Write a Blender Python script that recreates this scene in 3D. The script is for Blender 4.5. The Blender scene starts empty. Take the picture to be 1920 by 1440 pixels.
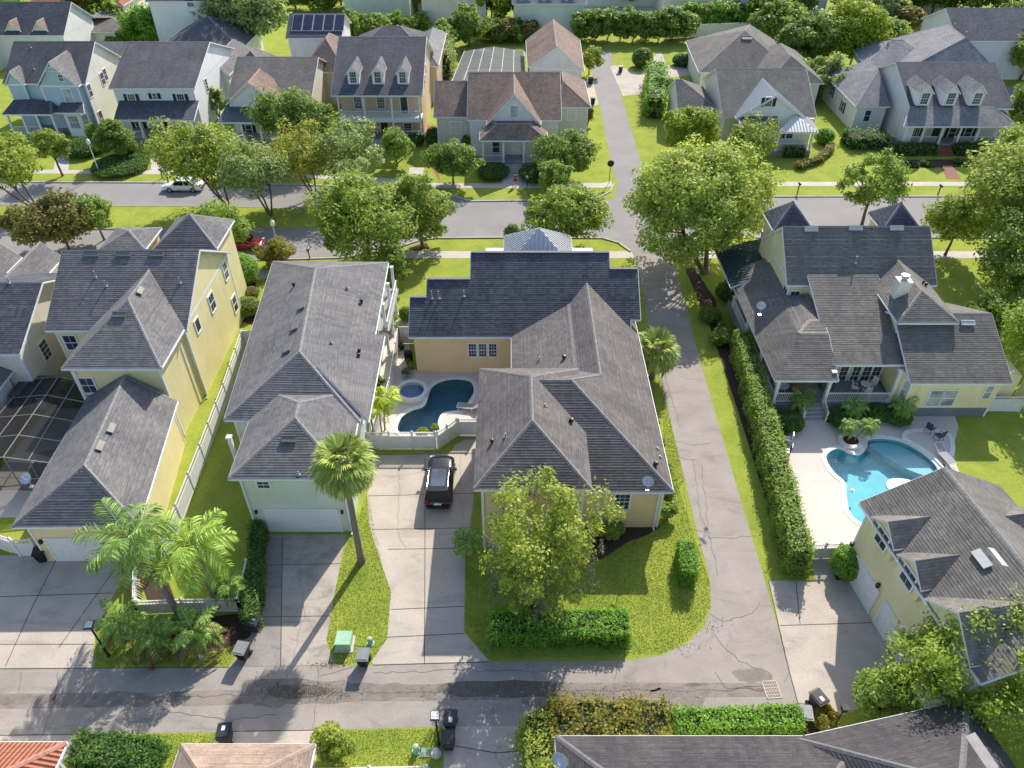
import bpy, math, random
import numpy as np
from mathutils import Vector, Matrix, noise
R = math.radians
random.seed(11)
rng = np.random.default_rng(11)
scene = bpy.context.scene
COL = scene.collection

# ------------------------------------------------------------ camera, sky, sun, exposure
F_PX, PITCH, CAM_H, CX = 1390.0, R(39.75), 40.0, 957.0
cam_d = bpy.data.cameras.new('camera'); cam = bpy.data.objects.new('camera', cam_d); COL.objects.link(cam)
cam.location = (0, 0, CAM_H); cam.rotation_euler = (R(90) - PITCH, 0, 0)
cam_d.sensor_fit = 'HORIZONTAL'; cam_d.sensor_width = 36.0; cam_d.lens = 36.0 * F_PX / 1920.0
cam_d.shift_x = (960 - CX) / 1920.0
cam_d.clip_start = 0.5; cam_d.clip_end = 3000
scene.camera = cam
SUN_AZ, SUN_EL = R(21.5), R(38.0)
world = bpy.data.worlds.new('World'); scene.world = world; world.use_nodes = True
nt = world.node_tree; nt.nodes.clear()
wo = nt.nodes.new('ShaderNodeOutputWorld'); bg = nt.nodes.new('ShaderNodeBackground'); sk = nt.nodes.new('ShaderNodeTexSky')
sk.sky_type = 'NISHITA'; sk.sun_disc = False; sk.sun_elevation = SUN_EL; sk.sun_rotation = SUN_AZ
sk.air_density = 1.0; sk.dust_density = 1.2
bg.inputs['Strength'].default_value = 0.13
nt.links.new(sk.outputs[0], bg.inputs[0]); nt.links.new(bg.outputs[0], wo.inputs[0])
sun_d = bpy.data.lights.new('sun', 'SUN'); sun_d.energy = 3.8; sun_d.angle = R(0.5); sun_d.color = (1.0, 0.93, 0.82)
sun = bpy.data.objects.new('sun', sun_d); COL.objects.link(sun)
sdir = Vector((math.sin(SUN_AZ) * math.cos(SUN_EL), math.cos(SUN_AZ) * math.cos(SUN_EL), math.sin(SUN_EL)))
sun.rotation_euler = sdir.to_track_quat('Z', 'Y').to_euler(); sun.location = (40, 60, 80)
scene.view_settings.view_transform = 'Standard'; scene.view_settings.look = 'None'
scene.view_settings.exposure = 0.78; scene.view_settings.gamma = 1.0
try:
    scene.cycles.max_bounces = 6; scene.cycles.transparent_max_bounces = 10
except Exception: pass

# ------------------------------------------------------------ surveying: a point seen in the photo at height z -> world
_s, _c = math.sin(PITCH), math.cos(PITCH)
def P(u, v, z=0.0):
    a = (u - CX) / F_PX; b = (v - 720) / F_PX
    t = (CAM_H - z) / (_s + b * _c)
    return Vector((a * t, (_c - b * _s) * t, z))
def onwall(u, v, A, B):
    """the point seen at (u,v) on the vertical plane through A and B"""
    a = (u - CX) / F_PX; b = (v - 720) / F_PX
    d = Vector((a, _c - b * _s, -_s - b * _c)); n = Vector((B[1] - A[1], -(B[0] - A[0]), 0))
    t = (Vector((A[0], A[1], 0)).dot(n)) / d.dot(n)
    return Vector((0, 0, CAM_H)) + d * t

# ------------------------------------------------------------ object bookkeeping
def tag(o, label=None, cat=None, group=None, kind=None):
    if label: o['label'] = label
    if cat: o['category'] = cat
    if group: o['group'] = group
    if kind: o['kind'] = kind
    return o
def thing(name, loc, label, cat, group=None, rz=0.0):
    o = bpy.data.objects.new(name, None); COL.objects.link(o); o.location = loc; o.rotation_euler = (0, 0, rz)
    o.empty_display_size = 0.2
    return tag(o, label, cat, group)
def origin(o):
    v = Vector((0, 0, 0))
    while o is not None: v += Vector(o.location); o = o.parent
    return v
def copy_tree(o, parent=None):
    c = o.copy(); COL.objects.link(c)
    if parent is not None: c.parent = parent
    for ch in list(o.children): copy_tree(ch, c)
    return c

class MB:
    """collects faces in world coordinates; build() makes ONE mesh object, relative to its parent's place"""
    def __init__(s): s.v = []; s.f = []; s.m = []
    def poly(s, pts, m=0):
        i = len(s.v); s.v += [tuple(p) for p in pts]; s.f.append(tuple(range(i, i + len(pts)))); s.m.append(m)
    def box(s, x0, x1, y0, y1, z0, z1, m=0):
        p = [(x0,y0,z0),(x1,y0,z0),(x1,y1,z0),(x0,y1,z0),(x0,y0,z1),(x1,y0,z1),(x1,y1,z1),(x0,y1,z1)]
        i = len(s.v); s.v += p
        for q in ((0,3,2,1),(4,5,6,7),(0,1,5,4),(1,2,6,5),(2,3,7,6),(3,0,4,7)): s.f.append(tuple(i + k for k in q)); s.m.append(m)
    def obox(s, c, ax, ay, az, m=0):
        """box from centre and three half-axis vectors"""
        c = Vector(c); ax = Vector(ax); ay = Vector(ay); az = Vector(az); i = len(s.v)
        for sz in (-1, 1):
            for sx, sy in ((-1,-1),(1,-1),(1,1),(-1,1)): s.v.append(tuple(c + sx*ax + sy*ay + sz*az))
        for q in ((0,3,2,1),(4,5,6,7),(0,1,5,4),(1,2,6,5),(2,3,7,6),(3,0,4,7)): s.f.append(tuple(i + k for k in q)); s.m.append(m)
    def prism(s, pts, z0, z1, m=0, mtop=None, bottom=True):
        n = len(pts); i = len(s.v)
        ar = sum(pts[k][0]*pts[(k+1)%n][1] - pts[(k+1)%n][0]*pts[k][1] for k in range(n))
        if ar < 0: pts = list(pts)[::-1]
        s.v += [(p[0], p[1], z0) for p in pts] + [(p[0], p[1], z1) for p in pts]
        for k in range(n):
            j = (k + 1) % n; s.f.append((i+k, i+j, i+n+j, i+n+k)); s.m.append(m)
        s.f.append(tuple(i+n+k for k in range(n))); s.m.append(m if mtop is None else mtop)
        if bottom: s.f.append(tuple(i+n-1-k for k in range(n))); s.m.append(m)
    def tube(s, p0, p1, r0, r1=None, n=8, m=0, caps=True):
        r1 = r0 if r1 is None else r1
        p0 = Vector(p0); p1 = Vector(p1); d = (p1 - p0)
        if d.length < 1e-6: return
        d.normalize(); a = d.orthogonal().normalized(); b = d.cross(a); i = len(s.v)
        for p, r in ((p0, r0), (p1, r1)):
            for k in range(n):
                t = 2*math.pi*k/n; s.v.append(tuple(p + a*(r*math.cos(t)) + b*(r*math.sin(t))))
        for k in range(n):
            j = (k+1) % n; s.f.append((i+k, i+j, i+n+j, i+n+k)); s.m.append(m)
        if caps:
            s.f.append(tuple(i+n+k for k in range(n))); s.m.append(m)
            s.f.append(tuple(i+n-1-k for k in range(n))); s.m.append(m)
    def path(s, pts, rads, n=8, m=0):
        i0 = len(s.v); N = len(pts); pts = [Vector(p) for p in pts]
        for q in range(N):
            d = (pts[min(q+1, N-1)] - pts[max(q-1, 0)]).normalized()
            a = d.cross(Vector((0.12, 1, 0.07))).normalized(); b = d.cross(a)
            for k in range(n):
                t = 2*math.pi*k/n; s.v.append(tuple(pts[q] + a*(rads[q]*math.cos(t)) + b*(rads[q]*math.sin(t))))
        for q in range(N-1):
            for k in range(n):
                j = (k+1) % n; s.f.append((i0+q*n+k, i0+q*n+j, i0+(q+1)*n+j, i0+(q+1)*n+k)); s.m.append(m)
        s.f.append(tuple(i0+(N-1)*n+k for k in range(n))); s.m.append(m)
    def lathe(s, c, prof, n=12, m=0):
        """rings (r, z) about a vertical axis at c"""
        i0 = len(s.v)
        for r, z in prof:
            for k in range(n):
                t = 2*math.pi*k/n; s.v.append((c[0]+r*math.cos(t), c[1]+r*math.sin(t), c[2]+z))
        for q in range(len(prof)-1):
            for k in range(n):
                j = (k+1) % n; s.f.append((i0+q*n+k, i0+q*n+j, i0+(q+1)*n+j, i0+(q+1)*n+k)); s.m.append(m)
        s.f.append(tuple(i0+(len(prof)-1)*n+k for k in range(n))); s.m.append(m)
        s.f.append(tuple(i0+n-1-k for k in range(n))); s.m.append(m)
    def sphere(s, c, r, nu=10, nv=7, sz=1.0, m=0):
        prof = [(max(0.001, r*math.sin(math.pi*q/nv)), -r*sz*math.cos(math.pi*q/nv)) for q in range(nv+1)]
        s.lathe(c, prof, nu, m)
    def build(s, name, mats, parent=None, smooth=False, label=None, uv=True):
        if not isinstance(mats, (list, tuple)): mats = [mats]
        me = bpy.data.meshes.new(name)
        o3 = origin(parent) if (parent is not None and s.world) else Vector((0,0,0))
        vs = [(a-o3.x, b-o3.y, c-o3.z) for a, b, c in s.v]
        me.from_pydata(vs, [], s.f)
        for m in mats: me.materials.append(m)
        if len(mats) > 1: me.polygons.foreach_set('material_index', s.m)
        if smooth: me.polygons.foreach_set('use_smooth', [True]*len(s.f))
        if uv and s.f:
            ul = me.uv_layers.new(name='UVMap'); data = np.zeros((len(me.loops), 2)); me.update()
            k = 0
            for p in me.polygons:
                n = p.normal
                if abs(n.z) > 0.999: ux = Vector((1,0,0))
                else: ux = Vector((-n.y, n.x, 0)).normalized()
                vx = n.cross(ux)
                for li in p.loop_indices:
                    co = Vector(s.v[me.loops[li].vertex_index]); data[li] = (co.dot(ux), co.dot(vx))
            ul.data.foreach_set('uv', data.ravel())
        ob = bpy.data.objects.new(name, me); COL.objects.link(ob)
        if parent is not None: ob.parent = parent
        if label: ob['label'] = label
        return ob
    world = True
class LB(MB):
    """same, but coordinates are already local to the parent"""
    world = False

# ------------------------------------------------------------ materials
_mats = {}
def _new(name):
    m = bpy.data.materials.new(name); m.use_nodes = True; t = m.node_tree
    return m, t, t.nodes['Principled BSDF']
def N(t, typ, **kw):
    n = t.nodes.new(typ)
    for k, v in kw.items():
        if k in n.inputs: n.inputs[k].default_value = v
        else: setattr(n, k, v)
    return n
def ramp(t, src, stops):
    r = N(t, 'ShaderNodeValToRGB'); cr = r.color_ramp
    while len(cr.elements) < len(stops): cr.elements.new(0.5)
    for e, (p, c) in zip(cr.elements, stops): e.position = p; e.color = (*c, 1) if len(c) == 3 else c
    t.links.new(src, r.inputs[0]); return r
def mix(t, a, b, fac, mode='MIX'):
    n = N(t, 'ShaderNodeMix', data_type='RGBA', blend_type=mode)
    for sock, val in ((n.inputs[0], fac), (n.inputs[6], a), (n.inputs[7], b)):
        if isinstance(val, bpy.types.NodeSocket): t.links.new(val, sock)
        elif isinstance(val, (int, float)): sock.default_value = val
        else: sock.default_value = (*val, 1)
    return n.outputs[2]
def coords(t, kind='pos', scale=(1,1,1)):
    mp = N(t, 'ShaderNodeMapping'); mp.inputs['Scale'].default_value = scale
    if kind == 'pos': t.links.new(N(t, 'ShaderNodeNewGeometry').outputs['Position'], mp.inputs[0])
    elif kind == 'uv': t.links.new(N(t, 'ShaderNodeTexCoord').outputs['UV'], mp.inputs[0])
    else: t.links.new(N(t, 'ShaderNodeTexCoord').outputs['Object'], mp.inputs[0])
    return mp.outputs[0]
def noise_(t, vec, scale, detail=4, rough=0.55, dist=0.0):
    n = N(t, 'ShaderNodeTexNoise'); n.inputs['Scale'].default_value = scale; n.inputs['Detail'].default_value = detail
    n.inputs['Roughness'].default_value = rough; n.inputs['Distortion'].default_value = dist
    t.links.new(vec, n.inputs['Vector']); return n.outputs['Fac']
def bump(t, p, h, strength=0.3, dist=0.02):
    b = N(t, 'ShaderNodeBump'); b.inputs['Strength'].default_value = strength; b.inputs['Distance'].default_value = dist
    t.links.new(h, b.inputs['Height']); t.links.new(b.outputs[0], p.inputs['Normal']); return b
def mul(c, k): return tuple(min(1, x*k) for x in c)

def plain(name, c, rough=0.6, metal=0.0, var=0.12, scale=3.0, spec=None, coat=0.0):
    if name in _mats: return _mats[name]
    m, t, p = _new(name)
    nz = noise_(t, coords(t), scale, 5, 0.6)
    r = ramp(t, nz, [(0.3, mul(c, 1-var)), (0.7, mul(c, 1+var))]); t.links.new(r.outputs[0], p.inputs['Base Color'])
    p.inputs['Roughness'].default_value = rough; p.inputs['Metallic'].default_value = metal
    if coat: p.inputs['Coat Weight'].default_value = coat
    if spec is not None: p.inputs['Specular IOR Level'].default_value = spec
    _mats[name] = m; return m

def shingle(name, c, c2=None, contrast=0.55):
    """asphalt shingles: courses run along the slope's level direction (UV in metres)"""
    if name in _mats: return _mats[name]
    c2 = c2 or mul(c, 0.6)
    m, t, p = _new(name); uv = coords(t, 'uv')
    br = N(t, 'ShaderNodeTexBrick'); br.offset = 0.37; br.offset_frequency = 2; br.squash = 1.3
    br.inputs['Scale'].default_value = 1.0; br.inputs['Brick Width'].default_value = 0.30; br.inputs['Row Height'].default_value = 0.175
    br.inputs['Mortar Size'].default_value = 0.006; br.inputs['Mortar Smooth'].default_value = 0.5; br.inputs['Bias'].default_value = 0.0
    br.inputs['Color1'].default_value = (*mul(c, 1.12), 1); br.inputs['Color2'].default_value = (*c2, 1); br.inputs['Mortar'].default_value = (*mul(c, 0.9), 1)
    t.links.new(uv, br.inputs['Vector'])
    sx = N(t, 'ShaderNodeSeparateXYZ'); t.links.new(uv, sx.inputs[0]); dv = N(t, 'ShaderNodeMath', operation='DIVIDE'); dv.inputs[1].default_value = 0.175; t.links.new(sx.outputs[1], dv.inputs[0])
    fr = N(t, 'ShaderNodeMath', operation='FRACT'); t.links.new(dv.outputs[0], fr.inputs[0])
    band = ramp(t, fr.outputs[0], [(0.0, (contrast*0.62,)*3), (0.28, (contrast*0.75,)*3), (0.45, (1.08,)*3), (0.85, (1.12,)*3), (1.0, (0.8,)*3)])  # dark band per course: printed shingle tone plus butt-edge shadow put into the colour
    g = noise_(t, coords(t, 'pos'), 14, 3, 0.7)
    big = noise_(t, coords(t, 'pos'), 0.35, 4, 0.6)
    strk = noise_(t, coords(t, 'uv', (0.7, 0.12, 1)), 1.0, 3, 0.6)
    a = mix(t, br.outputs['Color'], mul(c, 0.95), 0.25)
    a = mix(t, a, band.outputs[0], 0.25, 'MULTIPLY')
    a = mix(t, a, ramp(t, g, [(0.3, (0.62,)*3), (0.7, (1.3,)*3)]).outputs[0], 0.8, 'MULTIPLY')
    a = mix(t, a, ramp(t, big, [(0.3, (0.78, 0.79, 0.82)), (0.7, (1.15, 1.12, 1.08))]).outputs[0], 0.9, 'MULTIPLY')
    a = mix(t, a, ramp(t, strk, [(0.32, (0.74, 0.74, 0.75)), (0.6, (1.05, 1.05, 1.05))]).outputs[0], 0.6, 'MULTIPLY')
    t.links.new(a, p.inputs['Base Color']); p.inputs['Roughness'].default_value = 0.92; p.inputs['Specular IOR Level'].default_value = 0.25
    bump(t, p, g, 0.35, 0.01)
    _mats[name] = m; return m

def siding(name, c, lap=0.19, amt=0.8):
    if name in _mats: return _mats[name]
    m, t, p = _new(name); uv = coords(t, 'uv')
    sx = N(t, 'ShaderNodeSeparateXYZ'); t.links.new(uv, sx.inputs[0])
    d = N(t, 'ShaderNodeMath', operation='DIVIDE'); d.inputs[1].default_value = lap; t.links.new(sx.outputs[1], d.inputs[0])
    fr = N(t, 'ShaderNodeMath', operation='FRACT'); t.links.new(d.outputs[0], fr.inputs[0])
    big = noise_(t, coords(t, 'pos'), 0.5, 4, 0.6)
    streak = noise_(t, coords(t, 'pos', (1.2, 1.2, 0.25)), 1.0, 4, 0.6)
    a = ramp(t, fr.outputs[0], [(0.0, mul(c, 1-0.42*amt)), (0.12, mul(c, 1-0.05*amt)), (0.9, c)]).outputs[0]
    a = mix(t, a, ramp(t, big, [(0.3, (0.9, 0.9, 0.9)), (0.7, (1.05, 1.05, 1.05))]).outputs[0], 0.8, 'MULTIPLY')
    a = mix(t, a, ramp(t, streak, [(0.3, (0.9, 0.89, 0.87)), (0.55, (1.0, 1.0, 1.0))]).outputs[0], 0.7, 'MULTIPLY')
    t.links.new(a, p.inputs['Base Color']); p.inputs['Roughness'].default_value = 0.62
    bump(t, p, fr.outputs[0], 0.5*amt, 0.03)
    _mats[name] = m; return m

def concrete(name, c, stain=0.5, scale=1.0):
    if name in _mats: return _mats[name]
    m, t, p = _new(name); pos = coords(t, 'pos')
    a1 = noise_(t, pos, 0.55*scale, 7, 0.62, 0.4); a2 = noise_(t, pos, 9, 4, 0.7); a3 = noise_(t, coords(t, 'pos', (0.35, 1.0, 1)), 0.9*scale, 6, 0.7, 1.2)
    a = ramp(t, a1, [(0.28, mul(c, 1-0.55*stain)), (0.5, mul(c, 0.97)), (0.72, mul(c, 1.1))]).outputs[0]
    a = mix(t, a, ramp(t, a3, [(0.34, (1-0.7*stain, 1-0.7*stain, 1-0.66*stain)), (0.47, (1, 1, 1))]).outputs[0], 0.75, 'MULTIPLY')
    a = mix(t, a, ramp(t, a2, [(0.3, (0.86,)*3), (0.7, (1.1,)*3)]).outputs[0], 0.9, 'MULTIPLY')
    t.links.new(a, p.inputs['Base Color']); p.inputs['Roughness'].default_value = 0.9; p.inputs['Specular IOR Level'].default_value = 0.25
    bump(t, p, a2, 0.15, 0.01)
    _mats[name] = m; return m

def grass_mat(name, c, c2):
    if name in _mats: return _mats[name]
    m, t, p = _new(name); pos = coords(t, 'pos')
    a1 = noise_(t, pos, 0.5, 5, 0.6, 0.3); a2 = noise_(t, pos, 3.2, 6, 0.75, 0.3); a3 = noise_(t, pos, 11, 3, 0.7)
    a = ramp(t, a1, [(0.3, c2), (0.62, c)]).outputs[0]
    a = mix(t, a, ramp(t, a2, [(0.3, (0.8, 0.84, 0.8)), (0.55, (1.0, 1.0, 1.0)), (0.78, (1.15, 1.08, 1.1))]).outputs[0], 0.9, 'MULTIPLY')
    a = mix(t, a, ramp(t, a3, [(0.3, (0.74,)*3), (0.7, (1.28,)*3)]).outputs[0], 0.85, 'MULTIPLY')
    t.links.new(a, p.inputs['Base Color']); p.inputs['Roughness'].default_value = 0.95; p.inputs['Specular IOR Level'].default_value = 0.1
    bump(t, p, a3, 0.5, 0.06)
    _mats[name] = m; return m

def leaf(name, c, c2, c3=None, trans=0.5, k=3.5):
    if name in _mats: return _mats[name]
    c3 = c3 or mul(c2, 1.25); c, c2, c3 = mul(c, k), mul(c2, k), mul(c3, k)
    m, t, p = _new(name); t.nodes.remove(p); out = t.nodes['Material Output']
    rnd = N(t, 'ShaderNodeNewGeometry').outputs['Random Per Island']
    pos = coords(t, 'pos'); nz = noise_(t, pos, 0.9, 3, 0.6)
    a = ramp(t, rnd, [(0.0, mul(c, 0.6)), (0.5, c), (0.85, c2), (1.0, c3 or mul(c2, 1.25))]).outputs[0]
    a = mix(t, a, ramp(t, nz, [(0.35, mul(c, 0.8)), (0.65, c2)]).outputs[0], 0.4)
    d = N(t, 'ShaderNodeBsdfPrincipled'); d.inputs['Roughness'].default_value = 0.55; d.inputs['Specular IOR Level'].default_value = 0.35
    t.links.new(a, d.inputs['Base Color'])
    tr = N(t, 'ShaderNodeBsdfTranslucent'); g = N(t, 'ShaderNodeGamma'); g.inputs[1].default_value = 0.85
    t.links.new(mix(t, a, (1.0, 1.0, 0.45), 1.0, 'MULTIPLY'), g.inputs[0]); t.links.new(g.outputs[0], tr.inputs[0])
    ms = N(t, 'ShaderNodeMixShader'); ms.inputs[0].default_value = trans
    t.links.new(d.outputs[0], ms.inputs[1]); t.links.new(tr.outputs[0], ms.inputs[2]); t.links.new(ms.outputs[0], out.inputs['Surface'])
    _mats[name] = m; return m

def glass_mat(name='window_glass', c=(0.035, 0.045, 0.06), rough=0.06):
    if name in _mats: return _mats[name]
    m, t, p = _new(name); nz = noise_(t, coords(t, 'pos'), 0.8, 2)
    t.links.new(ramp(t, nz, [(0.3, mul(c, 0.6)), (0.7, mul(c, 1.8))]).outputs[0], p.inputs['Base Color'])
    p.inputs['Roughness'].default_value = rough; p.inputs['Specular IOR Level'].default_value = 0.8
    _mats[name] = m; return m

def water_mat(name, tint):
    m, t, p = _new(name); t.nodes.remove(p); out = t.nodes['Material Output']
    tr = N(t, 'ShaderNodeBsdfTransparent'); tr.inputs[0].default_value = (*tint, 1)
    gl = N(t, 'ShaderNodeBsdfGlossy'); gl.inputs['Roughness'].default_value = 0.04; gl.inputs[0].default_value = (0.9, 0.95, 1, 1)
    fr = N(t, 'ShaderNodeFresnel'); fr.inputs[0].default_value = 1.33
    nz = noise_(t, coords(t, 'pos'), 2.6, 4, 0.6, 0.6)
    b = N(t, 'ShaderNodeBump'); b.inputs['Strength'].default_value = 0.35; b.inputs['Distance'].default_value = 0.05
    t.links.new(nz, b.inputs['Height']); t.links.new(b.outputs[0], gl.inputs['Normal']); t.links.new(b.outputs[0], fr.inputs['Normal'])
    inv = N(t, 'ShaderNodeMath', operation='SUBTRACT'); inv.inputs[0].default_value = 1.0; t.links.new(N(t, 'ShaderNodeNewGeometry').outputs['Backfacing'], inv.inputs[1]); fm = N(t, 'ShaderNodeMath', operation='MULTIPLY'); t.links.new(fr.outputs[0], fm.inputs[0]); t.links.new(inv.outputs[0], fm.inputs[1])
    ms = N(t, 'ShaderNodeMixShader'); t.links.new(fm.outputs[0], ms.inputs[0]); t.links.new(tr.outputs[0], ms.inputs[1]); t.links.new(gl.outputs[0], ms.inputs[2])
    t.links.new(ms.outputs[0], out.inputs['Surface']); return m

def screen_mat(name, c, alpha):
    m, t, p = _new(name); p.inputs['Base Color'].default_value = (*c, 1); p.inputs['Alpha'].default_value = alpha; p.inputs['Roughness'].default_value = 0.9
    return m

WHITE = plain('white_trim_paint', (0.74, 0.75, 0.76), 0.45, var=0.06)
PVC = plain('white_vinyl_fence', (0.70, 0.70, 0.68), 0.4, var=0.08)
GLASS = glass_mat()
GLASS_B = glass_mat('window_glass_with_blinds', (0.25, 0.27, 0.28), 0.12)
BLACK = plain('black_paint', (0.012, 0.013, 0.016), 0.4)
NAVYSH = plain('dark_shutter_paint', (0.015, 0.018, 0.028), 0.5)
BARK = plain('tree_bark', (0.13, 0.10, 0.08), 0.95, var=0.4, scale=9)
PBARK = plain('palm_bark', (0.20, 0.17, 0.14), 0.95, var=0.35, scale=12)
MULCH = plain('wood_mulch', (0.055, 0.030, 0.022), 0.98, var=0.6, scale=14)
GRASS = grass_mat('lawn_grass', (0.315, 0.355, 0.058), (0.215, 0.285, 0.042))
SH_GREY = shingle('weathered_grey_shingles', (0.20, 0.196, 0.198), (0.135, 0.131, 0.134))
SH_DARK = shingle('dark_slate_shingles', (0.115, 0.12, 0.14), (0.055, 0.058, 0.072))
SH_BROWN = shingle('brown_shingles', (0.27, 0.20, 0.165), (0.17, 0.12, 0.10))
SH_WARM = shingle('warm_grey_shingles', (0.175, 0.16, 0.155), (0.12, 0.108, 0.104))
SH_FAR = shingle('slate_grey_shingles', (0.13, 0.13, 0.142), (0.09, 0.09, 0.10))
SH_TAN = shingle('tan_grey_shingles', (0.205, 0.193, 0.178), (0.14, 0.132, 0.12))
VENT = plain('vent_metal_cap', (0.16, 0.155, 0.15), 0.6)
PIPE = plain('lead_vent_pipe', (0.30, 0.30, 0.31), 0.5)
# ------------------------------------------------------------ building kit
def V(*a): return Vector(a)
def key(p): return (round(p[0], 3), round(p[1], 3), round(p[2], 3))
def clip_v(f, up, v, keep_above):
    out = []; n = len(f)
    for i in range(n):
        a, c = f[i], f[(i+1) % n]; da, dc = a.dot(up)-v, c.dot(up)-v
        if not keep_above: da, dc = -da, -dc
        if da >= 0: out.append(a)
        if (da > 0 > dc) or (da < 0 < dc): out.append(a.lerp(c, da/(da-dc)))
    return out
def courses(b, f, h=0.175, t=0.021):
    """lay overlapping shingle courses on one roof slope: every course is thicker at its lower edge"""
    n = (f[1]-f[0]).cross(f[2]-f[0])
    for i in range(2, len(f)-1): n += (f[i]-f[0]).cross(f[i+1]-f[0])
    n.normalize()
    if n.z > 0.998: b.poly([p + V(0,0,0.03) for p in f]); return
    lv = V(-n.y, n.x, 0).normalized(); up = n.cross(lv)
    if up.z < 0: up = -up
    vs = [p.dot(up) for p in f]; v0, v1 = min(vs), max(vs); v = v0
    while v < v1 - 0.01:
        q = clip_v(clip_v(f, up, v, True), up, min(v+h, v1), False) if len(f) > 2 else []
        q = [p for i, p in enumerate(q) if (p-q[i-1]).length > 1e-4]
        if len(q) >= 3:
            tt = t*random.uniform(0.75, 1.2)
            lift = lambda p: p + V(0,0,0.022) + n*(tt*(1-(p.dot(up)-v)/h))
            b.poly([lift(p) for p in q])
            lo = sorted([p for p in q if abs(p.dot(up)-v) < 1e-3], key=lambda p: p.dot(lv))
            if len(lo) >= 2: a, c = lo[0], lo[-1]; b.poly([a + V(0,0,0.01), c + V(0,0,0.01), lift(c), lift(a)])
        v += h
def roof_faces(h, faces, mat, name='roof', fascia=WHITE, th=0.2, caps=True, capmat=None, skip_fascia=False):
    """faces: lists of 3-D points, upper surface. Shingle deck + fascia/soffit board + ridge caps"""
    up = []
    for f in faces:
        f = [Vector(p) for p in f]
        n = (f[1]-f[0]).cross(f[2]-f[0])
        if len(f) > 3: n += (f[2]-f[0]).cross(f[3]-f[0])
        if n.z < 0: f = f[::-1]
        up.append(f)
    b = MB(); near = max(p.y for f in up for p in f) < 68 and 'shingle' in mat.name
    for f in up:
        if near: courses(b, f)
        else: b.poly([p + V(0,0,0.03) for p in f])
    edges = {}
    for fi, f in enumerate(up):
        for k in range(len(f)):
            a, c = f[k], f[(k+1) % len(f)]; e = tuple(sorted((key(a), key(c)))); edges.setdefault(e, []).append((fi, a, c))
    for e, l in edges.items():
        if len(l) == 1:                                       # shingle lip
            fi, a, c = l[0]; b.poly([a, c, c + V(0,0,0.03), a + V(0,0,0.03)][::-1] if False else [a, c, c + V(0,0,0.03), a + V(0,0,0.03)])
    ro = b.build(name, mat, h)
    fb = MB()
    for e, l in edges.items():
        if len(l) == 1:
            fi, a, c = l[0]; fb.poly([a - V(0,0,th), c - V(0,0,th), c, a])
            d = (c-a); d.z = 0
            if d.length > 0.01 and GUTTER[0]:
                o = V(d.y, -d.x, 0).normalized() * 0.06       # gutter lip
                fb.poly([a - V(0,0,0.14) + o, c - V(0,0,0.14) + o, c + o - V(0,0,0.03), a + o - V(0,0,0.03)])
                fb.poly([a - V(0,0,0.14), c - V(0,0,0.14), c - V(0,0,0.14) + o, a - V(0,0,0.14) + o][::-1])
                fb.poly([a - V(0,0,0.03) + o, c - V(0,0,0.03) + o, c - V(0,0,0.03), a - V(0,0,0.03)])
    for f in up: fb.poly([p - V(0,0,th) for p in f])
    fb.build('fascia', fascia, h)
    if caps:
        cb = MB(); w = 0.15
        for e, l in edges.items():
            if len(l) != 2: continue
            (f1, a, c), (f2, _, _) = l
            A = sum(up[f1], V(0,0,0)) / len(up[f1]); B = sum(up[f2], V(0,0,0)) / len(up[f2]); mid = (a+c)/2
            if mid.z < (A.z + B.z)/2 - 0.02 and mid.z < max(A.z, B.z): continue
            ax = (c-a)
            if ax.length < 0.3: continue
            axn = ax.normalized()
            for Q in (A, B):
                s = Q - a; s = s - axn * s.dot(axn)
                if s.length < 1e-4: continue
                s = s.normalized() * w; zz = V(0,0,0.065)
                cb.poly([a + zz, c + zz, c + s + V(0,0,0.05), a + s + V(0,0,0.05)] if axn.cross(s).z > 0 else [c + zz, a + zz, a + s + V(0,0,0.05), c + s + V(0,0,0.05)])
                cb.poly([a + s + V(0,0,0.05), c + s + V(0,0,0.05), c + s + V(0,0,0.02), a + s + V(0,0,0.02)])
        if cb.f: cb.build('ridge_cap', capmat or CAP.get(mat.name, mat), ro)
    return ro
CAP = {}
GUTTER = [True]
for _m, _cc in ((SH_WARM, (0.21,0.195,0.19)), (SH_FAR, (0.19,0.19,0.20)), (SH_GREY, (0.215, 0.21, 0.21)), (SH_DARK, (0.17, 0.175, 0.19)), (SH_BROWN, (0.29, 0.225, 0.195)), (SH_TAN, (0.24, 0.226, 0.21))):
    CAP[_m.name] = plain('ridge_cap_' + _m.name, _cc, 0.92, var=0.35, scale=6)

def inset(c4, oh):
    """c4 = FL, FR, BR, BL; moves each corner in by oh along both edges"""
    FL, FR, BR, BL = [Vector((p[0], p[1], 0)) for p in c4]
    def u(a, b): return (b-a).normalized()
    return [FL + u(FL,FR)*oh + u(FL,BL)*oh, FR + u(FR,FL)*oh + u(FR,BR)*oh, BR + u(BR,BL)*oh + u(BR,FR)*oh, BL + u(BL,BR)*oh + u(BL,FL)*oh]

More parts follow.
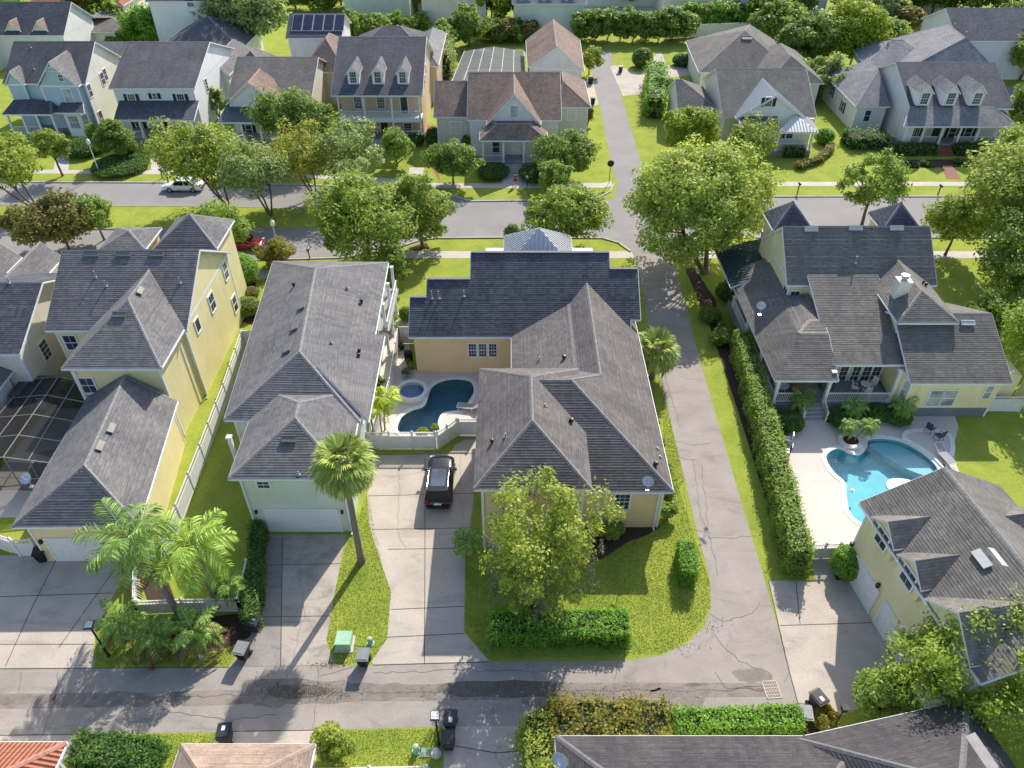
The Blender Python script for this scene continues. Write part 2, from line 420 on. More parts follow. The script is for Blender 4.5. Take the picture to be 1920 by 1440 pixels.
def mass(h, c4, ridge, wall, roof, gf=False, gb=False, oh=0.45, z0=0.0, trim=WHITE, walls=True, frac=None, fascia=WHITE):
    """a block: four eave corners (front-left, front-right, back-right, back-left) and the two ridge ends (front, back)
    given as points; hip or gable ends. Returns the wall corners, in the same order."""
    FL, FR, BR, BL = [Vector(p) for p in c4]; RF, RB = [Vector(p) for p in ridge]
    if gf: RF = Vector(((FL.x+FR.x)/2, (FL.y+FR.y)/2, RF.z))
    if gb: RB = Vector(((BL.x+BR.x)/2, (BL.y+BR.y)/2, RB.z))
    faces = [[FR, BR, RB, RF], [BL, FL, RF, RB]]
    if not gf: faces.append([FL, FR, RF])
    if not gb: faces.append([BR, BL, RB])
    roof_faces(h, faces, roof, fascia=fascia)
    ins = inset(c4, oh); ze = min(FL.z, FR.z)
    if walls:
        b = MB(); zt = ze + 0.03
        n = 4
        for k in range(4):
            a, c = ins[k], ins[(k+1) % 4]; b.poly([(a.x, a.y, z0), (c.x, c.y, z0), (c.x, c.y, zt), (a.x, a.y, zt)])
        for flag, i, j, r in ((gf, 0, 1, RF), (gb, 2, 3, RB)):
            if flag:
                a, c = ins[i], ins[j]; m = (a+c)/2; b.poly([(a.x,a.y,zt), (c.x,c.y,zt), (m.x,m.y,r.z-0.2)])
        b.build('wall', wall, h)
        tb = MB()
        for k in range(4):
            p = ins[k]; q = (ins[(k+1)%4]-p).normalized(); r = (ins[(k-1)%4]-p).normalized()
            o = p - q*0.03 - r*0.03
            tb.prism([o, o+q*0.14, o+q*0.14+r*0.14, o+r*0.14], z0, zt-0.004)
        for k in range(4):                                  # frieze board under the eave
            a, c = ins[k], ins[(k+1) % 4]; d = (c-a).normalized(); o = V(d.y, -d.x, 0)*0.025
            tb.poly([a+o+V(0,0,zt-0.26), c+o+V(0,0,zt-0.26), c+o+V(0,0,zt), a+o+V(0,0,zt)])
        if trim: tb.build('corner_trim', trim, h)
    return ins

def box_mass(h, x0, x1, y0, y1, ze, zr, wall, roof, along='y', gf=False, gb=False, run=None, rot=0.0, **k):
    """axis-aligned block turned by rot about its centre. along: direction of the ridge; run: hip run"""
    cx, cy = (x0+x1)/2, (y0+y1)/2
    if along == 'y':
        r = (x1-x0)/2 if run is None else run
        c4 = [(x0,y0,ze),(x1,y0,ze),(x1,y1,ze),(x0,y1,ze)]; rd = [(cx, y0 if gf else y0+r, zr), (cx, y1 if gb else y1-r, zr)]
    else:   # ridge along x: 'front' end is the left one
        r = (y1-y0)/2 if run is None else run
        c4 = [(x0,y1,ze),(x0,y0,ze),(x1,y0,ze),(x1,y1,ze)]; rd = [(x0 if gf else x0+r, cy, zr), (x1 if gb else x1-r, cy, zr)]
    def T(p):
        dx, dy = p[0]-cx, p[1]-cy; return (cx+dx*math.cos(rot)-dy*math.sin(rot), cy+dx*math.sin(rot)+dy*math.cos(rot), p[2])
    return mass(h, [T(p) for p in c4], [T(p) for p in rd], wall, roof, gf, gb, **k)

def frame_of(A, B):
    A = Vector((A[0], A[1], 0)); B = Vector((B[0], B[1], 0)); d = (B-A).normalized(); return A, d, V(d.y, -d.x, 0)
def window(h, A, B, pos, w=0.95, ht=1.5, cols=2, rows=4, shut=None, glass=None, trim=WHITE, sill=True, label=None, split=True, tw=0.11):
    """window on the wall A->B (A at the left seen from outside). pos: (u,v) of its centre in the photo, or ('s', s, z)"""
    A, d, n = frame_of(A, B)
    if pos[0] == 's': c = A + d*pos[1] + V(0,0,pos[2])
    else: c = onwall(pos[0], pos[1], A, A+d)
    up = V(0,0,1)
    g = MB(); g.obox(c + n*0.02, d*w/2, n*0.02, up*ht/2); wo_ = g.build('window', glass or GLASS, h, label=label)
    f = MB()
    for s in (-1, 1): f.obox(c + d*s*(w/2+tw/2) + n*0.035, d*tw/2, n*0.035, up*(ht/2+tw))
    f.obox(c + up*(ht/2+tw/2) + n*0.035, d*w/2, n*0.035, up*tw/2)
    f.obox(c - up*(ht/2+tw/2) + n*0.045, d*(w/2), n*0.045, up*tw/2)
    mw = 0.022
    for k in range(1, cols): f.obox(c + d*(-w/2 + w*k/cols) + n*0.045, d*mw/2, n*0.012, up*ht/2)
    for k in range(1, rows):
        t = 0.03 if (split and k*2 == rows) else mw/2
        f.obox(c + up*(-ht/2 + ht*k/rows) + n*0.047, d*w/2, n*0.013, up*t)
    f.build('frame', trim, wo_)
    if shut:
        for s in (-1, 1):
            sb = MB(); sb.obox(c + d*s*(w/2 + tw + 0.24) + n*0.03, d*0.22, n*0.025, up*(ht/2+0.04))
            for k in range(9): sb.obox(c + d*s*(w/2+tw+0.24) + n*0.058 + up*(-ht/2+0.1 + (ht-0.2)*k/8), d*0.17, n*0.006, up*0.03)
            sb.build('shutter', shut, h)
    return wo_
def door(h, A, B, pos, w=1.0, ht=2.1, mat=None, name='door', panels=(2,3), trim=WHITE, handle=True, label=None):
    """pos = ('s', s, z of the sill) or (u,v) of the centre"""
    A, d, n = frame_of(A, B); up = V(0,0,1)
    c = A + d*pos[1] + up*(pos[2]+ht/2) if pos[0] == 's' else onwall(pos[0], pos[1], A, A+d)
    g = MB(); g.obox(c + n*0.03, d*w/2, n*0.03, up*ht/2)
    pc, pr_ = panels
    for i in range(pc):
        for j in range(pr_):
            g.obox(c + n*0.066 + d*(-w/2 + w*(i+.5)/pc) + up*(-ht/2 + ht*(j+.5)/pr_), d*(w/pc/2*0.8), n*0.006, up*(ht/pr_/2*0.8))
    o = g.build(name, mat or WHITE, h, label=label)
    f = MB(); tw = 0.14
    for s in (-1, 1): f.obox(c + d*s*(w/2+tw/2) + n*0.045, d*tw/2, n*0.045, up*(ht/2+tw/2) )
    f.obox(c + up*(ht/2+tw/2) + n*0.05, d*(w/2), n*0.05, up*tw/2)
    f.build('frame', trim, o)
    if handle:
        k = MB(); k.sphere(c + d*(w/2-0.1) + n*0.12 - up*0.1, 0.045, 8, 6); k.build('handle', BLACK, o)
    return o

def onface(u, v, pts):
    """point seen at (u,v) on the plane through three points, and the plane's upward normal"""
    a, b, c = [Vector(p) for p in pts]; n = (b-a).cross(c-a).normalized()
    if n.z < 0: n = -n
    A = (u - CX) / F_PX; Bv = (v - 720) / F_PX
    d = Vector((A, _c - Bv*_s, -_s - Bv*_c)); o = Vector((0,0,CAM_H)); t = (a-o).dot(n)/d.dot(n)
    return o + d*t, n
def box_vent(h, u, v, pts, w=0.8, d=0.5, mat=None):
    """low attic vent on a roof slope"""
    p, n = onface(u, v, pts); lv = V(-n.y, n.x, 0).normalized(); up = n.cross(lv)
    if up.z < 0: up = -up
    b = MB(); b.obox(p + n*0.14, lv*w/2, up*d/2, n*0.05); b.obox(p + n*0.05, lv*w*0.42, up*d*0.36, n*0.05)
    b.obox(p + n*0.13 + up*d*0.42, lv*w/2, up*0.05, n*0.11)
    return b.build('roof_vent', mat or VENT, h)
def pipe_vent(h, u, v, pts, ht=0.45, r=0.05):
    p, n = onface(u, v, pts); b = MB(); b.tube(p - V(0,0,0.1), p + V(0,0,ht), r, r, 8); b.lathe(p + n*0.02, [(0.16, 0.0), (0.14, 0.03), (r*1.1, 0.1)], 10)
    return b.build('vent_pipe', PIPE, h)
def turbine_vent(h, u, v, pts, r=0.13):
    p, n = onface(u, v, pts); b = MB(); b.lathe(p - V(0,0,0.05), [(r*0.7, 0), (r*0.7, 0.18), (r*1.2, 0.2), (r*1.25, 0.3), (r*0.9, 0.4), (0.02, 0.42)], 12)
    return b.build('vent_pipe', BLACK, h)
def dormer(h, c, w=1.5, depth=3.2, zb=6.0, hw=1.5, hr=0.75, wall=WHITE, roof=SH_GREY, rot=0.0, win=(0.75, 1.25, 3, 4), back=0.0):
    """gabled roof dormer; c = front-centre (x,y); faces -Y turned by rot; zb = bottom of its front"""
    c = Vector((c[0], c[1], 0)); d = V(math.cos(rot), math.sin(rot), 0); n = V(d.y, -d.x, 0); bk = -n
    L, Rr = c - d*w/2, c + d*w/2; zt = zb+hw; zr = zt+hr
    b = MB()
    b.poly([(L.x,L.y,zb),(Rr.x,Rr.y,zb),(Rr.x,Rr.y,zt),(c.x,c.y,zr-0.06),(L.x,L.y,zt)])
    LB_, RB_ = L+bk*depth, Rr+bk*depth
    b.poly([(Rr.x,Rr.y,zb),(RB_.x,RB_.y,zb),(RB_.x,RB_.y,zt),(Rr.x,Rr.y,zt)]); b.poly([(LB_.x,LB_.y,zb),(L.x,L.y,zb),(L.x,L.y,zt),(LB_.x,LB_.y,zt)])
    o = b.build('dormer', wall, h)
    e = 0.16; dz = e*hr/(w/2)
    fo = c + n*0.22; bo = c + bk*depth
    pts = lambda q, s: q + d*s*(w/2+e)
    def z3(q, z): return (q.x, q.y, z)
    fs = [[z3(pts(fo,1), zt-dz), z3(pts(bo,1), zt-dz), z3(bo, zr), z3(fo, zr)], [z3(pts(bo,-1), zt-dz), z3(pts(fo,-1), zt-dz), z3(fo, zr), z3(bo, zr)]]
    rb = MB()
    for f in fs: rb.poly([Vector(p)+V(0,0,0.02) for p in f])
    rb.build('dormer_roof', roof, o)
    tb = MB()
    for f in fs:
        a, q, r_, t = [Vector(p) for p in f]
        tb.poly([p - V(0,0,0.12) for p in (a, q, r_, t)][::-1])
        tb.poly([a-V(0,0,0.12), q-V(0,0,0.12), q+V(0,0,0.02), a+V(0,0,0.02)])
    for s in (1, -1):
        a = Vector(z3(pts(fo, s), zt-dz)); t = Vector(z3(fo, zr))
        q = [a-V(0,0,0.12), a+V(0,0,0.02), t+V(0,0,0.02), t-V(0,0,0.14)]; tb.poly(q if s > 0 else q[::-1])

    tb.build('dormer_trim', WHITE, o)
    if win:
        ww, wh, cc, rr = win
        A, B = L, Rr
        gA = MB(); cc3 = c + n*0.02 + V(0,0,zb+0.12+wh/2+0.1)
        gA.obox(cc3 + n*0.02, d*ww/2, n*0.02, V(0,0,wh/2)); wo_ = gA.build('dormer_window', GLASS, o)
        f = MB(); up = V(0,0,1); tw = 0.1
        for s in (-1, 1): f.obox(cc3 + d*s*(ww/2+tw/2) + n*0.035, d*tw/2, n*0.035, up*(wh/2+tw))
        for s in (-1, 1): f.obox(cc3 + up*s*(wh/2+tw/2) + n*0.035, d*ww/2, n*0.035, up*tw/2)
        for k in range(1, cc): f.obox(cc3 + d*(-ww/2+ww*k/cc) + n*0.045, d*0.012, n*0.01, up*wh/2)
        for k in range(1, rr): f.obox(cc3 + up*(-wh/2+wh*k/rr) + n*0.047, d*ww/2, n*0.011, up*(0.03 if k*2 == rr else 0.012))
        for ch in ():
            pass
        # frame joins the dormer window's glass in depth three, kept as a sibling
        f.build('dormer_frame', WHITE, o)
    return o
def railing(h, pts, z0, ht=0.95, mat=WHITE, name='railing', gap=0.14):
    b = MB()
    for a, c in zip(pts[:-1], pts[1:]):
        a = Vector((a[0], a[1], 0)); c = Vector((c[0], c[1], 0)); d = c-a; L = d.length
        if L < 0.05: continue
        d.normalize(); n = V(-d.y, d.x, 0)
        m = (a+c)/2
        b.obox(m + V(0,0,z0+ht), d*L/2, n*0.04, V(0,0,0.035)); b.obox(m + V(0,0,z0+0.12), d*L/2, n*0.03, V(0,0,0.03))
        k = int(L/gap)
        for i in range(1, k): b.obox(a + d*(L*i/k) + V(0,0,z0+0.15+(ht-0.2)/2), d*0.018, n*0.018, V(0,0,(ht-0.2)/2))
    return b.build(name, mat, h)
def column(h, x, y, z0, z1, r=0.12, mat=WHITE):
    b = MB(); b.box(x-r, x+r, y-r, y+r, z0+0.2, z1-0.12); b.box(x-r*1.4, x+r*1.4, y-r*1.4, y+r*1.4, z0, z0+0.2); b.box(x-r*1.4, x+r*1.4, y-r*1.4, y+r*1.4, z1-0.12, z1-0.004)
    return b.build('column', mat, h)
def fence_run(name, pts, ht, label, post=2.4, lattice=0.45, mat=PVC, group=None, gate=None):
    """vinyl fence: panels, lattice band on top, capped posts; pts are ground points"""
    pts = [Vector((p[0], p[1], 0)) for p in pts]
    h = thing(name, pts[0], label, 'fence', group)
    pb = MB(); lb = MB(); posts = []
    for a, c in zip(pts[:-1], pts[1:]):
        d = c-a; L = d.length; d.normalize(); n = V(-d.y, d.x, 0); k = max(1, round(L/post))
        for i in range(k+1): posts.append(a + d*(L*i/k))
        pt = ht-lattice
        pb.obox((a+c)/2 + V(0,0,0.06+(pt-0.06)/2), d*L/2, n*0.02, V(0,0,(pt-0.06)/2))
        pb.obox((a+c)/2 + V(0,0,pt), d*L/2, n*0.035, V(0,0,0.05)); pb.obox((a+c)/2 + V(0,0,ht-0.03), d*L/2, n*0.035, V(0,0,0.04)); pb.obox((a+c)/2 + V(0,0,0.12), d*L/2, n*0.035, V(0,0,0.06))
        if lattice > 0.1:
            q = int(L/0.2); hl = lattice-0.1
            for i in range(q+1):
                m = a + d*(L*i/max(q,1)) + V(0,0,pt+0.03+hl/2)
                for s in (-1, 1):
                    ax = (d*s + V(0,0,1)).normalized(); lb.obox(m, ax*hl*0.7, n*0.008, ax.cross(n)*0.011)
    pb.build('panel', mat, h)
    if lb.f: lb.build('lattice', mat, h)
    done = []
    for p in posts:
        if any((p-q).length < 0.3 for q in done): continue
        done.append(p); b = MB(); b.box(p.x-0.065, p.x+0.065, p.y-0.065, p.y+0.065, 0, ht+0.06)
        b.prism([(p.x-0.085,p.y-0.085),(p.x+0.085,p.y-0.085),(p.x+0.085,p.y+0.085),(p.x-0.085,p.y+0.085)], ht+0.06, ht+0.1)
        b.poly([(p.x-0.085,p.y-0.085,ht+0.1),(p.x+0.085,p.y-0.085,ht+0.1),(p.x,p.y,ht+0.18)]); b.poly([(p.x+0.085,p.y-0.085,ht+0.1),(p.x+0.085,p.y+0.085,ht+0.1),(p.x,p.y,ht+0.18)])
        b.poly([(p.x+0.085,p.y+0.085,ht+0.1),(p.x-0.085,p.y+0.085,ht+0.1),(p.x,p.y,ht+0.18)]); b.poly([(p.x-0.085,p.y+0.085,ht+0.1),(p.x-0.085,p.y-0.085,ht+0.1),(p.x,p.y,ht+0.18)])
        b.build('post', mat, h)
    return h
def sheet(name, pts, z, mat, kind='structure', edge=0.0):
    """flat ground sheet from (u,v) photo points or world points (3-tuples); optional thickness"""
    q = [P(*p) if len(p) == 2 else Vector(p) for p in pts]
    b = MB()
    if edge: b.prism([(p.x, p.y) for p in q], z-edge, z, bottom=False)
    else:
        ar = sum(q[k].x*q[(k+1)%len(q)].y - q[(k+1)%len(q)].x*q[k].y for k in range(len(q)))
        if ar < 0: q = q[::-1]
        b.poly([(p.x, p.y, z) for p in q])
    o = b.build(name, mat); return tag(o, kind=kind)
def ribbon(b, pts, w, z, jit=0.0, m=0):
    """thin flat strip along points (joints, cracks)"""
    P2 = [Vector((p[0], p[1], 0)) for p in pts]
    if jit:
        out = []
        for a, c in zip(P2[:-1], P2[1:]):
            L = (c-a).length; k = max(2, int(L/0.35)); nn = V(-(c-a).y, (c-a).x, 0).normalized()
            for i in range(k): out.append(a.lerp(c, i/k) + nn*random.uniform(-jit, jit)*(i > 0))
        out.append(P2[-1]); P2 = out
    for a, c in zip(P2[:-1], P2[1:]):
        d = (c-a)
        if d.length < 1e-3: continue
        n = V(-d.y, d.x, 0).normalized()*w/2
        b.poly([(a.x-n.x, a.y-n.y, z), (c.x-n.x, c.y-n.y, z), (c.x+n.x, c.y+n.y, z), (a.x+n.x, a.y+n.y, z)][::1])
def smooth_loop(pts, n=8):
    """closed Catmull-Rom curve through points"""
    q = [Vector((p[0], p[1], 0)) for p in pts]; out = []; N_ = len(q)
    for i in range(N_):
        a, b, c, d = q[i-1], q[i], q[(i+1) % N_], q[(i+2) % N_]
        for k in range(n):
            t = k/n; out.append(0.5*((2*b) + (c-a)*t + (2*a-5*b+4*c-d)*t*t + (3*b-a-3*c+d)*t**3))
    return out
def grow(loop, r):
    """offset a closed loop outward by r"""
    n = len(loop); ar = sum(loop[k].x*loop[(k+1)%n].y - loop[(k+1)%n].x*loop[k].y for k in range(n)); s = 1 if ar > 0 else -1; out = []
    for k in range(n):
        d = (loop[(k+1)%n]-loop[k-1]); d.z = 0; d.normalize(); out.append(loop[k] + V(d.y, -d.x, 0)*r*s)
    return out
# ------------------------------------------------------------ plants
def mesh_np(name, verts, faces4, mats, parent, faces_extra=None, smooth=False):
    """quads from arrays; coordinates local to the parent"""
    me = bpy.data.meshes.new(name); nv = len(verts); nf = len(faces4)
    me.vertices.add(nv); me.vertices.foreach_set('co', np.asarray(verts, dtype=np.float32).ravel())
    k = faces4.shape[1]
    me.loops.add(nf*k); me.loops.foreach_set('vertex_index', faces4.astype(np.int32).ravel())
    me.polygons.add(nf); me.polygons.foreach_set('loop_start', np.arange(nf, dtype=np.int32)*k)
    try: me.polygons.foreach_set('loop_total', np.full(nf, k, dtype=np.int32))
    except Exception: pass
    for m in (mats if isinstance(mats, (list, tuple)) else [mats]): me.materials.append(m)
    me.update(calc_edges=True); me.validate()
    o = bpy.data.objects.new(name, me); COL.objects.link(o)
    if parent is not None: o.parent = parent
    return o
def unit(a): return a / (np.linalg.norm(a, axis=1, keepdims=True) + 1e-9)
def leaf_quads(c, nrm, size, aspect=0.55, fold=0.0):
    """rhombic leaves at c, facing nrm"""
    n = len(c); nrm = unit(nrm); r = rng.normal(size=(n, 3)); a = unit(np.cross(nrm, r)); b = np.cross(nrm, a)
    s = size[:, None] if np.ndim(size) else size
    L = a*s; W = b*s*aspect
    v = np.stack([c - L, c - W*0.9 - L*0.1, c + L, c + W*0.9 - L*0.1], axis=1).reshape(-1, 3)
    return v, np.arange(n*4).reshape(-1, 4)
def in_clump(n, k, up=0.25, shell=0.5):
    """n points in k-free unit ball, biased to the shell and upper side; returns points and outward directions"""
    d = unit(rng.normal(size=(n, 3))); r = shell + (1-shell)*rng.random((n, 1))**0.6
    return d*r, d
def crown_mesh(name, parent, mat, centre, rad, clumps=60, per=110, lsize=0.16, csize=0.28, flat=1.0, spiky=0.0, hollow=0.45, droop=0.0, lower=-0.85, aspect=0.55, mats=None):
    """crown = many leaf clumps spread through an uneven ellipsoid. centre local, rad=(rx,ry,rz)"""
    rad = np.array(rad, float); cc = []; cr = []
    lobes = unit(rng.normal(size=(9, 3))); lobe_a = rng.uniform(0.05, 0.5, 9)
    k = 0; base = float(np.mean(rad))
    while len(cc) < clumps and k < clumps*20:
        k += 1
        d = unit(rng.normal(size=(1, 3)))[0]
        if d[2] < lower: continue
        r = hollow + (1-hollow)*rng.random()**0.5
        g = 0.68 + sum(la*max(0, float(d @ l))**5 for l, la in zip(lobes, lobe_a)); g = min(g, 1.15)
        p = d*r*g; s = base*csize*rng.uniform(0.5, 1.3)
        cc.append(p*rad*(1-csize*0.45)); cr.append(s)
    vs = []; 
    for p, s in zip(cc, cr):
        n = int(per*rng.uniform(0.7, 1.3)); q, d = in_clump(n, 1)
        el = np.array([rng.uniform(0.8, 1.3), rng.uniform(0.8, 1.3), rng.uniform(0.6, 0.95)*flat])
        q = q*s*el
        if spiky:
            sp = unit(rng.normal(size=(max(3, n//14), 3)) + unit(p[None, :]/rad)*0.8 + np.array([0, 0, 0.5])); idx = rng.integers(0, len(sp), n)
            t = rng.random((n, 1)); q = q*(1-spiky) + spiky*(sp[idx]*t*s*1.9 + rng.normal(size=(n, 3))*s*0.07)
        out = unit(p[None, :]/rad + 0.001)
        nr = d*0.55 + np.array([0, 0, 0.75]) + out*0.35 + rng.normal(size=(n, 3))*0.55
        c = q + p + np.array(centre)
        c[:, 2] -= droop*np.abs(q[:, 0])
        v, _ = leaf_quads(c, nr, lsize*rng.uniform(0.45, 1.45, n), aspect); vs.append(v)
    v = np.concatenate(vs); f = np.arange(len(v)).reshape(-1, 4)
    return mesh_np(name, v, f, mat, parent), [np.array(centre)+p for p in cc]
def tree(u, v, ht, r, label, mat, cat='tree', name='tree', cb=0.3, clumps=60, per=110, lsize=0.17, trunks=1, lean=(0,0), base=None, group=None, tr=None, csize=0.28, bark=None, rz=None, off=(0,0), **k):
    """tree whose foot is seen at (u,v): height ht, crown radius r (or (rx,ry)), crown starts at cb*ht"""
    b = P(u, v) if base is None else Vector(base); rx, ry = (r, r) if not isinstance(r, tuple) else r
    h = thing(name, b, label, cat, group)
    z0 = ht*cb; rzz = (ht-z0)/2 if rz is None else rz; centre = (off[0]+lean[0]*ht*0.5, off[1]+lean[1]*ht*0.5, ht-rzz)
    cr, cc = crown_mesh('crown', h, mat, centre, (rx, ry, rzz), clumps, per, lsize, csize, **k)
    t = LB(); tr = tr or max(0.07, ht*0.022)
    cc = sorted(cc, key=lambda q: q[2])
    for i in range(trunks):
        ang = 2*math.pi*i/max(1, trunks)+0.7; sp = 0.0 if trunks == 1 else 0.28*rx
        top = V(centre[0]+sp*math.cos(ang), centre[1]+sp*math.sin(ang), z0+rzz*0.6)
        foot = V(0.12*math.cos(ang), 0.12*math.sin(ang), -0.1) if trunks > 1 else V(0,0,-0.1)
        tt = tr if trunks == 1 else tr*0.6
        m = foot.lerp(top, 0.5) + V(random.uniform(-.1,.1)*tr*8, random.uniform(-.1,.1)*tr*8, 0)
        t.path([foot, foot.lerp(m, .12)+V(0,0,0.1), m, top], [tt*1.45, tt, tt*0.8, tt*0.5], 8)
        sel = cc[i::max(1, trunks)]; sel = sel[::max(1, len(sel)//10)]
        for q in sel:
            q = Vector(q); st = m.lerp(top, random.uniform(0.1, 0.9)); mid = st.lerp(q, .5) + V(0,0,-0.05*(q-st).length)
            t.path([st, mid, q], [tt*0.42, tt*0.26, tt*0.1], 5)
    t.build('trunk', bark or BARK, h, smooth=True)
    return h
def leafy_volume(name, parent, mat, pts_fn, n, lsize, aspect=0.6, upb=0.5):
    c, nr = pts_fn(n); nr = nr + rng.normal(size=nr.shape)*0.5 + np.array([0, 0, upb])
    v, f = leaf_quads(c, nr, lsize*rng.uniform(0.6, 1.3, len(c)), aspect); return mesh_np(name, v, f, mat, parent)
HEDGE_CORE = plain('hedge_inner_twigs', (0.02, 0.03, 0.010), 0.95, var=0.5, scale=8)
def box_pts(L, W, H, rough=0.08):
    def fn(n):
        area = np.array([L*W, L*H, L*H, W*H, W*H]); area = area/area.sum(); k = rng.choice(5, n, p=area); a = rng.random(n)-.5; b = rng.random(n)
        c = np.zeros((n, 3)); nr = np.zeros((n, 3)); j = np.abs(rng.normal(size=n))*rough
        m = k == 0; c[m] = np.stack([a[m]*L, (b[m]-.5)*W, np.full(m.sum(), H)], 1); nr[m] = (0,0,1)
        for kk, s in ((1, -1), (2, 1)):
            m = k == kk; c[m] = np.stack([a[m]*L, np.full(m.sum(), s*W/2), b[m]*H], 1); nr[m] = (0, s, 0)
        for kk, s in ((3, -1), (4, 1)):
            m = k == kk; c[m] = np.stack([np.full(m.sum(), s*L/2), a[m]*W, b[m]*H], 1); nr[m] = (s, 0, 0)
        wob = np.array([noise.noise(Vector((x*0.9, y*0.9, z*0.9))) for x, y, z in c])*rough*2.2
        c += nr*(j*rng.choice([-1, 1], n) + wob)[:, None] + rng.normal(size=(n, 3))*0.03
        c[:, 2] = np.maximum(c[:, 2], 0.03)
        return c, nr
    return fn
def hedge(a, b, w, ht, label, mat, dens=150, lsize=0.07, cat='hedge', name='hedge', group=None, rough=0.11):
    """clipped hedge from ground point a to b (world or (u,v))"""
    a = P(*a) if len(a) == 2 else Vector(a); b = P(*b) if len(b) == 2 else Vector(b); d = b-a; L = d.length; m = (a+b)/2; m.z = 0
    h = thing(name, m, label, cat, group, math.atan2(d.y, d.x))
    t = LB(); t.box(-L/2+.1, L/2-.1, -w/2+.1, w/2-.1, 0, ht-.1); t.build('twigs', HEDGE_CORE, h)
    n = int(dens*(L*w + 2*ht*(L+w))); n = min(n, 60000)
    leafy_volume('foliage', h, mat, box_pts(L, w, ht, rough), n, lsize)
    return h
def bush(u, v, r, ht, label, mat, dens=160, lsize=0.08, cat='bush', name='bush', base=None, group=None, clipped=True, spiky=0.0):
    b = P(u, v) if base is None else Vector(base); rx, ry = (r, r) if not isinstance(r, tuple) else r
    h = thing(name, b, label, cat, group)
    if clipped:
        t = LB(); prof = [(max(.01, 0.86*math.sin(math.pi*q/8)), -0.86*math.cos(math.pi*q/8)) for q in range(9)]
        i0 = len(t.v); t.lathe((0,0,0), prof, 12); t.v = [(x*rx, y*ry, ht/2+z*ht/2) for x, y, z in t.v]; t.build('twigs', HEDGE_CORE, h)
        def fn(n):
            d = unit(rng.normal(size=(n, 3))); w = np.array([noise.noise(Vector(q)*2.3) for q in d])[:, None]*0.09
            c = d*(1+w+rng.normal(size=(n, 1))*0.03)*np.array([rx, ry, ht/2]) + np.array([0, 0, ht/2]); c[:, 2] = np.maximum(c[:, 2], .04)
            return c, d/np.array([rx, ry, ht/2])*min(rx, ht/2)
        leafy_volume('foliage', h, mat, fn, int(min(30000, dens*4*math.pi*rx*max(ry, ht/2))), lsize)
    else:
        crown_mesh('foliage', h, mat, (0, 0, ht*0.52), (rx, ry, ht*0.5), 26, int(dens*max(rx, .6)), lsize, 0.36, spiky=spiky, hollow=0.3, lower=-0.9)
        t = LB()
        for i in range(5):
            a = i*1.256; t.path([V(0,0,-.05), V(rx*.25*math.cos(a), ry*.25*math.sin(a), ht*.35), V(rx*.6*math.cos(a), ry*.6*math.sin(a), ht*.7)], [.05, .035, .015], 5)
        t.build('stems', BARK, h)
    return h
# --- palms
def frond_feather(L, droop, nleaf=46, lw=0.05, ll=0.55, up0=0.5):
    """one pinnate frond along +X, rising then drooping; returns quads (n,4,3) leaflets and rachis points"""
    t = np.linspace(0, 1, 14); x = L*(t*np.cos(up0*0.3)*(1-0.18*t*t*droop)); z = L*(math.sin(up0)*t - droop*0.62*t*t)
    pts = np.stack([x, np.zeros_like(x), z], 1); q = []
    for i in range(nleaf):
        s = 0.12+0.88*i/(nleaf-1); k = s*13; a = int(min(12, k)); fr = k-a; p = pts[a]*(1-fr)+pts[a+1]*fr; d = pts[a+1]-pts[a]; d = d/np.linalg.norm(d)
        l = ll*(0.55+0.9*math.sin(math.pi*min(1, s*0.9+0.08)))*rng.uniform(.85, 1.1)
        for sd in (-1, 1):
            dirn = d*0.55 + np.array([0, sd*0.85, 0]) + np.array([0, 0, rng.uniform(-.35, .25)]); dirn /= np.linalg.norm(dirn)
            e = p + dirn*l*0.6 + np.array([0,0,-0.02*l]); tip = p + dirn*l + np.array([0, 0, -0.32*l])
            w = np.cross(dirn, [0, 0, 1.0]); w = w/np.linalg.norm(w)*lw*0.5 + np.array([0,0,rng.uniform(-.5,.5)*lw])
            q.append([p, e+w, tip, e-w])
    return np.array(q), pts
def frond_fan(L, pet, droop, nseg=26, up0=0.4):
    q = []; z1 = math.sin(up0)*pet; x1 = math.cos(up0)*pet; c = np.array([x1, 0, z1]); pts = np.array([[0,0,0],[x1*.5,0,z1*.56],[x1,0,z1]])
    for i in range(nseg):
        a = -1.9 + 3.8*i/(nseg-1); l = L*(1-0.10*abs(a))*rng.uniform(.88, 1.06)
        d = np.array([math.cos(a), math.sin(a), math.sin(up0)*math.cos(a)*0.8 - 0.12]); d /= np.linalg.norm(d)
        m = c + d*l*0.6; tip = c + d*l*0.93 + np.array([0, 0, -droop*l*rng.uniform(.3, .75)]); w = np.cross(d, [0,0,1.0]); w = w/np.linalg.norm(w)*0.055*L
        m = m + np.array([0,0,rng.uniform(-.04,.04)*L]); q.append([c, m+w, tip, m-w])
    return np.array(q), pts
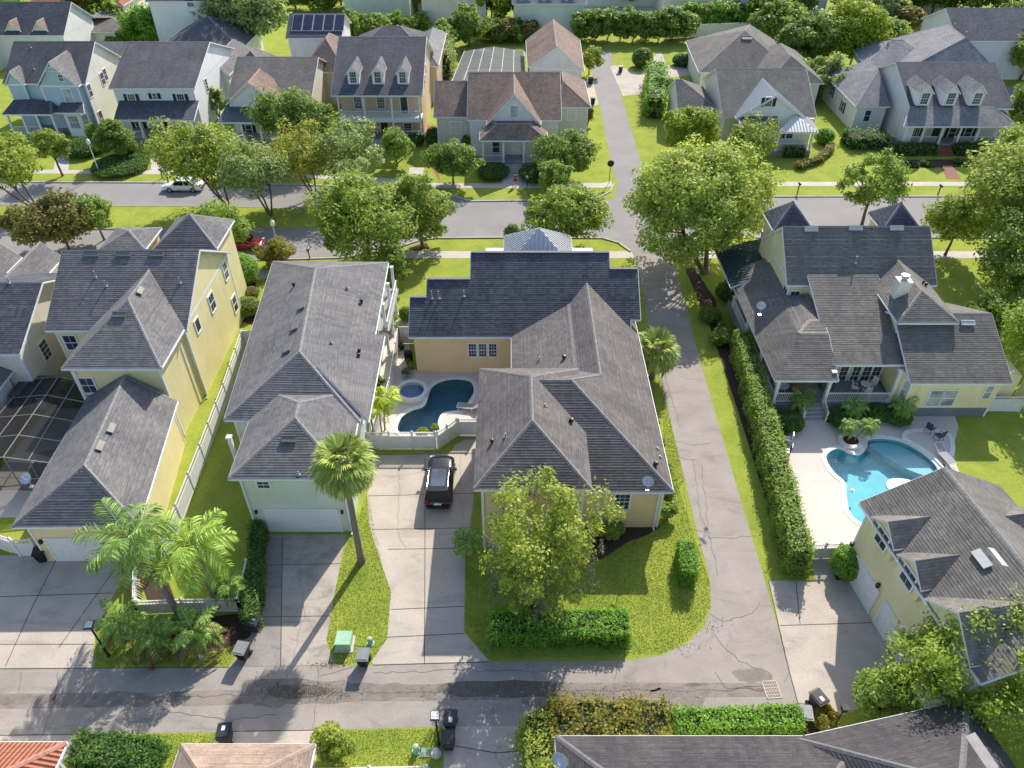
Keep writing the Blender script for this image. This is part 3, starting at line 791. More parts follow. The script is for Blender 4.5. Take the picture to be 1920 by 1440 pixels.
def palm(u, v, ht, kind, label, L=2.6, n=22, curve=(0, 0), r=(0.2, 0.14), mat=None, dry=None, base=None, group=None, name='palm_tree', ndry=6, ll=0.55, lw=0.05, bark=None, upr=(-0.55, 1.25), nleaf=46):
    b = P(u, v) if base is None else Vector(base); h = thing(name, b, label, 'palm', group)
    top = V(curve[0], curve[1], ht); t = LB(); pts = []; rads = []
    for k in range(13):
        s = k/12; pts.append(V(curve[0]*s*s, curve[1]*s*s, ht*s - (0.1 if k == 0 else 0))); rads.append((r[0]*(1-s)+r[1]*s)*(1.35 if k == 0 else 1.0)*(1+0.05*(k % 2)))
    t.path(pts, rads, 10)
    if kind == 'fan' and ht > 1: t.lathe(tuple(top - V(0,0,0.5)), [(r[1]*.9, 0), (r[1]*1.7, .2), (r[1]*1.9, .5), (r[1]*1.2, .75)], 10)
    t.build('trunk', bark or PBARK, h, smooth=True)
    out = {0: [], 1: []}; rach = LB(); rachd = LB()
    for i in range(n+ndry):
        az = i*2.39996 + rng.uniform(-.2, .2); f = (i+.5)/n
        el = (upr[1] - (upr[1]-upr[0])*f**0.85) if i < n else rng.uniform(-1.25, -0.75)
        g = 0 if i < n else 1
        if kind == 'feather': q, rp = frond_feather(L*rng.uniform(.85, 1.1), 0.75+0.35*f if i < n else 0.5, nleaf, lw, ll, up0=max(0.05, el*0.8) if i < n else -0.6)
        else: q, rp = frond_fan(L*0.55*rng.uniform(.85, 1.1), L*0.52, 0.35+0.55*f, up0=0.0)
        if kind == 'feather': tilt = 0.0 if i >= n else (el if el < 0 else el*0.25)
        else: tilt = el
        ca, sa = math.cos(tilt), math.sin(tilt)
        def rot(p):
            x, y, z = p[..., 0], p[..., 1], p[..., 2]; x2 = x*ca - z*sa; z2 = x*sa + z*ca
            if kind == 'fan': z2 = z2 - 0.10*(x2*x2+y*y)/max(L, .1)
            x3 = x2*math.cos(az)-y*math.sin(az); y3 = x2*math.sin(az)+y*math.cos(az); return np.stack([x3+top.x, y3+top.y, z2+top.z], -1)
        out[g].append(rot(q)); rp = rot(rp); st = 1 if len(rp) < 5 else 4
        (rach if g == 0 else rachd).path([tuple(p) for p in rp[::st]], [0.028*(1-.7*k/len(rp[::st])) for k in range(len(rp[::st]))], 4)
    for g, nm, m in ((0, 'crown', mat), (1, 'dead_fronds', dry)):
        if out[g] and m is not None:
            v_ = np.concatenate(out[g]).reshape(-1, 3); o = mesh_np(nm, v_, np.arange(len(v_)).reshape(-1, 4), m, h)
            (rach if g == 0 else rachd).build('frond_stems', m, o)
    return h
L_OAK = leaf('live_oak_leaves', (0.060, 0.092, 0.014), (0.130, 0.158, 0.024), (0.19, 0.20, 0.045))
L_OAKD = leaf('deep_green_leaves', (0.040, 0.070, 0.013), (0.090, 0.128, 0.021), (0.13, 0.175, 0.03))
L_BRIGHT = leaf('bright_green_leaves', (0.08, 0.13, 0.022), (0.15, 0.205, 0.038), (0.24, 0.27, 0.07), k=2.7)
L_OAKY = leaf('yellowish_oak_leaves', (0.066, 0.095, 0.018), (0.15, 0.175, 0.032), (0.25, 0.26, 0.06), k=3.2)
L_LIME = leaf('lime_yellow_leaves', (0.13, 0.19, 0.015), (0.24, 0.29, 0.022), (0.36, 0.36, 0.04), k=1.9)
L_CRAPE = leaf('yellow_green_leaves_tinged_orange', (0.075, 0.105, 0.016), (0.145, 0.165, 0.026), (0.22, 0.19, 0.04))
L_ORANGE = leaf('leaves_turning_orange', (0.10, 0.125, 0.02), (0.20, 0.20, 0.032), (0.38, 0.19, 0.05), k=2.9)
L_PALE = leaf('pale_silvery_leaves', (0.085, 0.12, 0.045), (0.17, 0.205, 0.075), (0.34, 0.35, 0.20), k=2.9)
L_MAG = leaf('magnolia_leaves_olive_brown', (0.035, 0.05, 0.012), (0.11, 0.085, 0.025), (0.2, 0.13, 0.05))
L_GOLD = leaf('golden_shrub_leaves', (0.10, 0.12, 0.015), (0.22, 0.175, 0.025), (0.34, 0.24, 0.05), k=1.9)
L_MOSSY = leaf('oak_leaves_yellowish', (0.075, 0.10, 0.018), (0.16, 0.18, 0.03), (0.26, 0.26, 0.06), k=3.6)
L_HEDGE = leaf('clipped_hedge_leaves', (0.045, 0.10, 0.012), (0.10, 0.175, 0.02), (0.16, 0.24, 0.035))
L_DKH = leaf('dark_hedge_leaves', (0.02, 0.05, 0.012), (0.05, 0.095, 0.018), (0.09, 0.14, 0.03))
L_PALM = leaf('feather_palm_leaflets', (0.05, 0.095, 0.018), (0.115, 0.17, 0.035), (0.23, 0.26, 0.09), 0.25)
L_FAN = leaf('fan_palm_leaves', (0.07, 0.11, 0.022), (0.16, 0.17, 0.04), (0.32, 0.26, 0.09), 0.25)
L_DRY = leaf('dry_palm_fronds', (0.17, 0.11, 0.05), (0.30, 0.20, 0.10), (0.40, 0.30, 0.18), 0.2, 1.3)
MOSS = leaf('hanging_moss', (0.13, 0.14, 0.085), (0.20, 0.205, 0.13), (0.26, 0.26, 0.17), 0.2, 1.0)
# ------------------------------------------------------------ ground, roads, drives
b = MB(); b.poly([(-900,-60,0),(900,-60,0),(900,1500,0),(-900,1500,0)]); tag(b.build('lawn_ground', GRASS), kind='structure')
ASPH = concrete('old_tan_grey_asphalt', (0.345, 0.308, 0.278), 0.36, 0.8)
STREET = concrete('street_asphalt', (0.28, 0.262, 0.258), 0.18, 0.4)
CONC = concrete('driveway_concrete', (0.49, 0.43, 0.37), 0.34, 0.8)
CONC_D = concrete('stained_driveway_concrete', (0.30, 0.275, 0.255), 0.5, 1.0)
CONC_C = concrete('brown_stained_driveway_concrete', (0.42, 0.37, 0.32), 0.6, 1.1)
WALK = concrete('sidewalk_concrete', (0.52, 0.48, 0.44), 0.2, 1.2)
GUT = concrete('wet_gutter_concrete', (0.27, 0.235, 0.205), 0.75, 1.4)
DECK = concrete('pool_deck_coating', (0.62, 0.56, 0.51), 0.08, 0.5)
JOINT = plain('dirty_expansion_joint', (0.075, 0.068, 0.062), 0.95, var=0.4, scale=5)
KERB = concrete('kerb_concrete', (0.46, 0.44, 0.42), 0.35, 1.5)
BRICKW = plain('red_brick_paving', (0.24, 0.10, 0.075), 0.9, var=0.3, scale=10)

# service lane behind the houses and the lane that climbs to the street
sheet('service_lane_road', [(-400,1254),(0,1253),(430,1251),(700,1247),(918,1241),(1100,1240),(1180,1238),(1240,1229),(1290,1205),(1322,1172),(1334,1130),(1330,1080),(1308,1000),(1284,900),(1262,810),(1240,720),(1218,620),(1200,520),(1190,480),(1189,472),
    (1264,472),(1267,500),(1317,692),(1372,880),(1432,1082),(1476,1245),(1500,1335),(1480,1352),(1245,1358),(1000,1362),(830,1363),(600,1369),(410,1373),(0,1379),(-400,1384)], 0.004, ASPH)
sheet('lane_gutter', [(-400,1303),(0,1301),(300,1298),(600,1288),(900,1281),(1180,1280),(1440,1281),(1455,1306),(1180,1308),(900,1312),(600,1316),(300,1325),(0,1329),(-400,1335)], 0.008, GUT)
# boulevard
sheet('street_road', [(-700,342),(0,342),(300,343),(560,347),(700,352),(820,358),(880,378),(960,377),(1080,376),(1150,374),(1160,340),(1152,332),(1110,130),(1118,95),(1146,95),(1150,130),(1196,285),(1212,345),(1235,362),(1290,370),(1600,369),(2600,369),(2600,446),(1290,446),(1266,460),(1264,476),(1188,476),(1184,470),(1150,448),(960,446),(820,447),(760,462),(640,484),(500,488),(0,488),(-700,488)], 0.0055, STREET)
b = MB(); md = [P(*q) for q in [(-700,386),(0,387),(300,388),(500,391),(600,394),(680,402),(700,412),(680,424),(600,430),(300,430),(0,430),(-700,430)]]
b.prism([(p.x,p.y) for p in md], 0.0, 0.12, bottom=False); tag(b.build('median_lawn', GRASS), kind='structure')
def kerb(pts, name='kerb', w=0.2, h=0.12):
    q = [P(*p) for p in pts]; b = MB()
    for a, c in zip(q[:-1], q[1:]):
        d = (c-a).normalized(); n = V(-d.y, d.x, 0)*w/2; e = d*0.04
        b.prism([(a-e+n)[:2], (a-e-n)[:2], (c+e-n)[:2], (c+e+n)[:2]], 0.0, h, bottom=False)
    tag(b.build(name, KERB), kind='structure')
kerb([(-700,342),(0,342),(300,343),(560,347),(700,352),(820,358),(880,378),(960,377),(1080,376),(1120,372),(1144,360),(1152,344)])
kerb([(1212,345),(1235,362),(1290,370),(1600,369),(2600,369)])
kerb([(820,447),(960,446),(1130,447),(1160,456),(1182,472)])
kerb([(1270,474),(1280,456),(1310,446),(1600,446),(2600,446)])
kerb([(-700,488),(0,488),(500,488),(640,484),(700,474),(760,460),(790,450),(820,447)])
kerb([(-700,386),(0,387),(300,388),(500,391),(600,394),(680,402),(700,412),(680,424),(600,430),(300,430),(0,430),(-700,430)])
# sidewalks
sheet('sidewalk', [(-700,317),(0,318),(330,320),(560,326),(700,332),(830,344),(1130,343),(1146,339),(1148,349),(1130,352),(830,353),(700,340),(560,333),(330,327),(0,325),(-700,324)], 0.008, WALK)
sheet('sidewalk', [(1204,338),(1290,341),(2600,341),(2600,348),(1290,349),(1207,346)], 0.008, WALK)
sheet('sidewalk', [(770,471),(1184,471),(1190,484),(770,484)], 0.008, WALK)
sheet('sidewalk', [(1264,472),(1380,471),(2600,471),(2600,484),(1380,484),(1268,485)], 0.008, WALK)
sheet('sidewalk', [(-700,507),(470,507),(500,507),(640,495),(770,471),(770,484),(650,510),(500,522),(470,523),(-700,523)], 0.008, WALK)
# garden paths on the far side
sheet('garden_path', [(285,262),(325,262),(322,300),(312,320),(284,320),(282,300)], 0.010, WALK)
sheet('garden_path', [(768,314),(795,314),(789,355),(763,352)], 0.010, WALK)
sheet('garden_path', [(945,325),(985,325),(988,344),(940,344)], 0.010, WALK)
sheet('brick_path', [(1757,304),(1783,304),(1802,336),(1776,336)], 0.010, BRICKW)
sheet('brick_path', [(800,235),(818,235),(824,340),(802,300)], 0.010, BRICKW)
sheet('garden_path', [(110,262),(135,262),(128,320),(100,320)], 0.010, WALK)
# far drives
sheet('driveway', [(1144,126),(1152,122),(1200,138),(1232,100),(1240,97),(1250,122),(1290,130),(1330,140),(1250,145),(1215,175),(1168,180)], 0.010, CONC)
sheet('driveway', [(1110,140),(1098,150),(1108,200),(1122,196)], 0.010, CONC)
# house drives on the service lane
sheet('driveway', [(-400,1042),(0,1042),(240,1036),(262,1040),(232,1080),(205,1130),(178,1185),(175,1253),(0,1254),(-400,1255)], 0.010, CONC)
sheet('driveway', [(497,1004),(650,1002),(642,1035),(628,1110),(612,1200),(623,1238),(632,1247),(430,1251),(468,1190),(482,1110)], 0.010, CONC_C)
# water-stained left half of the green house's drive
sheet('damp_drive_stain', [(499,1010),(530,1008),(528,1250),(432,1250),(470,1188),(484,1110)], 0.013, CONC_D)
sheet('driveway', [(700,853),(897,848),(885,960),(872,1050),(870,1185),(918,1241),(700,1247),(697,1240),(726,1198),(733,1110),(716,1060),(692,985),(688,930),(694,880)], 0.010, CONC)
sheet('driveway', [(1441,1089),(1528,1089),(1520,1046),(1560,1044),(1570,1086),(1608,1085),(1660,1190),(1680,1300),(1570,1345),(1500,1333),(1476,1245)], 0.010, CONC)
sheet('driveway', [(-400,1379),(185,1377),(170,1400),(100,1440),(-400,1440)], 0.010, CONC)
sheet('driveway', [(410,1371),(600,1368),(590,1440),(380,1440)], 0.010, CONC)
sheet('driveway', [(832,1362),(1010,1361),(1010,1500),(832,1500)], 0.010, CONC)
sheet('side_walk_path', [(724,600),(768,600),(768,694),(722,700)], 0.012, DECK)
sheet('driveway', [(843,853),(852,835),(872,824),(893,824),(893,849)], 0.0115, CONC)
# expansion joints and cracks
jb = MB()
def J(*p, w=0.045): ribbon(jb, [P(*q) for q in p], w, 0.0165)
for l in ([(690,930),(893,925)],[(697,993),(880,990)],[(728,1030),(876,1028)],[(733,1143),(870,1137)],[(727,1195),(870,1188)],[(700,1247),(918,1241)],
          [(797,860),(797,990),(796,1245)],[(695,853),(893,850)],
          [(0,1119),(212,1112)],[(0,1208),(176,1208)],[(0,1254),(430,1251)],[(110,1040),(60,1140),(10,1250)],[(235,1040),(110,1215)],
          [(530,1008),(526,1250)],[(470,1157),(620,1155)],[(490,1060),(638,1057)],
          [(1463,1173),(1655,1167)],[(1500,1170),(1492,1090)],[(1441,1089),(1476,1245),(1500,1333)],
          [(832,1395),(930,1412),(1010,1405)],[(0,1379),(185,1377)],[(410,1372),(600,1369)]): J(*l)
tag(jb.build('expansion_joints', JOINT), kind='structure')
cb = MB()
def Cr(*p, w=0.016, z=0.0165, j=0.09): ribbon(cb, [P(*q) for q in p], w, z, j)
for l in ([(746,862),(750,925),(744,990),(760,1028)],[(865,855),(862,925),(868,985),(850,1030)],[(575,1012),(560,1060),(572,1150),(548,1240)],[(1330,1150),(1355,1165),(1410,1150),(1425,1130)],
          [(1240,850),(1262,856),(1310,865)],[(1262,825),(1300,835),(1335,830)],[(1300,860),(1312,960),(1330,1010),(1420,1005)],[(1315,870),(1330,1000),(1345,1080)],[(1340,1190),(1385,1240),(1440,1260)],
          [(1020,1362),(1010,1300),(1000,1245)],[(595,1250),(598,1290),(590,1330),(585,1368)],[(600,1268),(660,1252)],[(80,1380),(105,1310),(110,1255)],[(300,1330),(420,1350),(520,1340)],
          [(1460,1180),(1480,1250),(1470,1280)],[(1340,1260),(1360,1290),(1440,1288)],[(1180,700),(1230,690)],[(1150,1285),(1160,1240)],[(940,1395),(928,1412),(945,1440)],[(1210,560),(1230,640),(1250,720),(1275,800)],
          [(1280,900),(1290,990),(1335,1000)],[(40,1260),(35,1300)],[(700,1262),(860,1256),(1100,1262)],[(240,1310),(560,1300),(880,1296),(1440,1293)]): Cr(*l)
tag(cb.build('pavement_cracks', JOINT), kind='structure')
# wet and weathered patches worn along the middle of the lane
WET = plain('dark_wet_asphalt', (.11,.095,.08), .5, var=.3, scale=2.5); DAMP = plain('damp_worn_asphalt', (.19,.165,.145), .75, var=.25, scale=1.8)
def patch(px, z, mat, j=.12):
    q = [P(*p) for p in px]; q = smooth_patch(q, j); b = MB(); ar = sum(q[k].x*q[(k+1)%len(q)].y - q[(k+1)%len(q)].x*q[k].y for k in range(len(q)))
    b.poly([(p.x,p.y,z) for p in (q if ar > 0 else q[::-1])]); tag(b.build('worn_patch', mat), kind='structure')
def smooth_patch(q, j):
    o = smooth_loop(q, 7); return [p + V(noise.noise(p*1.3)*j*3, noise.noise(p*2.1+V(5,5,0))*j*2, 0) for p in o]
for px in ([(470,1275),(640,1278),(760,1284),(900,1282),(905,1306),(760,1309),(600,1318),(480,1322)], [(0,1308),(90,1302),(105,1315),(60,1322),(0,1322)], [(120,1300),(260,1300),(300,1318),(180,1326),(110,1318)], [(1050,1288),(1180,1284),(1240,1292),(1200,1308),(1060,1308)], [(1230,1290),(1330,1288),(1320,1306),(1240,1308)], [(1370,1262),(1400,1255),(1440,1258),(1450,1275),(1400,1280)], [(1000,1310),(1240,1312),(1320,1308),(1310,1330),(1290,1338),(1270,1322),(1010,1326)]): patch(px, .0105, DAMP)
for px in ([(845,1280),(1048,1278),(1052,1300),(1040,1306),(850,1304)], [(500,1290),(560,1284),(620,1290),(600,1306),(520,1308)], [(1225,1296),(1262,1292),(1268,1302),(1232,1305)], [(1290,1294),(1310,1292),(1312,1303),(1296,1305)]): patch(px, .013, WET, .08)
# planting beds
def bed(name, px, z=0.02, n=0):
    return sheet(name, px, z, MULCH)
bed('mulch_bed', [(1105,985),(1190,985),(1240,987),(1215,1003),(1180,1015),(1135,1045),(1105,1060),(1060,1060)])
bed('mulch_bed', [(300,1165),(455,1150),(478,1165),(468,1195),(425,1215),(330,1215),(300,1190)])
bed('mulch_bed', [(1395,640),(1352,610),(1340,560),(1300,500),(1285,505),(1330,610),(1380,760),(1440,950),(1480,1050),(1510,1050)])
bed('mulch_bed', [(1555,1040),(1605,1025),(1612,1085),(1568,1088)])
bed('mulch_bed', [(1460,770),(1500,790),(1545,790),(1600,770),(1640,765),(1690,745),(1690,790),(1640,798),(1600,785),(1560,792),(1500,800),(1460,800)], 0.012)
bed('mulch_bed', [(262,1085),(310,1075),(330,1130),(280,1135)])
bed('mulch_bed', [(1750,595),(1870,590),(1880,690),(1840,700),(1800,640)])
bed('mulch_bed', [(765,465),(800,455),(805,466),(780,470)])
bed('mulch_bed', [(440,530),(480,530),(475,610),(445,600)])
bed('mulch_bed', [(1670,300),(1850,298),(1860,312),(1680,316)])
bed('mulch_bed', [(1500,1336),(1560,1332),(1575,1355),(1540,1380),(1500,1375)])
bed('mulch_bed', [(470,130),(520,130),(500,200),(460,220)])
# ------------------------------------------------------------ the near block of houses
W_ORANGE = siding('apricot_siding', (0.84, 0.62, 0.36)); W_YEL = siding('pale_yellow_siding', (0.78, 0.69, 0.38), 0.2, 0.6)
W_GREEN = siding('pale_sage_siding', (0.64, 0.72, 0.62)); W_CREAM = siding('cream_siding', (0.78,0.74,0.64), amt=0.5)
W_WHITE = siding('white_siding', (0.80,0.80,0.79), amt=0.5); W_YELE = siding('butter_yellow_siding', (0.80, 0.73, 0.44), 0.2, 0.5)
METAL_W = plain('white_standing_seam_metal', (0.55, 0.56, 0.57), 0.4, 0.2, var=0.05)
GREY_BASE = plain('blue_grey_foundation_paint', (0.16, 0.18, 0.21), 0.7)
DECKW = plain('grey_porch_boards', (0.25, 0.25, 0.27), 0.7, var=0.2, scale=6)
def seam_roof(h, faces, mat, name='porch_roof', step=0.4, fascia=WHITE):
    """standing-seam metal: smooth faces with raised ribs running up the slope"""
    o = roof_faces(h, faces, mat, name=name, fascia=fascia, caps=False); b = MB()
    for f in faces:
        f = [Vector(p) for p in f]; n = (f[1]-f[0]).cross(f[2]-f[0]).normalized()
        if n.z < 0: n = -n
        lv = V(-n.y, n.x, 0)
        if lv.length < 0.05: continue
        lv.normalize(); up = n.cross(lv); ss = [p.dot(lv) for p in f]; lo, hi = min(ss), max(ss); s = lo + step*0.5
        while s < hi:
            xs = []
            for i in range(len(f)):
                a, c = f[i], f[(i+1) % len(f)]; sa, sc = a.dot(lv)-s, c.dot(lv)-s
                if sa*sc < 0: xs.append(a.lerp(c, sa/(sa-sc)))
            if len(xs) >= 2:
                a, c = xs[0], xs[1]
                if (a-c).length > 0.2: b.obox((a+c)/2 + n*0.055, (c-a)/2, lv*0.02, n*0.03)
            s += step
    for a_ in faces:
        f = [Vector(p) for p in a_]
    b.build('seam', mat, o); return o

# --- the apricot house in the middle
H = thing('house', (4, 41, 0), 'apricot orange house in the middle with a long dark front roof', 'house')
p = .64
strips = [(-8.35, -7.0, 52.2), (-7.0, -3.35, 53.6), (-3.35, 8.4, 55.7), (8.4, 10.75, 54.4)]
def zf(y): return 4.1 + p*(y-49.2)
front = [(-8.35,49.2,4.1),(9.9,49.2,4.1),(9.9,50.5,zf(50.5)),(10.75,50.5,zf(50.5)),(10.75,54.4,zf(54.4)),(8.4,54.4,zf(54.4)),(8.4,55.7,zf(55.7)),(-3.35,55.7,zf(55.7)),(-3.35,53.6,zf(53.6)),(-7.0,53.6,zf(53.6)),(-7.0,52.2,zf(52.2)),(-8.35,52.2,zf(52.2))]
roof_faces(H, [front], SH_DARK, caps=False)
for x0, x1, yr in strips: roof_faces(H, [[(x0,yr,zf(yr)),(x1,yr,zf(yr)),(x1,2*yr-49.2,4.1),(x0,2*yr-49.2,4.1)]], SH_DARK, caps=False)
rc = MB()
for x0, x1, yr in strips: rc.obox(((x0+x1)/2, yr, zf(yr)+0.05), ((x1-x0)/2,0,0), (0,0.15,0), (0,0,0.02))
rc.build('ridge_cap', CAP[SH_DARK.name], H)
b = MB()
for x0, x1, yr in strips:
    X0 = x0+.35 if x0 < -8 else x0; X1 = x1-.35 if x1 > 10 else x1; y0, y1, zt = 49.65, 2*yr-49.65, 4.15
    if x1 > 10: y0 = 50.9
    b.prism([(X0,y0),(X1,y0),(X1,y1),(X0,y1)], 0, zt)
    for x, s in ((X0, -1), (X1, 1)):
        q = [(x,y0,zt),(x,y1,zt),(x,yr,zf(yr)-0.22)]; b.poly(q if s > 0 else q[::-1])
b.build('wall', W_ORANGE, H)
R1 = [[(10.5,32.3,4.1),(10.5,52,4.1),(6.4,53.3,6.72),(6.4,40.9,6.72),(4.15,38.65,8.16)], [(1.37,32.3,4.1),(10.5,32.3,4.1),(4.15,38.65,8.16),(1.37,38.65,8.16)],
      [(4.15,38.65,8.16),(6.4,40.9,6.72),(4.85,42.6,5.66),(0.1,45,4.1),(-1.0,45,4.1),(1.37,38.65,8.16)], [(6.4,40.9,6.72),(6.4,53.3,6.72),(4.85,51.6,5.66),(4.85,42.6,5.66)], [(4.85,42.6,5.66),(4.85,51.6,5.66),(0.1,49.2,4.1),(0.1,45,4.1)]]
roof_faces(H, R1, SH_WARM)
b = MB(); b.prism([(1.5,32.75),(10.05,32.75),(10.05,51.5),(1.5,51.5)], 0, 4.12); b.build('wall', W_ORANGE, H)
b = MB(); b.box(9.93,10.08,32.72,32.86,0,3.9); b.box(9.7,10.1,32.68,32.745,3.72,3.9); b.box(4.6,9.7,32.69,32.745,3.72,3.9); b.build('corner_trim', WHITE, H)
GUTTER[0] = False
Lc = mass(H, [(-2.24,30.6,6.2),(4.98,30.6,6.2),(4.98,42.4,6.2),(-2.24,42.4,6.2)], [(1.37,34.3,8.5),(1.37,38.7,8.5)], W_ORANGE, SH_WARM)
GUTTER[0] = True
window(H, (1.5,32.75), (10,32.75), (1166,940), 0.95, 1.45, 3, 4)
for u in (886, 905, 924): window(H, (-8,49.65), (1.5,49.65), (u,656), 0.62, 1.3, 3, 4, tw=0.09)
door(H, (-1.8,31.05), (4.5,31.05), ('s', 3.2, 0.02), 4.9, 2.3, name='garage_door', panels=(8,4), handle=False)
door(H, (-2,49.65), (2,49.65), ('s', 3.3, 0.1), 0.9, 2.2, mat=GLASS, panels=(1,1), name='glass_door')
fr = [(1.37,32.3,4.1),(10.5,32.3,4.1),(4.15,38.65,8.16)]; rt = [(10.5,32.3,4.1),(10.5,52,4.1),(6.4,41,6.72)]; dk = front[:3]; lf = [(6.4,41,6.72),(4.85,51.6,5.66),(4.85,42.6,5.66)]; lw_ = R1[4][:3]
ll_ = [(-2.24,30.6,6.2),(1.37,34.3,8.5),(-2.24,42.4,6.2)]; lr_ = [(4.98,30.6,6.2),(1.37,34.3,8.5),(4.98,42.4,6.2)]
for u, v in ((1071,792),): turbine_vent(H, u, v, lr_)
turbine_vent(H, 1229, 873, rt); pipe_vent(H, 1232, 842, rt, 0.2); pipe_vent(H, 1237, 858, rt, 0.2); pipe_vent(H, 1022, 762, lr_, 0.25)
turbine_vent(H, 922, 831, ll_, 0.1); pipe_vent(H, 948, 820, ll_, 0.35); turbine_vent(H, 1057, 673, lw_); pipe_vent(H, 1011, 676, lw_, 0.35); pipe_vent(H, 1050, 697, R1[2][:3], 0.2)
pipe_vent(H, 810, 560, dk, 0.75); pipe_vent(H, 823, 560, dk, 0.75); pipe_vent(H, 870, 556, dk, 0.6)
seam_roof(H, [[(-.6,60,3.95),(6.0,60,3.95),(2.7,63.3,6.55)],[(6.0,60,3.95),(6.0,66.6,3.95),(2.7,63.3,6.55)],[(6.0,66.6,3.95),(-.6,66.6,3.95),(2.7,63.3,6.55)],[(-.6,66.6,3.95),(-.6,60,3.95),(2.7,63.3,6.55)]], METAL_W)
b = MB(); b.box(-2.4,8.0,58,64.2,3.72,3.9); b.build('porch_roof', plain('white_flat_roof', (0.62,0.63,0.64), 0.6), H)
for x in (-2.2, 0.5, 4.9, 7.8): column(H, x, 64.0, 0.3, 3.72)
b = MB(); b.box(-2.4,8.0,60,64.3,0,0.3); b.build('porch_deck', DECKW, H)
# its satellite dish
def dish(u, v, plane, label, size=0.42, face=-0.5, tilt=0.9, base=None):
    q, n = onface(u, v, plane) if base is None else (Vector(base), None)
    h = thing('satellite_dish', q, label, 'satellite dish'); t = LB(); t.tube((0,0,-0.05),(0,0,0.45),0.025,0.025,6); t.box(-.12,.12,-.12,.12,-.03,.03); t.build('mast', plain('galvanised_steel', (.4,.4,.42), .4, .6), h)
    d = Vector((math.sin(face)*math.cos(tilt), -math.cos(face)*math.cos(tilt), math.sin(tilt))); a = d.orthogonal().normalized(); bb = d.cross(a); m = LB(); c = V(0,0,.75); i0 = 0; rings = 5
    for k in range(rings):
        r = size*k/(rings-1)+0.001
        for j in range(16):
            t_ = 2*math.pi*j/16; pnt = c + a*r*math.cos(t_)*1.0 + bb*r*math.sin(t_)*1.12 + d*(r*r*0.35/size); m.v.append(tuple(pnt))
    for k in range(rings-1):
        for j in range(16): m.f.append((k*16+j, k*16+(j+1)%16, (k+1)*16+(j+1)%16, (k+1)*16+j)); m.m.append(0)
    n0 = len(m.v); m.v += [tuple(Vector(q_) - d*0.03) for q_ in m.v]
    m.f += [tuple(x+n0 for x in f[::-1]) for f in list(m.f)]; m.m += [0]*(len(m.f)-len(m.m)); m.build('reflector', plain('dish_grey_paint', (.50,.53,.58), .45), h, smooth=True)
    ar = LB(); ar.tube(c - bb*size*0.9, c + d*size*1.2, .018, .018, 5); ar.obox(c + d*size*1.25, a*.05, bb*.05, d*.07); ar.tube((0,0,.45), c - d*0.03, .025, .025, 6); ar.build('feed_arm', plain('galvanised_steel', (.4,.4,.42), .4, .6), h)
    return h
dish(1213, 918, fr, 'grey satellite dish on the front roof corner of the apricot house', 0.34)

# --- long grey-roofed sage green house left of it
H = thing('house', (-14, 36, 0), 'long sage green house with a grey hip roof behind the tall fan palm', 'house')
C1 = mass(H, [P(420,787,5.7), (-10.3,37.2,5.7), (-11.0,58.4,5.7), P(512,490,5.7)], [(-14.95,41.8,8.2),(-16.1,53.2,8.2)], W_GREEN, SH_GREY)
roof_faces(H, [[(-15.0,42.2,7.95),(-10.6,47.3,5.72),(-9.9,47.3,5.6),(-9.7,37.3,5.6),(-13.0,40.3,7.3)]], SH_GREY, caps=False)
# left cross wing with its own front hip
if False: roof_faces(H, [[(-16.15,52.6,8.12),(-15.85,51.2,7.95),(-20.9,44.3,5.78),(-21.0,45.2,5.86)]], SH_GREY, caps=False)
C2 = mass(H, [(-17.7,31.95,5.7),(-10.25,31.95,5.7),(-10.5,40.76,5.7),(-17.9,40.76,5.7)], [(-14.0,35.6,7.55),(-14.1,37.1,7.55)], W_GREEN, SH_GREY)
door(H, C2[0], C2[1], ('s', 3.4, 0.02), 4.75, 2.25, name='garage_door', panels=(8,4), handle=False)
window(H, C2[0], C2[1], (494,908), 0.75, 0.55, 2, 2)
fr = [(-17.7,31.95,5.7),(-10.25,31.95,5.7),(-14.0,35.6,7.55)]; box_vent(H, 543, 824, fr, 0.95, 0.45)
pipe_vent(H, 560, 890, fr, 0.3)
rt = [(-10.3,37.2,5.7),(-11.0,58.4,5.7),(-14.95,41.8,8.2)]; lf = [P(420,787,5.7),(-14.95,41.8,8.2),(-16.1,53.2,8.2)]
for u, v in ((568,575),(555,614),(541,655)):
    q, n = onface(u, v, lf); bx = MB(); al = V(0.07,-1,0).normalized(); bx.obox(q+n*0.14, al*0.45, n.cross(al)*0.3, n*0.05); bx.obox(q+n*0.06, al*0.4, n.cross(al)*0.2, n*0.06); bx.build('roof_vent', VENT, H)
turbine_vent(H, 678, 568, rt, 0.13); turbine_vent(H, 674, 661, rt, .1); turbine_vent(H, 673, 670, rt, .1); pipe_vent(H, 651, 540, rt, 0.25); pipe_vent(H, 621, 643, rt, 0.25); turbine_vent(H, 551, 537, lf, 0.12)
for s in (-1, 1): b = MB(); b.obox(C2[0].lerp(C2[1], .5) + V(s*2.85, -0.1, 2.1), (.07,0,0), (0,.07,0), (0,0,.14)); b.build('wall_lantern', BLACK, H)
for y in (52.0, 55.2, 58.0): column(H, -10.7, y, 0.2, 5.5, 0.11)
b = MB(); b.box(-11.4,-10.3,51.5,58.2,2.9,3.05); b.build('porch_floor', DECKW, H); railing(H, [(-10.45,51.5),(-10.45,58.1)], 3.05)
for y in (35, 38.5): column(H, -18.9, y+1, 0.1, 5.5, 0.13)
for y in (40,43,46): window(H, (-10.8,37.5), (-11.4,58), ('s', y-37, 3.6), 0.9, 1.5)

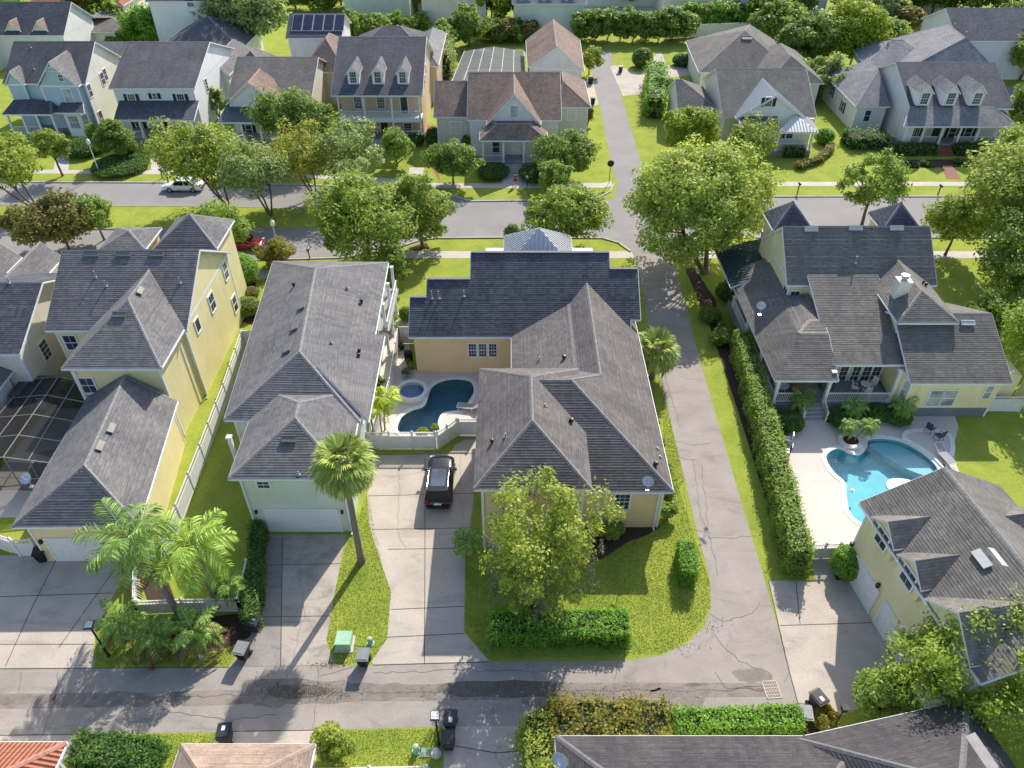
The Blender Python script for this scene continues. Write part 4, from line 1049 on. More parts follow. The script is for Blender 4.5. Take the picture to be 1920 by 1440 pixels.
# --- tall yellow house with the attached long garage
H = thing('house', (-28, 41, 0), 'tall pale yellow house with steep grey roofs and a long low garage wing', 'house')
A1 = mass(H, [(-35.6,57.9,6.9),(-35.6,46.2,6.9),(-24.75,46.2,6.9),(-24.75,58.2,6.9)], [(-35.6,52.2,10.5),(-24.75,52.2,10.5)], W_YEL, SH_GREY, gf=True, gb=True, oh=0.4)
A2 = mass(H, [(-32.1,41.4,7.0),(-24.95,41.4,7.0),(-24.95,47.5,7.0),(-32.1,47.5,7.0)], [(-28.45,46.4,9.6),(-28.45,51.0,9.6)], W_YEL, SH_GREY, walls=False)
b = MB(); b.prism([(-31.7,41.8),(-25.35,41.8),(-25.35,47),(-31.7,47)], 0, 7.05); b.build('wall', W_YEL, H)
for x, y in ((-25.35,41.8),(-31.7,41.8),(-25.15,46.6)): b = MB(); b.box(x-.1,x+.03,y-.03,y+.1,0,6.85); b.build('corner_trim', WHITE, H)
A3c = [P(22,988,4), (-22.95,29.6,4), (-24.6,41.3,4), (-31.5,42.4,4)]
A3 = mass(H, A3c, [(-26.85,32.6,6.2),(-27.9,41.6,6.2)], W_YEL, SH_GREY)
door(H, A3[0], A3[1], ('s', 3.2, 0.02), 4.9, 2.25, name='garage_door', panels=(8,4), handle=False)
fs = [(-35.6,46.2,6.9),(-24.75,46.2,6.9),(-24.75,52.2,10.5)]
for u in (174, 234, 295): box_vent(H, u, 477, fs, 1.15, 0.5)
for u, v in ((180,520),(200,537),(338,531)): pipe_vent(H, u, v, fs, 0.55)
ff = [(-32.1,41.4,7.0),(-24.95,41.4,7.0),(-28.45,46.4,9.6)]; box_vent(H, 225, 591, ff, 1.0, 0.45)
rr_ = [(-24.95,41.4,7.0),(-28.45,46.4,9.6),(-28.45,51,9.6)]
for u, v, pl in ((262,547,rr_),(208,805,[A3c[1],(-26.85,32.6,6.2),(-27.9,41.6,6.2)]),(187,838,[A3c[1],(-26.85,32.6,6.2),(-27.9,41.6,6.2)])):
    q, n = onface(u, v, pl); bx = MB(); al = V(0.1,-1,0).normalized(); bx.obox(q+n*0.14, al*0.42, n.cross(al)*0.2, n*0.05); bx.obox(q+n*0.06, al*0.36, n.cross(al)*0.15, n*0.06); bx.build('roof_vent', VENT, H)
RW = (A1[1], A1[2])  # right gable wall, seen from the right
RA, RB_ = (A1[2].x, A1[1].y if False else 46.6), (A1[2].x, 57.8)
for u, v, w, h_, c_, r_ in ((397,567,1.0,1.5,2,2),(422,508,.85,1.5,1,2),(440,570,.85,1.5,1,2),(370,610,.75,1.1,1,1)): window(H, RA, RB_, (u,v), w, h_, c_, r_, tw=0.12)
window(H, (-31.7,41.8), (-25.35,41.8), (166,722), 0.95, 1.35, 2, 2); window(H, A1[1], A1[2], (134,642), 0.95, 1.35, 2, 2)
for cx, cy, hw, z0, za, nm in ((-27.3,59.4,2.7,8.6,None,(355,402)), (-32.6,58.6,2.0,8.6,None,(240,432))):
    A_, B__ = (cx-5,cy), (cx+5,cy); q = onwall(nm[0], nm[1], A_, B__); za = q.z; cx = q.x
    cs = [(cx-hw,cy-hw),(cx+hw,cy-hw),(cx+hw,cy+hw),(cx-hw,cy+hw)]; roof_faces(H, [[(*cs[k], z0-.6),(*cs[(k+1)%4], z0-.6),(cx,cy,za)] for k in range(4)], SH_GREY)
    b = MB(); e = hw-.35; b.prism([(cx-e,cy-e),(cx+e,cy-e),(cx+e,cy+e),(cx-e,cy+e)], 0, z0-.55); b.build('wall', W_YEL, H)
b = MB(); b.obox(A3[0].lerp(A3[1], .06) + V(0,-.12,2.1), (.08,0,0), (0,.08,0), (0,0,.16)); b.build('wall_lantern', BLACK, H)
dish(60, 912, [A3c[0], A3c[3], (-27.9,41.6,6.2)], 'pale blue satellite dish on the left edge of the yellow garage roof', 0.36, face=-.3)

# --- white house cut by the left edge
H = thing('house', (-41, 50, 0), 'white house with a navy shingle roof cut off by the left edge of the photo', 'house')
M1 = box_mass(H, -53, -37.0, 44.4, 56.0, 6.0, 8.7, W_CREAM, SH_DARK, along='x', gf=True, gb=True)
window(H, (M1[2].x if False else -37.45, 44.9), (-37.45, 55.6), (84,656), 0.95, 1.6, 2, 4)
for c_, w_ in (((-46.0, 55.6), 3.0), ((-42.2, 55.6), 2.9)):
    m_ = box_mass(H, c_[0]-w_/2, c_[0]+w_/2, c_[1]-3.5, c_[1]+3.7, 5.7, 7.3, W_WHITE, SH_GREY, gf=False, gb=True, oh=0.3, run=0.4)
mass(H, [(-46,33.5,4),(-38.2,33.5,4),(-38.6,45,4),(-47,45,4)], [(-42,36.5,6.3),(-42.5,45,6.3)], W_WHITE, SH_GREY)
pipe_vent(H, 18, 531, [(-53,44.4,6),(-37,44.4,6),(-37,50.2,8.7)], .5)
b = MB(); b.prism([(-38.6,43.2),(-35.6,43.2),(-35.6,45.6),(-38.6,45.6)], 2.7, 2.95); b.build('porch_roof', SH_DARK, H)

# --- pool cage between them
def screen_cage(loc, corners, ht, label, nx, ny, rise=0.6, name='pool_enclosure', mesh=None, frame=None):
    h = thing(name, loc, label, 'screen enclosure'); FL, FR, BR, BL = [Vector((c[0], c[1], 0)) for c in corners]; fm = MB(); r = 0.045; up = V(0,0,1)
    def pt(s, t): 
        q = FL.lerp(FR, s).lerp(BL.lerp(BR, s), t); return q + up*(ht + rise*(1-abs(2*s-1))) 
    for i in range(nx+1):
        s = i/nx
        for j in range(ny): fm.tube(pt(s, j/ny), pt(s, (j+1)/ny), r, r, 5)
    for j in range(ny+1):
        for i in range(nx): fm.tube(pt(i/nx, j/ny), pt((i+1)/nx, j/ny), r, r, 5)
    for i in range(nx+1):
        for t in (0, 1): q = pt(i/nx, t); fm.tube((q.x,q.y,0), q, r, r, 5)
    for j in range(ny+1):
        for s in (0, 1): q = pt(s, j/ny); fm.tube((q.x,q.y,0), q, r, r, 5)
    for a, c in ((FL,FR),(FR,BR),(BR,BL),(BL,FL)): fm.tube(a+up*ht*.45, c+up*ht*.45, r*.8, r*.8, 5)
    fm.build('frame', frame, h); sm = MB()
    for i in range(nx):
        for j in range(ny): sm.poly([pt(i/nx,j/ny), pt((i+1)/nx,j/ny), pt((i+1)/nx,(j+1)/ny), pt(i/nx,(j+1)/ny)])
    for a, c in ((FL,FR),(FR,BR),(BR,BL),(BL,FL)): sm.poly([a, c, c+up*ht, a+up*ht])
    sm.build('screen_mesh', mesh, h); return h
DKMESH = screen_mat('black_insect_screen', (0.02,0.02,0.02), 0.55); LTMESH = screen_mat('grey_insect_screen', (0.13,0.135,0.145), 0.72)
ALU = plain('aluminium_frame', (0.25,0.24,0.235), .45, .3)
sheet('patio', [(-38,33.6,0),(-31.9,33.6,0),(-32.3,41.8,0),(-32.2,45,0),(-37.5,45,0)], 0.012, DECK)
screen_cage((-34.5,40,0), [(-38.3,36.2),(-31.7,36.0),(-32.6,44.6),(-38.0,45.2)], 2.9, 'dark screened pool enclosure between the white house and the tall yellow house', 4, 4, 0.5, mesh=DKMESH, frame=ALU)
b = LB(); b.lathe((0,0,0), [(.04,0),(.04,.7),(.75,.7),(.75,.74)], 14); h = thing('patio_table', (-33.2,41.0,0), 'round grey table seen through the dark pool screen', 'table'); b.build('table_top', plain('patio_grey', (.3,.3,.3), .6), h)
h = thing('spa_cover', (-34.2,38.4,0), 'pale rounded hot tub seen through the dark pool screen', 'hot tub'); b = LB(); b.prism(smooth_loop([(-.9,-1),(.9,-1),(.9,1),(-.9,1)], 4), 0, .6); b.build('tub', plain('patio_grey', (.3,.3,.3), .6), h)

# rainwater pipes on the near houses
def downpipe(H, x, y, z): b = MB(); b.box(x-.045,x+.045,y-.04,y+.04,0.15,z-.35); b.obox((x,y+.12,z-.25),(.04,0,0),(0,.14,.12),(0,.03,-.04)); b.box(x-.045,x+.045,y-.25,y+.04,0.05,0.15); b.build('downpipe', WHITE, H)
for hn, pts in (('apricot', ((9.75,32.66,4.1),(-1.7,30.98,6.2),(4.3,30.98,6.2),(1.2,49.58,4.1))), ('long sage', ((-10.75,32.3,5.7),(-17.15,32.3,5.7))), ('tall pale', ((-25.0,46.4,6.9),(-31.5,41.72,7.0)))):
    HH = [o for o in COL.objects if o.get('category') == 'house' and o['label'].startswith(hn)][0]
    for x, y, z in pts: downpipe(HH, x, y, z)
# ------------------------------------------------------------ right-hand yellow house with wrap-round porch
TER = None
def tile_mat(name, c):
    m, t, p = _new(name); uv = coords(t, 'uv'); w = N(t, 'ShaderNodeTexWave', wave_type='BANDS', bands_direction='X'); w.inputs['Scale'].default_value = 1.35; t.links.new(uv, w.inputs[0])
    w2 = N(t, 'ShaderNodeTexWave', wave_type='BANDS', bands_direction='Y', wave_profile='SAW'); w2.inputs['Scale'].default_value = 0.8; t.links.new(uv, w2.inputs[0])
    nz = noise_(t, coords(t), 5, 4, .7)
    a = ramp(t, w.outputs['Fac'], [(0.1, mul(c, .35)), (0.5, mul(c, .95)), (1.0, mul(c, 1.2))]).outputs[0]
    a = mix(t, a, ramp(t, w2.outputs['Fac'], [(0.0, (.6,.6,.6)), (0.2, (1,1,1))]).outputs[0], .7, 'MULTIPLY')
    a = mix(t, a, ramp(t, nz, [(0.3, (.75,.72,.7)), (0.7, (1.15,1.12,1.1))]).outputs[0], .8, 'MULTIPLY'); t.links.new(a, p.inputs['Base Color']); p.inputs['Roughness'].default_value = .85
    bump(t, p, w.outputs['Fac'], .8, .08); return m
TERRA = tile_mat('terracotta_barrel_tiles', (0.42, 0.15, 0.085)); CAP[TERRA.name] = plain('terracotta_cap', (.40,.19,.14), .9, var=.3, scale=5)
SH_GREEN = plain('dark_green_metal_roof', (0.035, 0.075, 0.072), 0.4, 0.2, var=.1)
H = thing('house', (29, 50, 0), 'butter yellow house with a white chimney and wrap-round porch above the turquoise pool', 'house')
E1 = mass(H, [(23.3,61.5,6.5),(23.3,53.3,6.5),(35.9,53.3,6.5),(35.9,61.5,6.5)], [(23.3,57.4,9.8),(35.9,57.4,9.8)], W_YELE, SH_TAN, gf=True, gb=True, oh=.35)
ext = [(25.1,45.4,4.2),(31.0,45.4,4.2),(31.0,54,7.1),(25.1,54,7.1)]; roof_faces(H, [ext], SH_TAN, caps=False)
b = MB(); b.prism([(25.45,47.6),(31,47.6),(31,54),(25.45,54)], 0.8, 4.75)
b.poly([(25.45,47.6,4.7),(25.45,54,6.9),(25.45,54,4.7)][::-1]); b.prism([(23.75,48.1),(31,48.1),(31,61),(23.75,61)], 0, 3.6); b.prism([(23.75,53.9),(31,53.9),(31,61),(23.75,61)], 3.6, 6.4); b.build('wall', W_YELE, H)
E3 = mass(H, [(30.4,47.8,6.5),(35.2,47.8,6.5),(35.4,57.5,6.5),(30.5,57.5,6.5)], [(32.8,50.2,7.9),(32.9,56.4,7.9)], W_YELE, SH_TAN)
window(H, E3[0], E3[1], (1736,627), 0.95, 1.35, 2, 2)
E4 = box_mass(H, 30.6, 38.4, 43.6, 54.6, 3.8, 6.5, W_YELE, SH_TAN, along='x', gf=True, gb=True)
prc = [(20.45,44.2,3.6),(23.0,48.0,5.3),(24.2,49.5,5.5),(25.35,49.5,5.5),(25.35,53.3,5.6),(23.7,53.5,5.3),(23.7,60,5.3),(20.3,60,3.6)]
roof_faces(H, [prc, [(20.45,44.2,3.6),(25.35,44.2,3.6),(25.35,48.0,5.3),(23.0,48.0,5.3)], [(23.0,48.0,5.3),(25.35,48.0,5.3),(25.35,49.5,5.5),(24.2,49.5,5.5)]], SH_TAN)
b = MB(); b.poly([(25.3,44.6,4.4),(25.3,44.6,0.8),(25.3,47.7,.8),(25.3,47.7,5.2)][::-1]) if False else None
seam_roof(H, [[(20.0,57.3,3.75),(23.6,58.2,4.9),(24.3,64.2,4.9),(20.0,64.2,3.75)]], SH_GREEN)
for (u, v) in ((1487,378),(1690,380)):
    q = onwall(u, v, (0,60.6), (10,60.6)); hw = 1.75; z0 = 8.6; cs = [(q.x-hw,q.y-hw),(q.x+hw,q.y-hw),(q.x+hw,q.y+hw),(q.x-hw,q.y+hw)]
    roof_faces(H, [[(*cs[k], z0),(*cs[(k+1)%4], z0),(q.x,q.y,q.z)] for k in range(4)], SH_DARK)
    b = MB(); e = hw-.3; b.prism([(q.x-e,q.y-e),(q.x+e,q.y-e),(q.x+e,q.y+e),(q.x-e,q.y+e)], 0, z0+.02); b.build('wall', W_YELE, H)
# chimney
q, n = onface(1683, 560, [(30.4,47.8,6.5),(32.8,50.2,7.9),(32.9,55.1,7.9)]); cx, cy = q.x+.25, q.y+.5
b = MB(); b.box(cx-.5,cx+.5,cy-.42,cy+.42,6.0,8.4); b.box(cx-.56,cx+.56,cy-.48,cy+.48,8.4,8.5); ch = b.build('chimney', W_CREAM, H)
b = MB(); b.lathe((cx,cy,8.5), [(.2,0),(.2,.15),(.3,.18),(.3,.24),(.22,.3),(.33,.38),(.33,.42),(.02,.48)], 14); b.build('chimney_cowl', plain('steel_cowl', (.45,.46,.48), .35, .7), ch)
ms = [(23.3,53.3,6.5),(35.9,53.3,6.5),(35.9,57.4,9.8)]
for u, v in ((1520,431),(1603,429),(1680,429)): box_vent(H, u, v, ms, 1.15, .4, plain('pale_vent_cover', (.5,.5,.48), .6))
pipe_vent(H, 1603, 494, ms, .7); box_vent(H, 1813, 607, [(31,43.6,3.8),(38,43.6,3.8),(38,49.1,6.5)], 1.1, .4, plain('pale_vent_cover', (.5,.5,.48), .6))
turbine_vent(H, 1735, 537, [(35.2,47.8,6.5),(32.8,50.2,7.9),(32.9,55.1,7.9)], .1); turbine_vent(H, 1730, 533, [(35.2,47.8,6.5),(32.8,50.2,7.9),(32.9,55.1,7.9)], .08)
# porch: deck, steps, columns, rails
b = MB(); b.prism([(20.9,44.7),(30.6,44.7),(30.6,47.7),(24,47.7),(24,60),(20.9,60)], 0.0, 0.8, bottom=False); b.build('porch_deck', DECKW, H)
b = MB()
for k in range(4): b.box(23.25,24.95,44.7-.32*(k+1),44.7-.32*k,0,0.64-.16*k)
b.build('steps', plain('grey_painted_steps', (.33,.35,.38), .6), H)
for x, y in ((21.1,44.9),(25.15,44.9),(30.35,44.9),(21.1,49.5),(21.1,54),(21.1,58.5)): column(H, x, y, .8, 3.5 if x < 25 else 4.0, .13)
railing(H, [(21.1,44.85),(23.15,44.85)], .8); railing(H, [(25.05,44.85),(30.3,44.85)], .8); railing(H, [(20.98,45),(20.98,59)], .8); railing(H, [(21.0,60),(24,63.5)], .8)
for x in (23.18, 25.0):
    b = MB(); b.tube((x,44.7,1.6),(x,43.4,1.0),.04,.04,6); b.box(x-.06,x+.06,43.35,43.47,0,1.1)
    for k in range(7): yy = 44.6-k*.18; b.box(x-.015,x+.015,yy-.015,yy+.015,.3,1.5-k*.09)
    b.build('stair_rail', WHITE, H)
for u in (1579, 1602, 1622, 1640): window(H, (25.4,47.6), (31,47.6), (u,704), .62, 1.9, 2, 4, tw=.09)
for v_, u_ in ((510,1368),(523,1377)): pass
for y in (50.5, 53.5, 57.0): window(H, (23.75,61), (23.75,48.1), ('s', 61-y, 2.4), .9, 1.6, 2, 2)
window(H, (23.65,61), (23.65,53), (1471,553), .9, 1.5, 2, 2); window(H, (23.65,53.65), (25.5,53.65), (1488,558), .75, 1.3, 2, 2); window(H, (23.65,61), (23.65,53), (1437,475), .8, 1.5, 2, 2)
# garden room bay
b = MB(); b.prism([(30.6,44.9),(31.8,44.0),(37.9,44.0),(37.9,48),(30.6,48)], .95, 3.85); b.build('wall', W_YELE, H)
b = MB(); b.prism([(30.65,44.95),(31.83,44.04),(37.86,44.04),(37.86,48),(30.65,48)], 0, .95, bottom=False); b.prism([(37.86,45.2),(40.1,45.2),(40.1,48),(37.86,48)], 0, .95, bottom=False); b.build('foundation', GREY_BASE, H)
b = MB(); b.prism([(37.86,45.15),(40.2,45.15),(40.2,50),(37.86,50)], .95, 3.3); b.build('wall', W_YELE, H)
window(H, (30.6,44.9), (31.8,44.0), ('s', .75, 2.45), .8, 1.6, 1, 2, glass=GLASS_B)
for u in (1752, 1779): window(H, (31.8,44.0), (37.9,44.0), (u,746), .95, 1.5, 1, 2, glass=GLASS_B)
window(H, (31.8,44.0), (37.9,44.0), ('s', .0+5.4, 2.6), .0+.5, 1.2, 1, 2, glass=GLASS_B)
dish(1424, 590, prc[:3], 'white satellite dish on the dark porch roof of the right-hand yellow house', .3, face=-.9, tilt=.7)
fence_run('fence', [(38.4,44.6),(41.0,44.6),(41.8,46.5)], 1.6, 'short white fence panel at the right end of the yellow porch house', 2.2, .3)

# --- rotated yellow garage with dormers, lower right
U_ = V(.148,-.989,0); W__ = V(.989,.148,0); q0 = V(21.0,29.75,0); Lg = 11.6
H = thing('garage', q0 + U_*6 + W__*4.6, 'yellow garage with gabled dormers below the turquoise pool, turned slightly from the lane', 'garage')
def at(l, s, z): p_ = q0 + U_*l + W__*s; return (p_.x, p_.y, z)
F1 = mass(H, [at(Lg,0,6), at(Lg,9.2,6), at(0,9.2,6), at(0,0,6)], [at(Lg,4.6,8.3), at(0,4.6,8.3)], W_YELE, SH_TAN, gf=True, gb=True)
rot = math.atan2(-W__.x, -W__.y) ; rotd = math.atan2(-.989, .148)
for l in (2.6, 5.3): dormer(H, at(l, .12, 0), 2.1, 3.4, 5.0, 1.45, .85, W_YELE, SH_TAN, rotd, (1.0,1.1,2,2))
dormer(H, at(8.9, .05, 0), 3.6, 4.3, 5.2, 1.2, 1.5, W_YELE, SH_TAN, rotd, (.8,.9,2,2))
for l in (3.2, 6.4): dormer(H, at(l, 9.05, 0), 2.1, 3.2, 5.0, 1.45, .85, W_YELE, SH_TAN, rotd+math.pi, (1.0,1.1,2,2))
Aw, Bw = F1[3], F1[0]
for s_ in (2.0, 5.4, 8.6): door(H, Aw, Bw, ('s', s_, .02), 2.6, 2.2, name='garage_door', panels=(4,4), handle=False)
lfp = [at(Lg,0,6), at(0,0,6), at(0,4.6,8.3)]; rtp = [at(Lg,9.2,6), at(0,9.2,6), at(0,4.6,8.3)]
for u, v, pl in ((1841,1050,lfp),(1866,1048,rtp)):
    q, n = onface(u, v, pl); bx = MB(); bx.obox(q+n*0.14, U_*0.55, n.cross(U_)*0.25, n*0.05); bx.obox(q+n*0.06, U_*0.5, n.cross(U_)*0.18, n*0.06); bx.build('roof_vent', plain('pale_vent_cover', (.5,.5,.48), .6), H)
turbine_vent(H, 1880, 1180, lfp, .13)
for l in (.5, 3.6, 7.0): b = MB(); b.obox(Vector(at(l, .32, 2.6)), (.09,0,0), (0,.09,0), (0,0,.16)); b.build('wall_lantern', BLACK, H)

# --- roofs along the bottom edge
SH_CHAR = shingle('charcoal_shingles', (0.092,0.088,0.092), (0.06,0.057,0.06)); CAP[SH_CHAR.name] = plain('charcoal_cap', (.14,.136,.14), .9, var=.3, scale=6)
H = thing('house', (9, 10, 0), 'low house with a wide dark grey roof along the bottom right of the photo', 'house')
box_mass(H, 2.2, 17, 3.5, 16.75, 3.8, 7.0, W_CREAM, SH_CHAR, along='x', oh=.5)
u2 = V(.9793,.2028,0); w2 = V(.2028,-.9793,0); g0 = V(13.8,16.65,0)
gc = lambda a_, d_, z: tuple(g0 + u2*a_ + w2*d_ + V(0,0,z))
mass(H, [gc(0,15,3.8), gc(9.5,15,3.8), gc(9.5,0,3.8), gc(0,0,3.8)], [gc(4.75,10.5,6.6), gc(4.75,4.2,6.6)], W_CREAM, SH_CHAR, oh=.5)
q, n = onface(1842, 1412, [gc(0,15,3.8), gc(0,0,3.8), gc(4.75,4.2,6.6)]); bx = MB(); bx.obox(q+n*0.2, w2*0.75, n.cross(w2)*0.22, n*0.06); bx.obox(q+n*.08, w2*.7, n.cross(w2)*.17, n*.1); bx.build('roof_vent', plain('pinkish_vent_cover', (.55,.47,.43), .6), H)
dish(1050, 1436, [(2.2,16.75,3.8),(2.2,3.5,3.8),(8.8,10,7.0)], 'white satellite dish on the low dark roof at the bottom of the photo', .36, face=-.3, tilt=.5)
H = thing('house', (-28, 10, 0), 'corner of a house with a terracotta tile roof at the bottom left', 'house')
box_mass(H, -36, -21.6, 3, 16.6, 3.5, 6.9, W_CREAM, TERRA, along='x', oh=.5)
H = thing('garage', (-12.7, 11, 0), 'light brown hipped roof cut off by the bottom edge near the centre left', 'garage')
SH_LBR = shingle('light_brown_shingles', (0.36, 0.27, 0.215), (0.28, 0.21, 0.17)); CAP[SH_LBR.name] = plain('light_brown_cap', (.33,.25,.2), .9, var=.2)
box_mass(H, -16.0, -9.5, 3, 16.5, 3.5, 6.0, W_CREAM, SH_LBR, along='y', oh=.4)

# ------------------------------------------------------------ pools
from mathutils.geometry import tessellate_polygon
def sheet_h(name, outer, holes, z, mat, lip=0.0, lipmat=None):
    polys = [[Vector((p_.x, p_.y, 0)) for p_ in outer]] + [[Vector((p_.x, p_.y, 0)) for p_ in h_] for h_ in holes]
    tri = tessellate_polygon(polys); flat = [p_ for l in polys for p_ in l]; b = MB()
    for t_ in tri:
        a, c, d = [flat[i] for i in t_]
        if (c-a).cross(d-a).z < 0: c, d = d, c
        b.poly([(a.x,a.y,z),(c.x,c.y,z),(d.x,d.y,z)])
    return b
def G(*px): return [P(*q) for q in px]
poolD = smooth_loop(G((750,812),(751,785),(772,770),(796,760),(808,728),(832,714),(862,711),(884,717),(889,735),(880,752),(868,768),(832,775),(822,792),(820,811)), 5)
poolE = smooth_loop(G((1548,860),(1556,846),(1574,841),(1592,850),(1612,852),(1625,838),(1628,824),(1660,822),(1700,832),(1745,862),(1764,893),(1752,910),(1720,935),(1680,958),(1640,985),(1612,980),(1592,960),(1586,930),(1583,905),(1562,885)), 5)
spa = smooth_loop([P(772,731,.35)+V(1.02*math.cos(a*math.pi/6), 1.02*math.sin(a*math.pi/6), 0) for a in range(12)], 3)
deckD = G((722,602),(766,602),(766,694),(897,694),(960,694),(960,790),(893,820),(855,818),(820,842),(690,842),(697,790),(706,720),(714,690))
deckE = G((1478,810),(1492,790),(1505,786),(1545,790),(1580,802),(1600,790),(1625,784),(1650,790),(1672,795),(1700,779),(1790,779),(1797,800),(1790,830),(1790,865),(1806,900),(1830,945),(1760,1010),(1640,1010),(1600,1046),(1516,1046),(1505,1000),(1478,880))
# the lawn sheet is rebuilt with openings for the two pools
old = bpy.data.objects['lawn_ground']; bpy.data.objects.remove(old, do_unlink=True)
b = sheet_h('g', [V(-900,-60,0),V(900,-60,0),V(900,1500,0),V(-900,1500,0)], [poolD, poolE], 0.0, GRASS); tag(b.build('lawn_ground', GRASS), kind='structure')
b = sheet_h('d', deckD, [poolD], 0.014, DECK); tag(b.build('pool_deck', DECK), kind='structure')
b = sheet_h('d', deckE, [poolE], 0.014, DECK); tag(b.build('pool_deck', DECK), kind='structure')
COPE = plain('pale_pool_coping', (.70,.70,.68), .6, var=.08)
def pool(loop, depth, floor, wall, water, label, name='swimming_pool'):
    c = sum(loop, V(0,0,0))/len(loop); h = thing(name, (c.x,c.y,0), label, 'pool'); b = MB(); n = len(loop)
    for k in range(n):
        a, d = loop[k], loop[(k+1)%n]; b.poly([(a.x,a.y,.02),(d.x,d.y,.02),(d.x,d.y,-depth),(a.x,a.y,-depth)])
    b.build('pool_wall', wall, h)
    b = sheet_h('f', loop, [], -depth, floor); b.build('pool_floor', floor, h); b = sheet_h('w', loop, [], -.11, water); b.build('water_surface', water, h)
    g = grow(loop, .30); g2 = grow(loop, -.04); b = MB()
    for k in range(n):
        j = (k+1)%n; b.poly([(g2[k].x,g2[k].y,.05),(g[k].x,g[k].y,.05),(g[j].x,g[j].y,.05),(g2[j].x,g2[j].y,.05)]); b.poly([(g[k].x,g[k].y,.0),(g[j].x,g[j].y,.0),(g[j].x,g[j].y,.05),(g[k].x,g[k].y,.05)]); b.poly([(g2[k].x,g2[k].y,-.02),(g2[j].x,g2[j].y,-.02),(g2[j].x,g2[j].y,.05),(g2[k].x,g2[k].y,.05)])
    for f_ in range(len(b.f)):
        pass
    b.build('coping', COPE, h); return h
PF_D = plain('deep_blue_pool_plaster', (.022,.155,.21), .6, var=.15, scale=1.2); PF_E = plain('turquoise_pool_plaster', (.02,.34,.43), .6, var=.14, scale=1.4)
hD = pool(poolD, 1.0, PF_D, plain('pool_wall_tile_blue', (.04,.16,.21), .4), water_mat('deep_pool_water', (.72,.90,.95)), 'dark blue freeform pool beside the apricot house')
hE = pool(poolE, 0.9, PF_E, plain('pool_wall_tile_aqua', (.08,.36,.44), .4), water_mat('bright_pool_water', (.86,.98,.99)), 'turquoise freeform pool between the porch house and the dormered garage')
sh = smooth_loop(G((1632,828),(1665,824),(1700,834),(1742,862),(1758,884),(1735,885),(1700,872),(1665,852)), 4)
b = MB(); b.prism([(p_.x,p_.y) for p_ in sh], -.89, -.32, bottom=False); b.build('sun_shelf', plain('pale_aqua_shelf', (.15,.38,.46), .6, var=.06), hE)
# spa with raised wall
c = sum(spa, V(0,0,0))/len(spa); h = thing('hot_tub', (c.x,c.y,0), 'round raised hot tub at the corner of the dark blue pool', 'hot tub'); b = MB(); g = grow(spa, .32); n = len(spa)
for k in range(n):
    j = (k+1)%n; b.poly([(g[k].x,g[k].y,0.01),(g[j].x,g[j].y,0.01),(g[j].x,g[j].y,.38),(g[k].x,g[k].y,.38)]); b.poly([(spa[k].x,spa[k].y,.38),(g[k].x,g[k].y,.38),(g[j].x,g[j].y,.38),(spa[j].x,spa[j].y,.38)]); b.poly([(spa[k].x,spa[k].y,.05),(spa[k].x,spa[k].y,.38),(spa[j].x,spa[j].y,.38),(spa[j].x,spa[j].y,.05)])
b.build('rim', COPE, h); b = sheet_h('f', spa, [], .04, None); b.build('tub_floor', plain('spa_plaster_blue', (.03,.09,.22), .5), h); b = sheet_h('w', spa, [], .27, None); b.build('water_surface', bpy.data.materials['deep_pool_water'], h)
# planter island in the turquoise pool
pc = P(1594, 829); pl_ = [pc + V(.95*math.cos(a*math.pi/8), .85*math.sin(a*math.pi/8), 0) for a in range(16)]; pi_ = [pc + V(.6*math.cos(a*math.pi/8), .52*math.sin(a*math.pi/8), 0) for a in range(16)]
h = thing('planter', pc, 'round white-edged planter with mulch at the edge of the turquoise pool', 'planter'); b = MB()
for k in range(16):
    j = (k+1)%16; b.poly([(pi_[k].x,pi_[k].y,.22),(pl_[k].x,pl_[k].y,.22),(pl_[j].x,pl_[j].y,.22),(pi_[j].x,pi_[j].y,.22)]); b.poly([(pl_[k].x,pl_[k].y,-.6),(pl_[j].x,pl_[j].y,-.6),(pl_[j].x,pl_[j].y,.22),(pl_[k].x,pl_[k].y,.22)])
b.build('rim', COPE, h); b = MB(); b.poly([(p_.x,p_.y,.17) for p_ in pi_]); b.build('mulch_fill', MULCH, h)
# raised curved seat wall by the turquoise pool
arc = smooth_loop(G((1690,822),(1700,808),(1735,806),(1775,812),(1789,835),(1786,858),(1770,880),(1745,858),(1712,838)), 5)
h = thing('curb_wall', arc[0], 'low white curved kerb around the lounging area of the turquoise pool', 'kerb'); b = MB(); g = grow(arc, -.35); n = len(arc)
for k in range(n):
    j = (k+1)%n; b.poly([(g[k].x,g[k].y,.16),(arc[k].x,arc[k].y,.16),(arc[j].x,arc[j].y,.16),(g[j].x,g[j].y,.16)]); b.poly([(arc[k].x,arc[k].y,-.05),(arc[j].x,arc[j].y,-.05),(arc[j].x,arc[j].y,.16),(arc[k].x,arc[k].y,.16)]); b.poly([(g[k].x,g[k].y,-.05),(g[j].x,g[j].y,-.05),(g[j].x,g[j].y,.16),(g[k].x,g[k].y,.16)])
b.build('rim', COPE, h); b = MB(); b.poly([(p_.x,p_.y,.12) for p_ in g]); b.build('terrace', DECK, h)
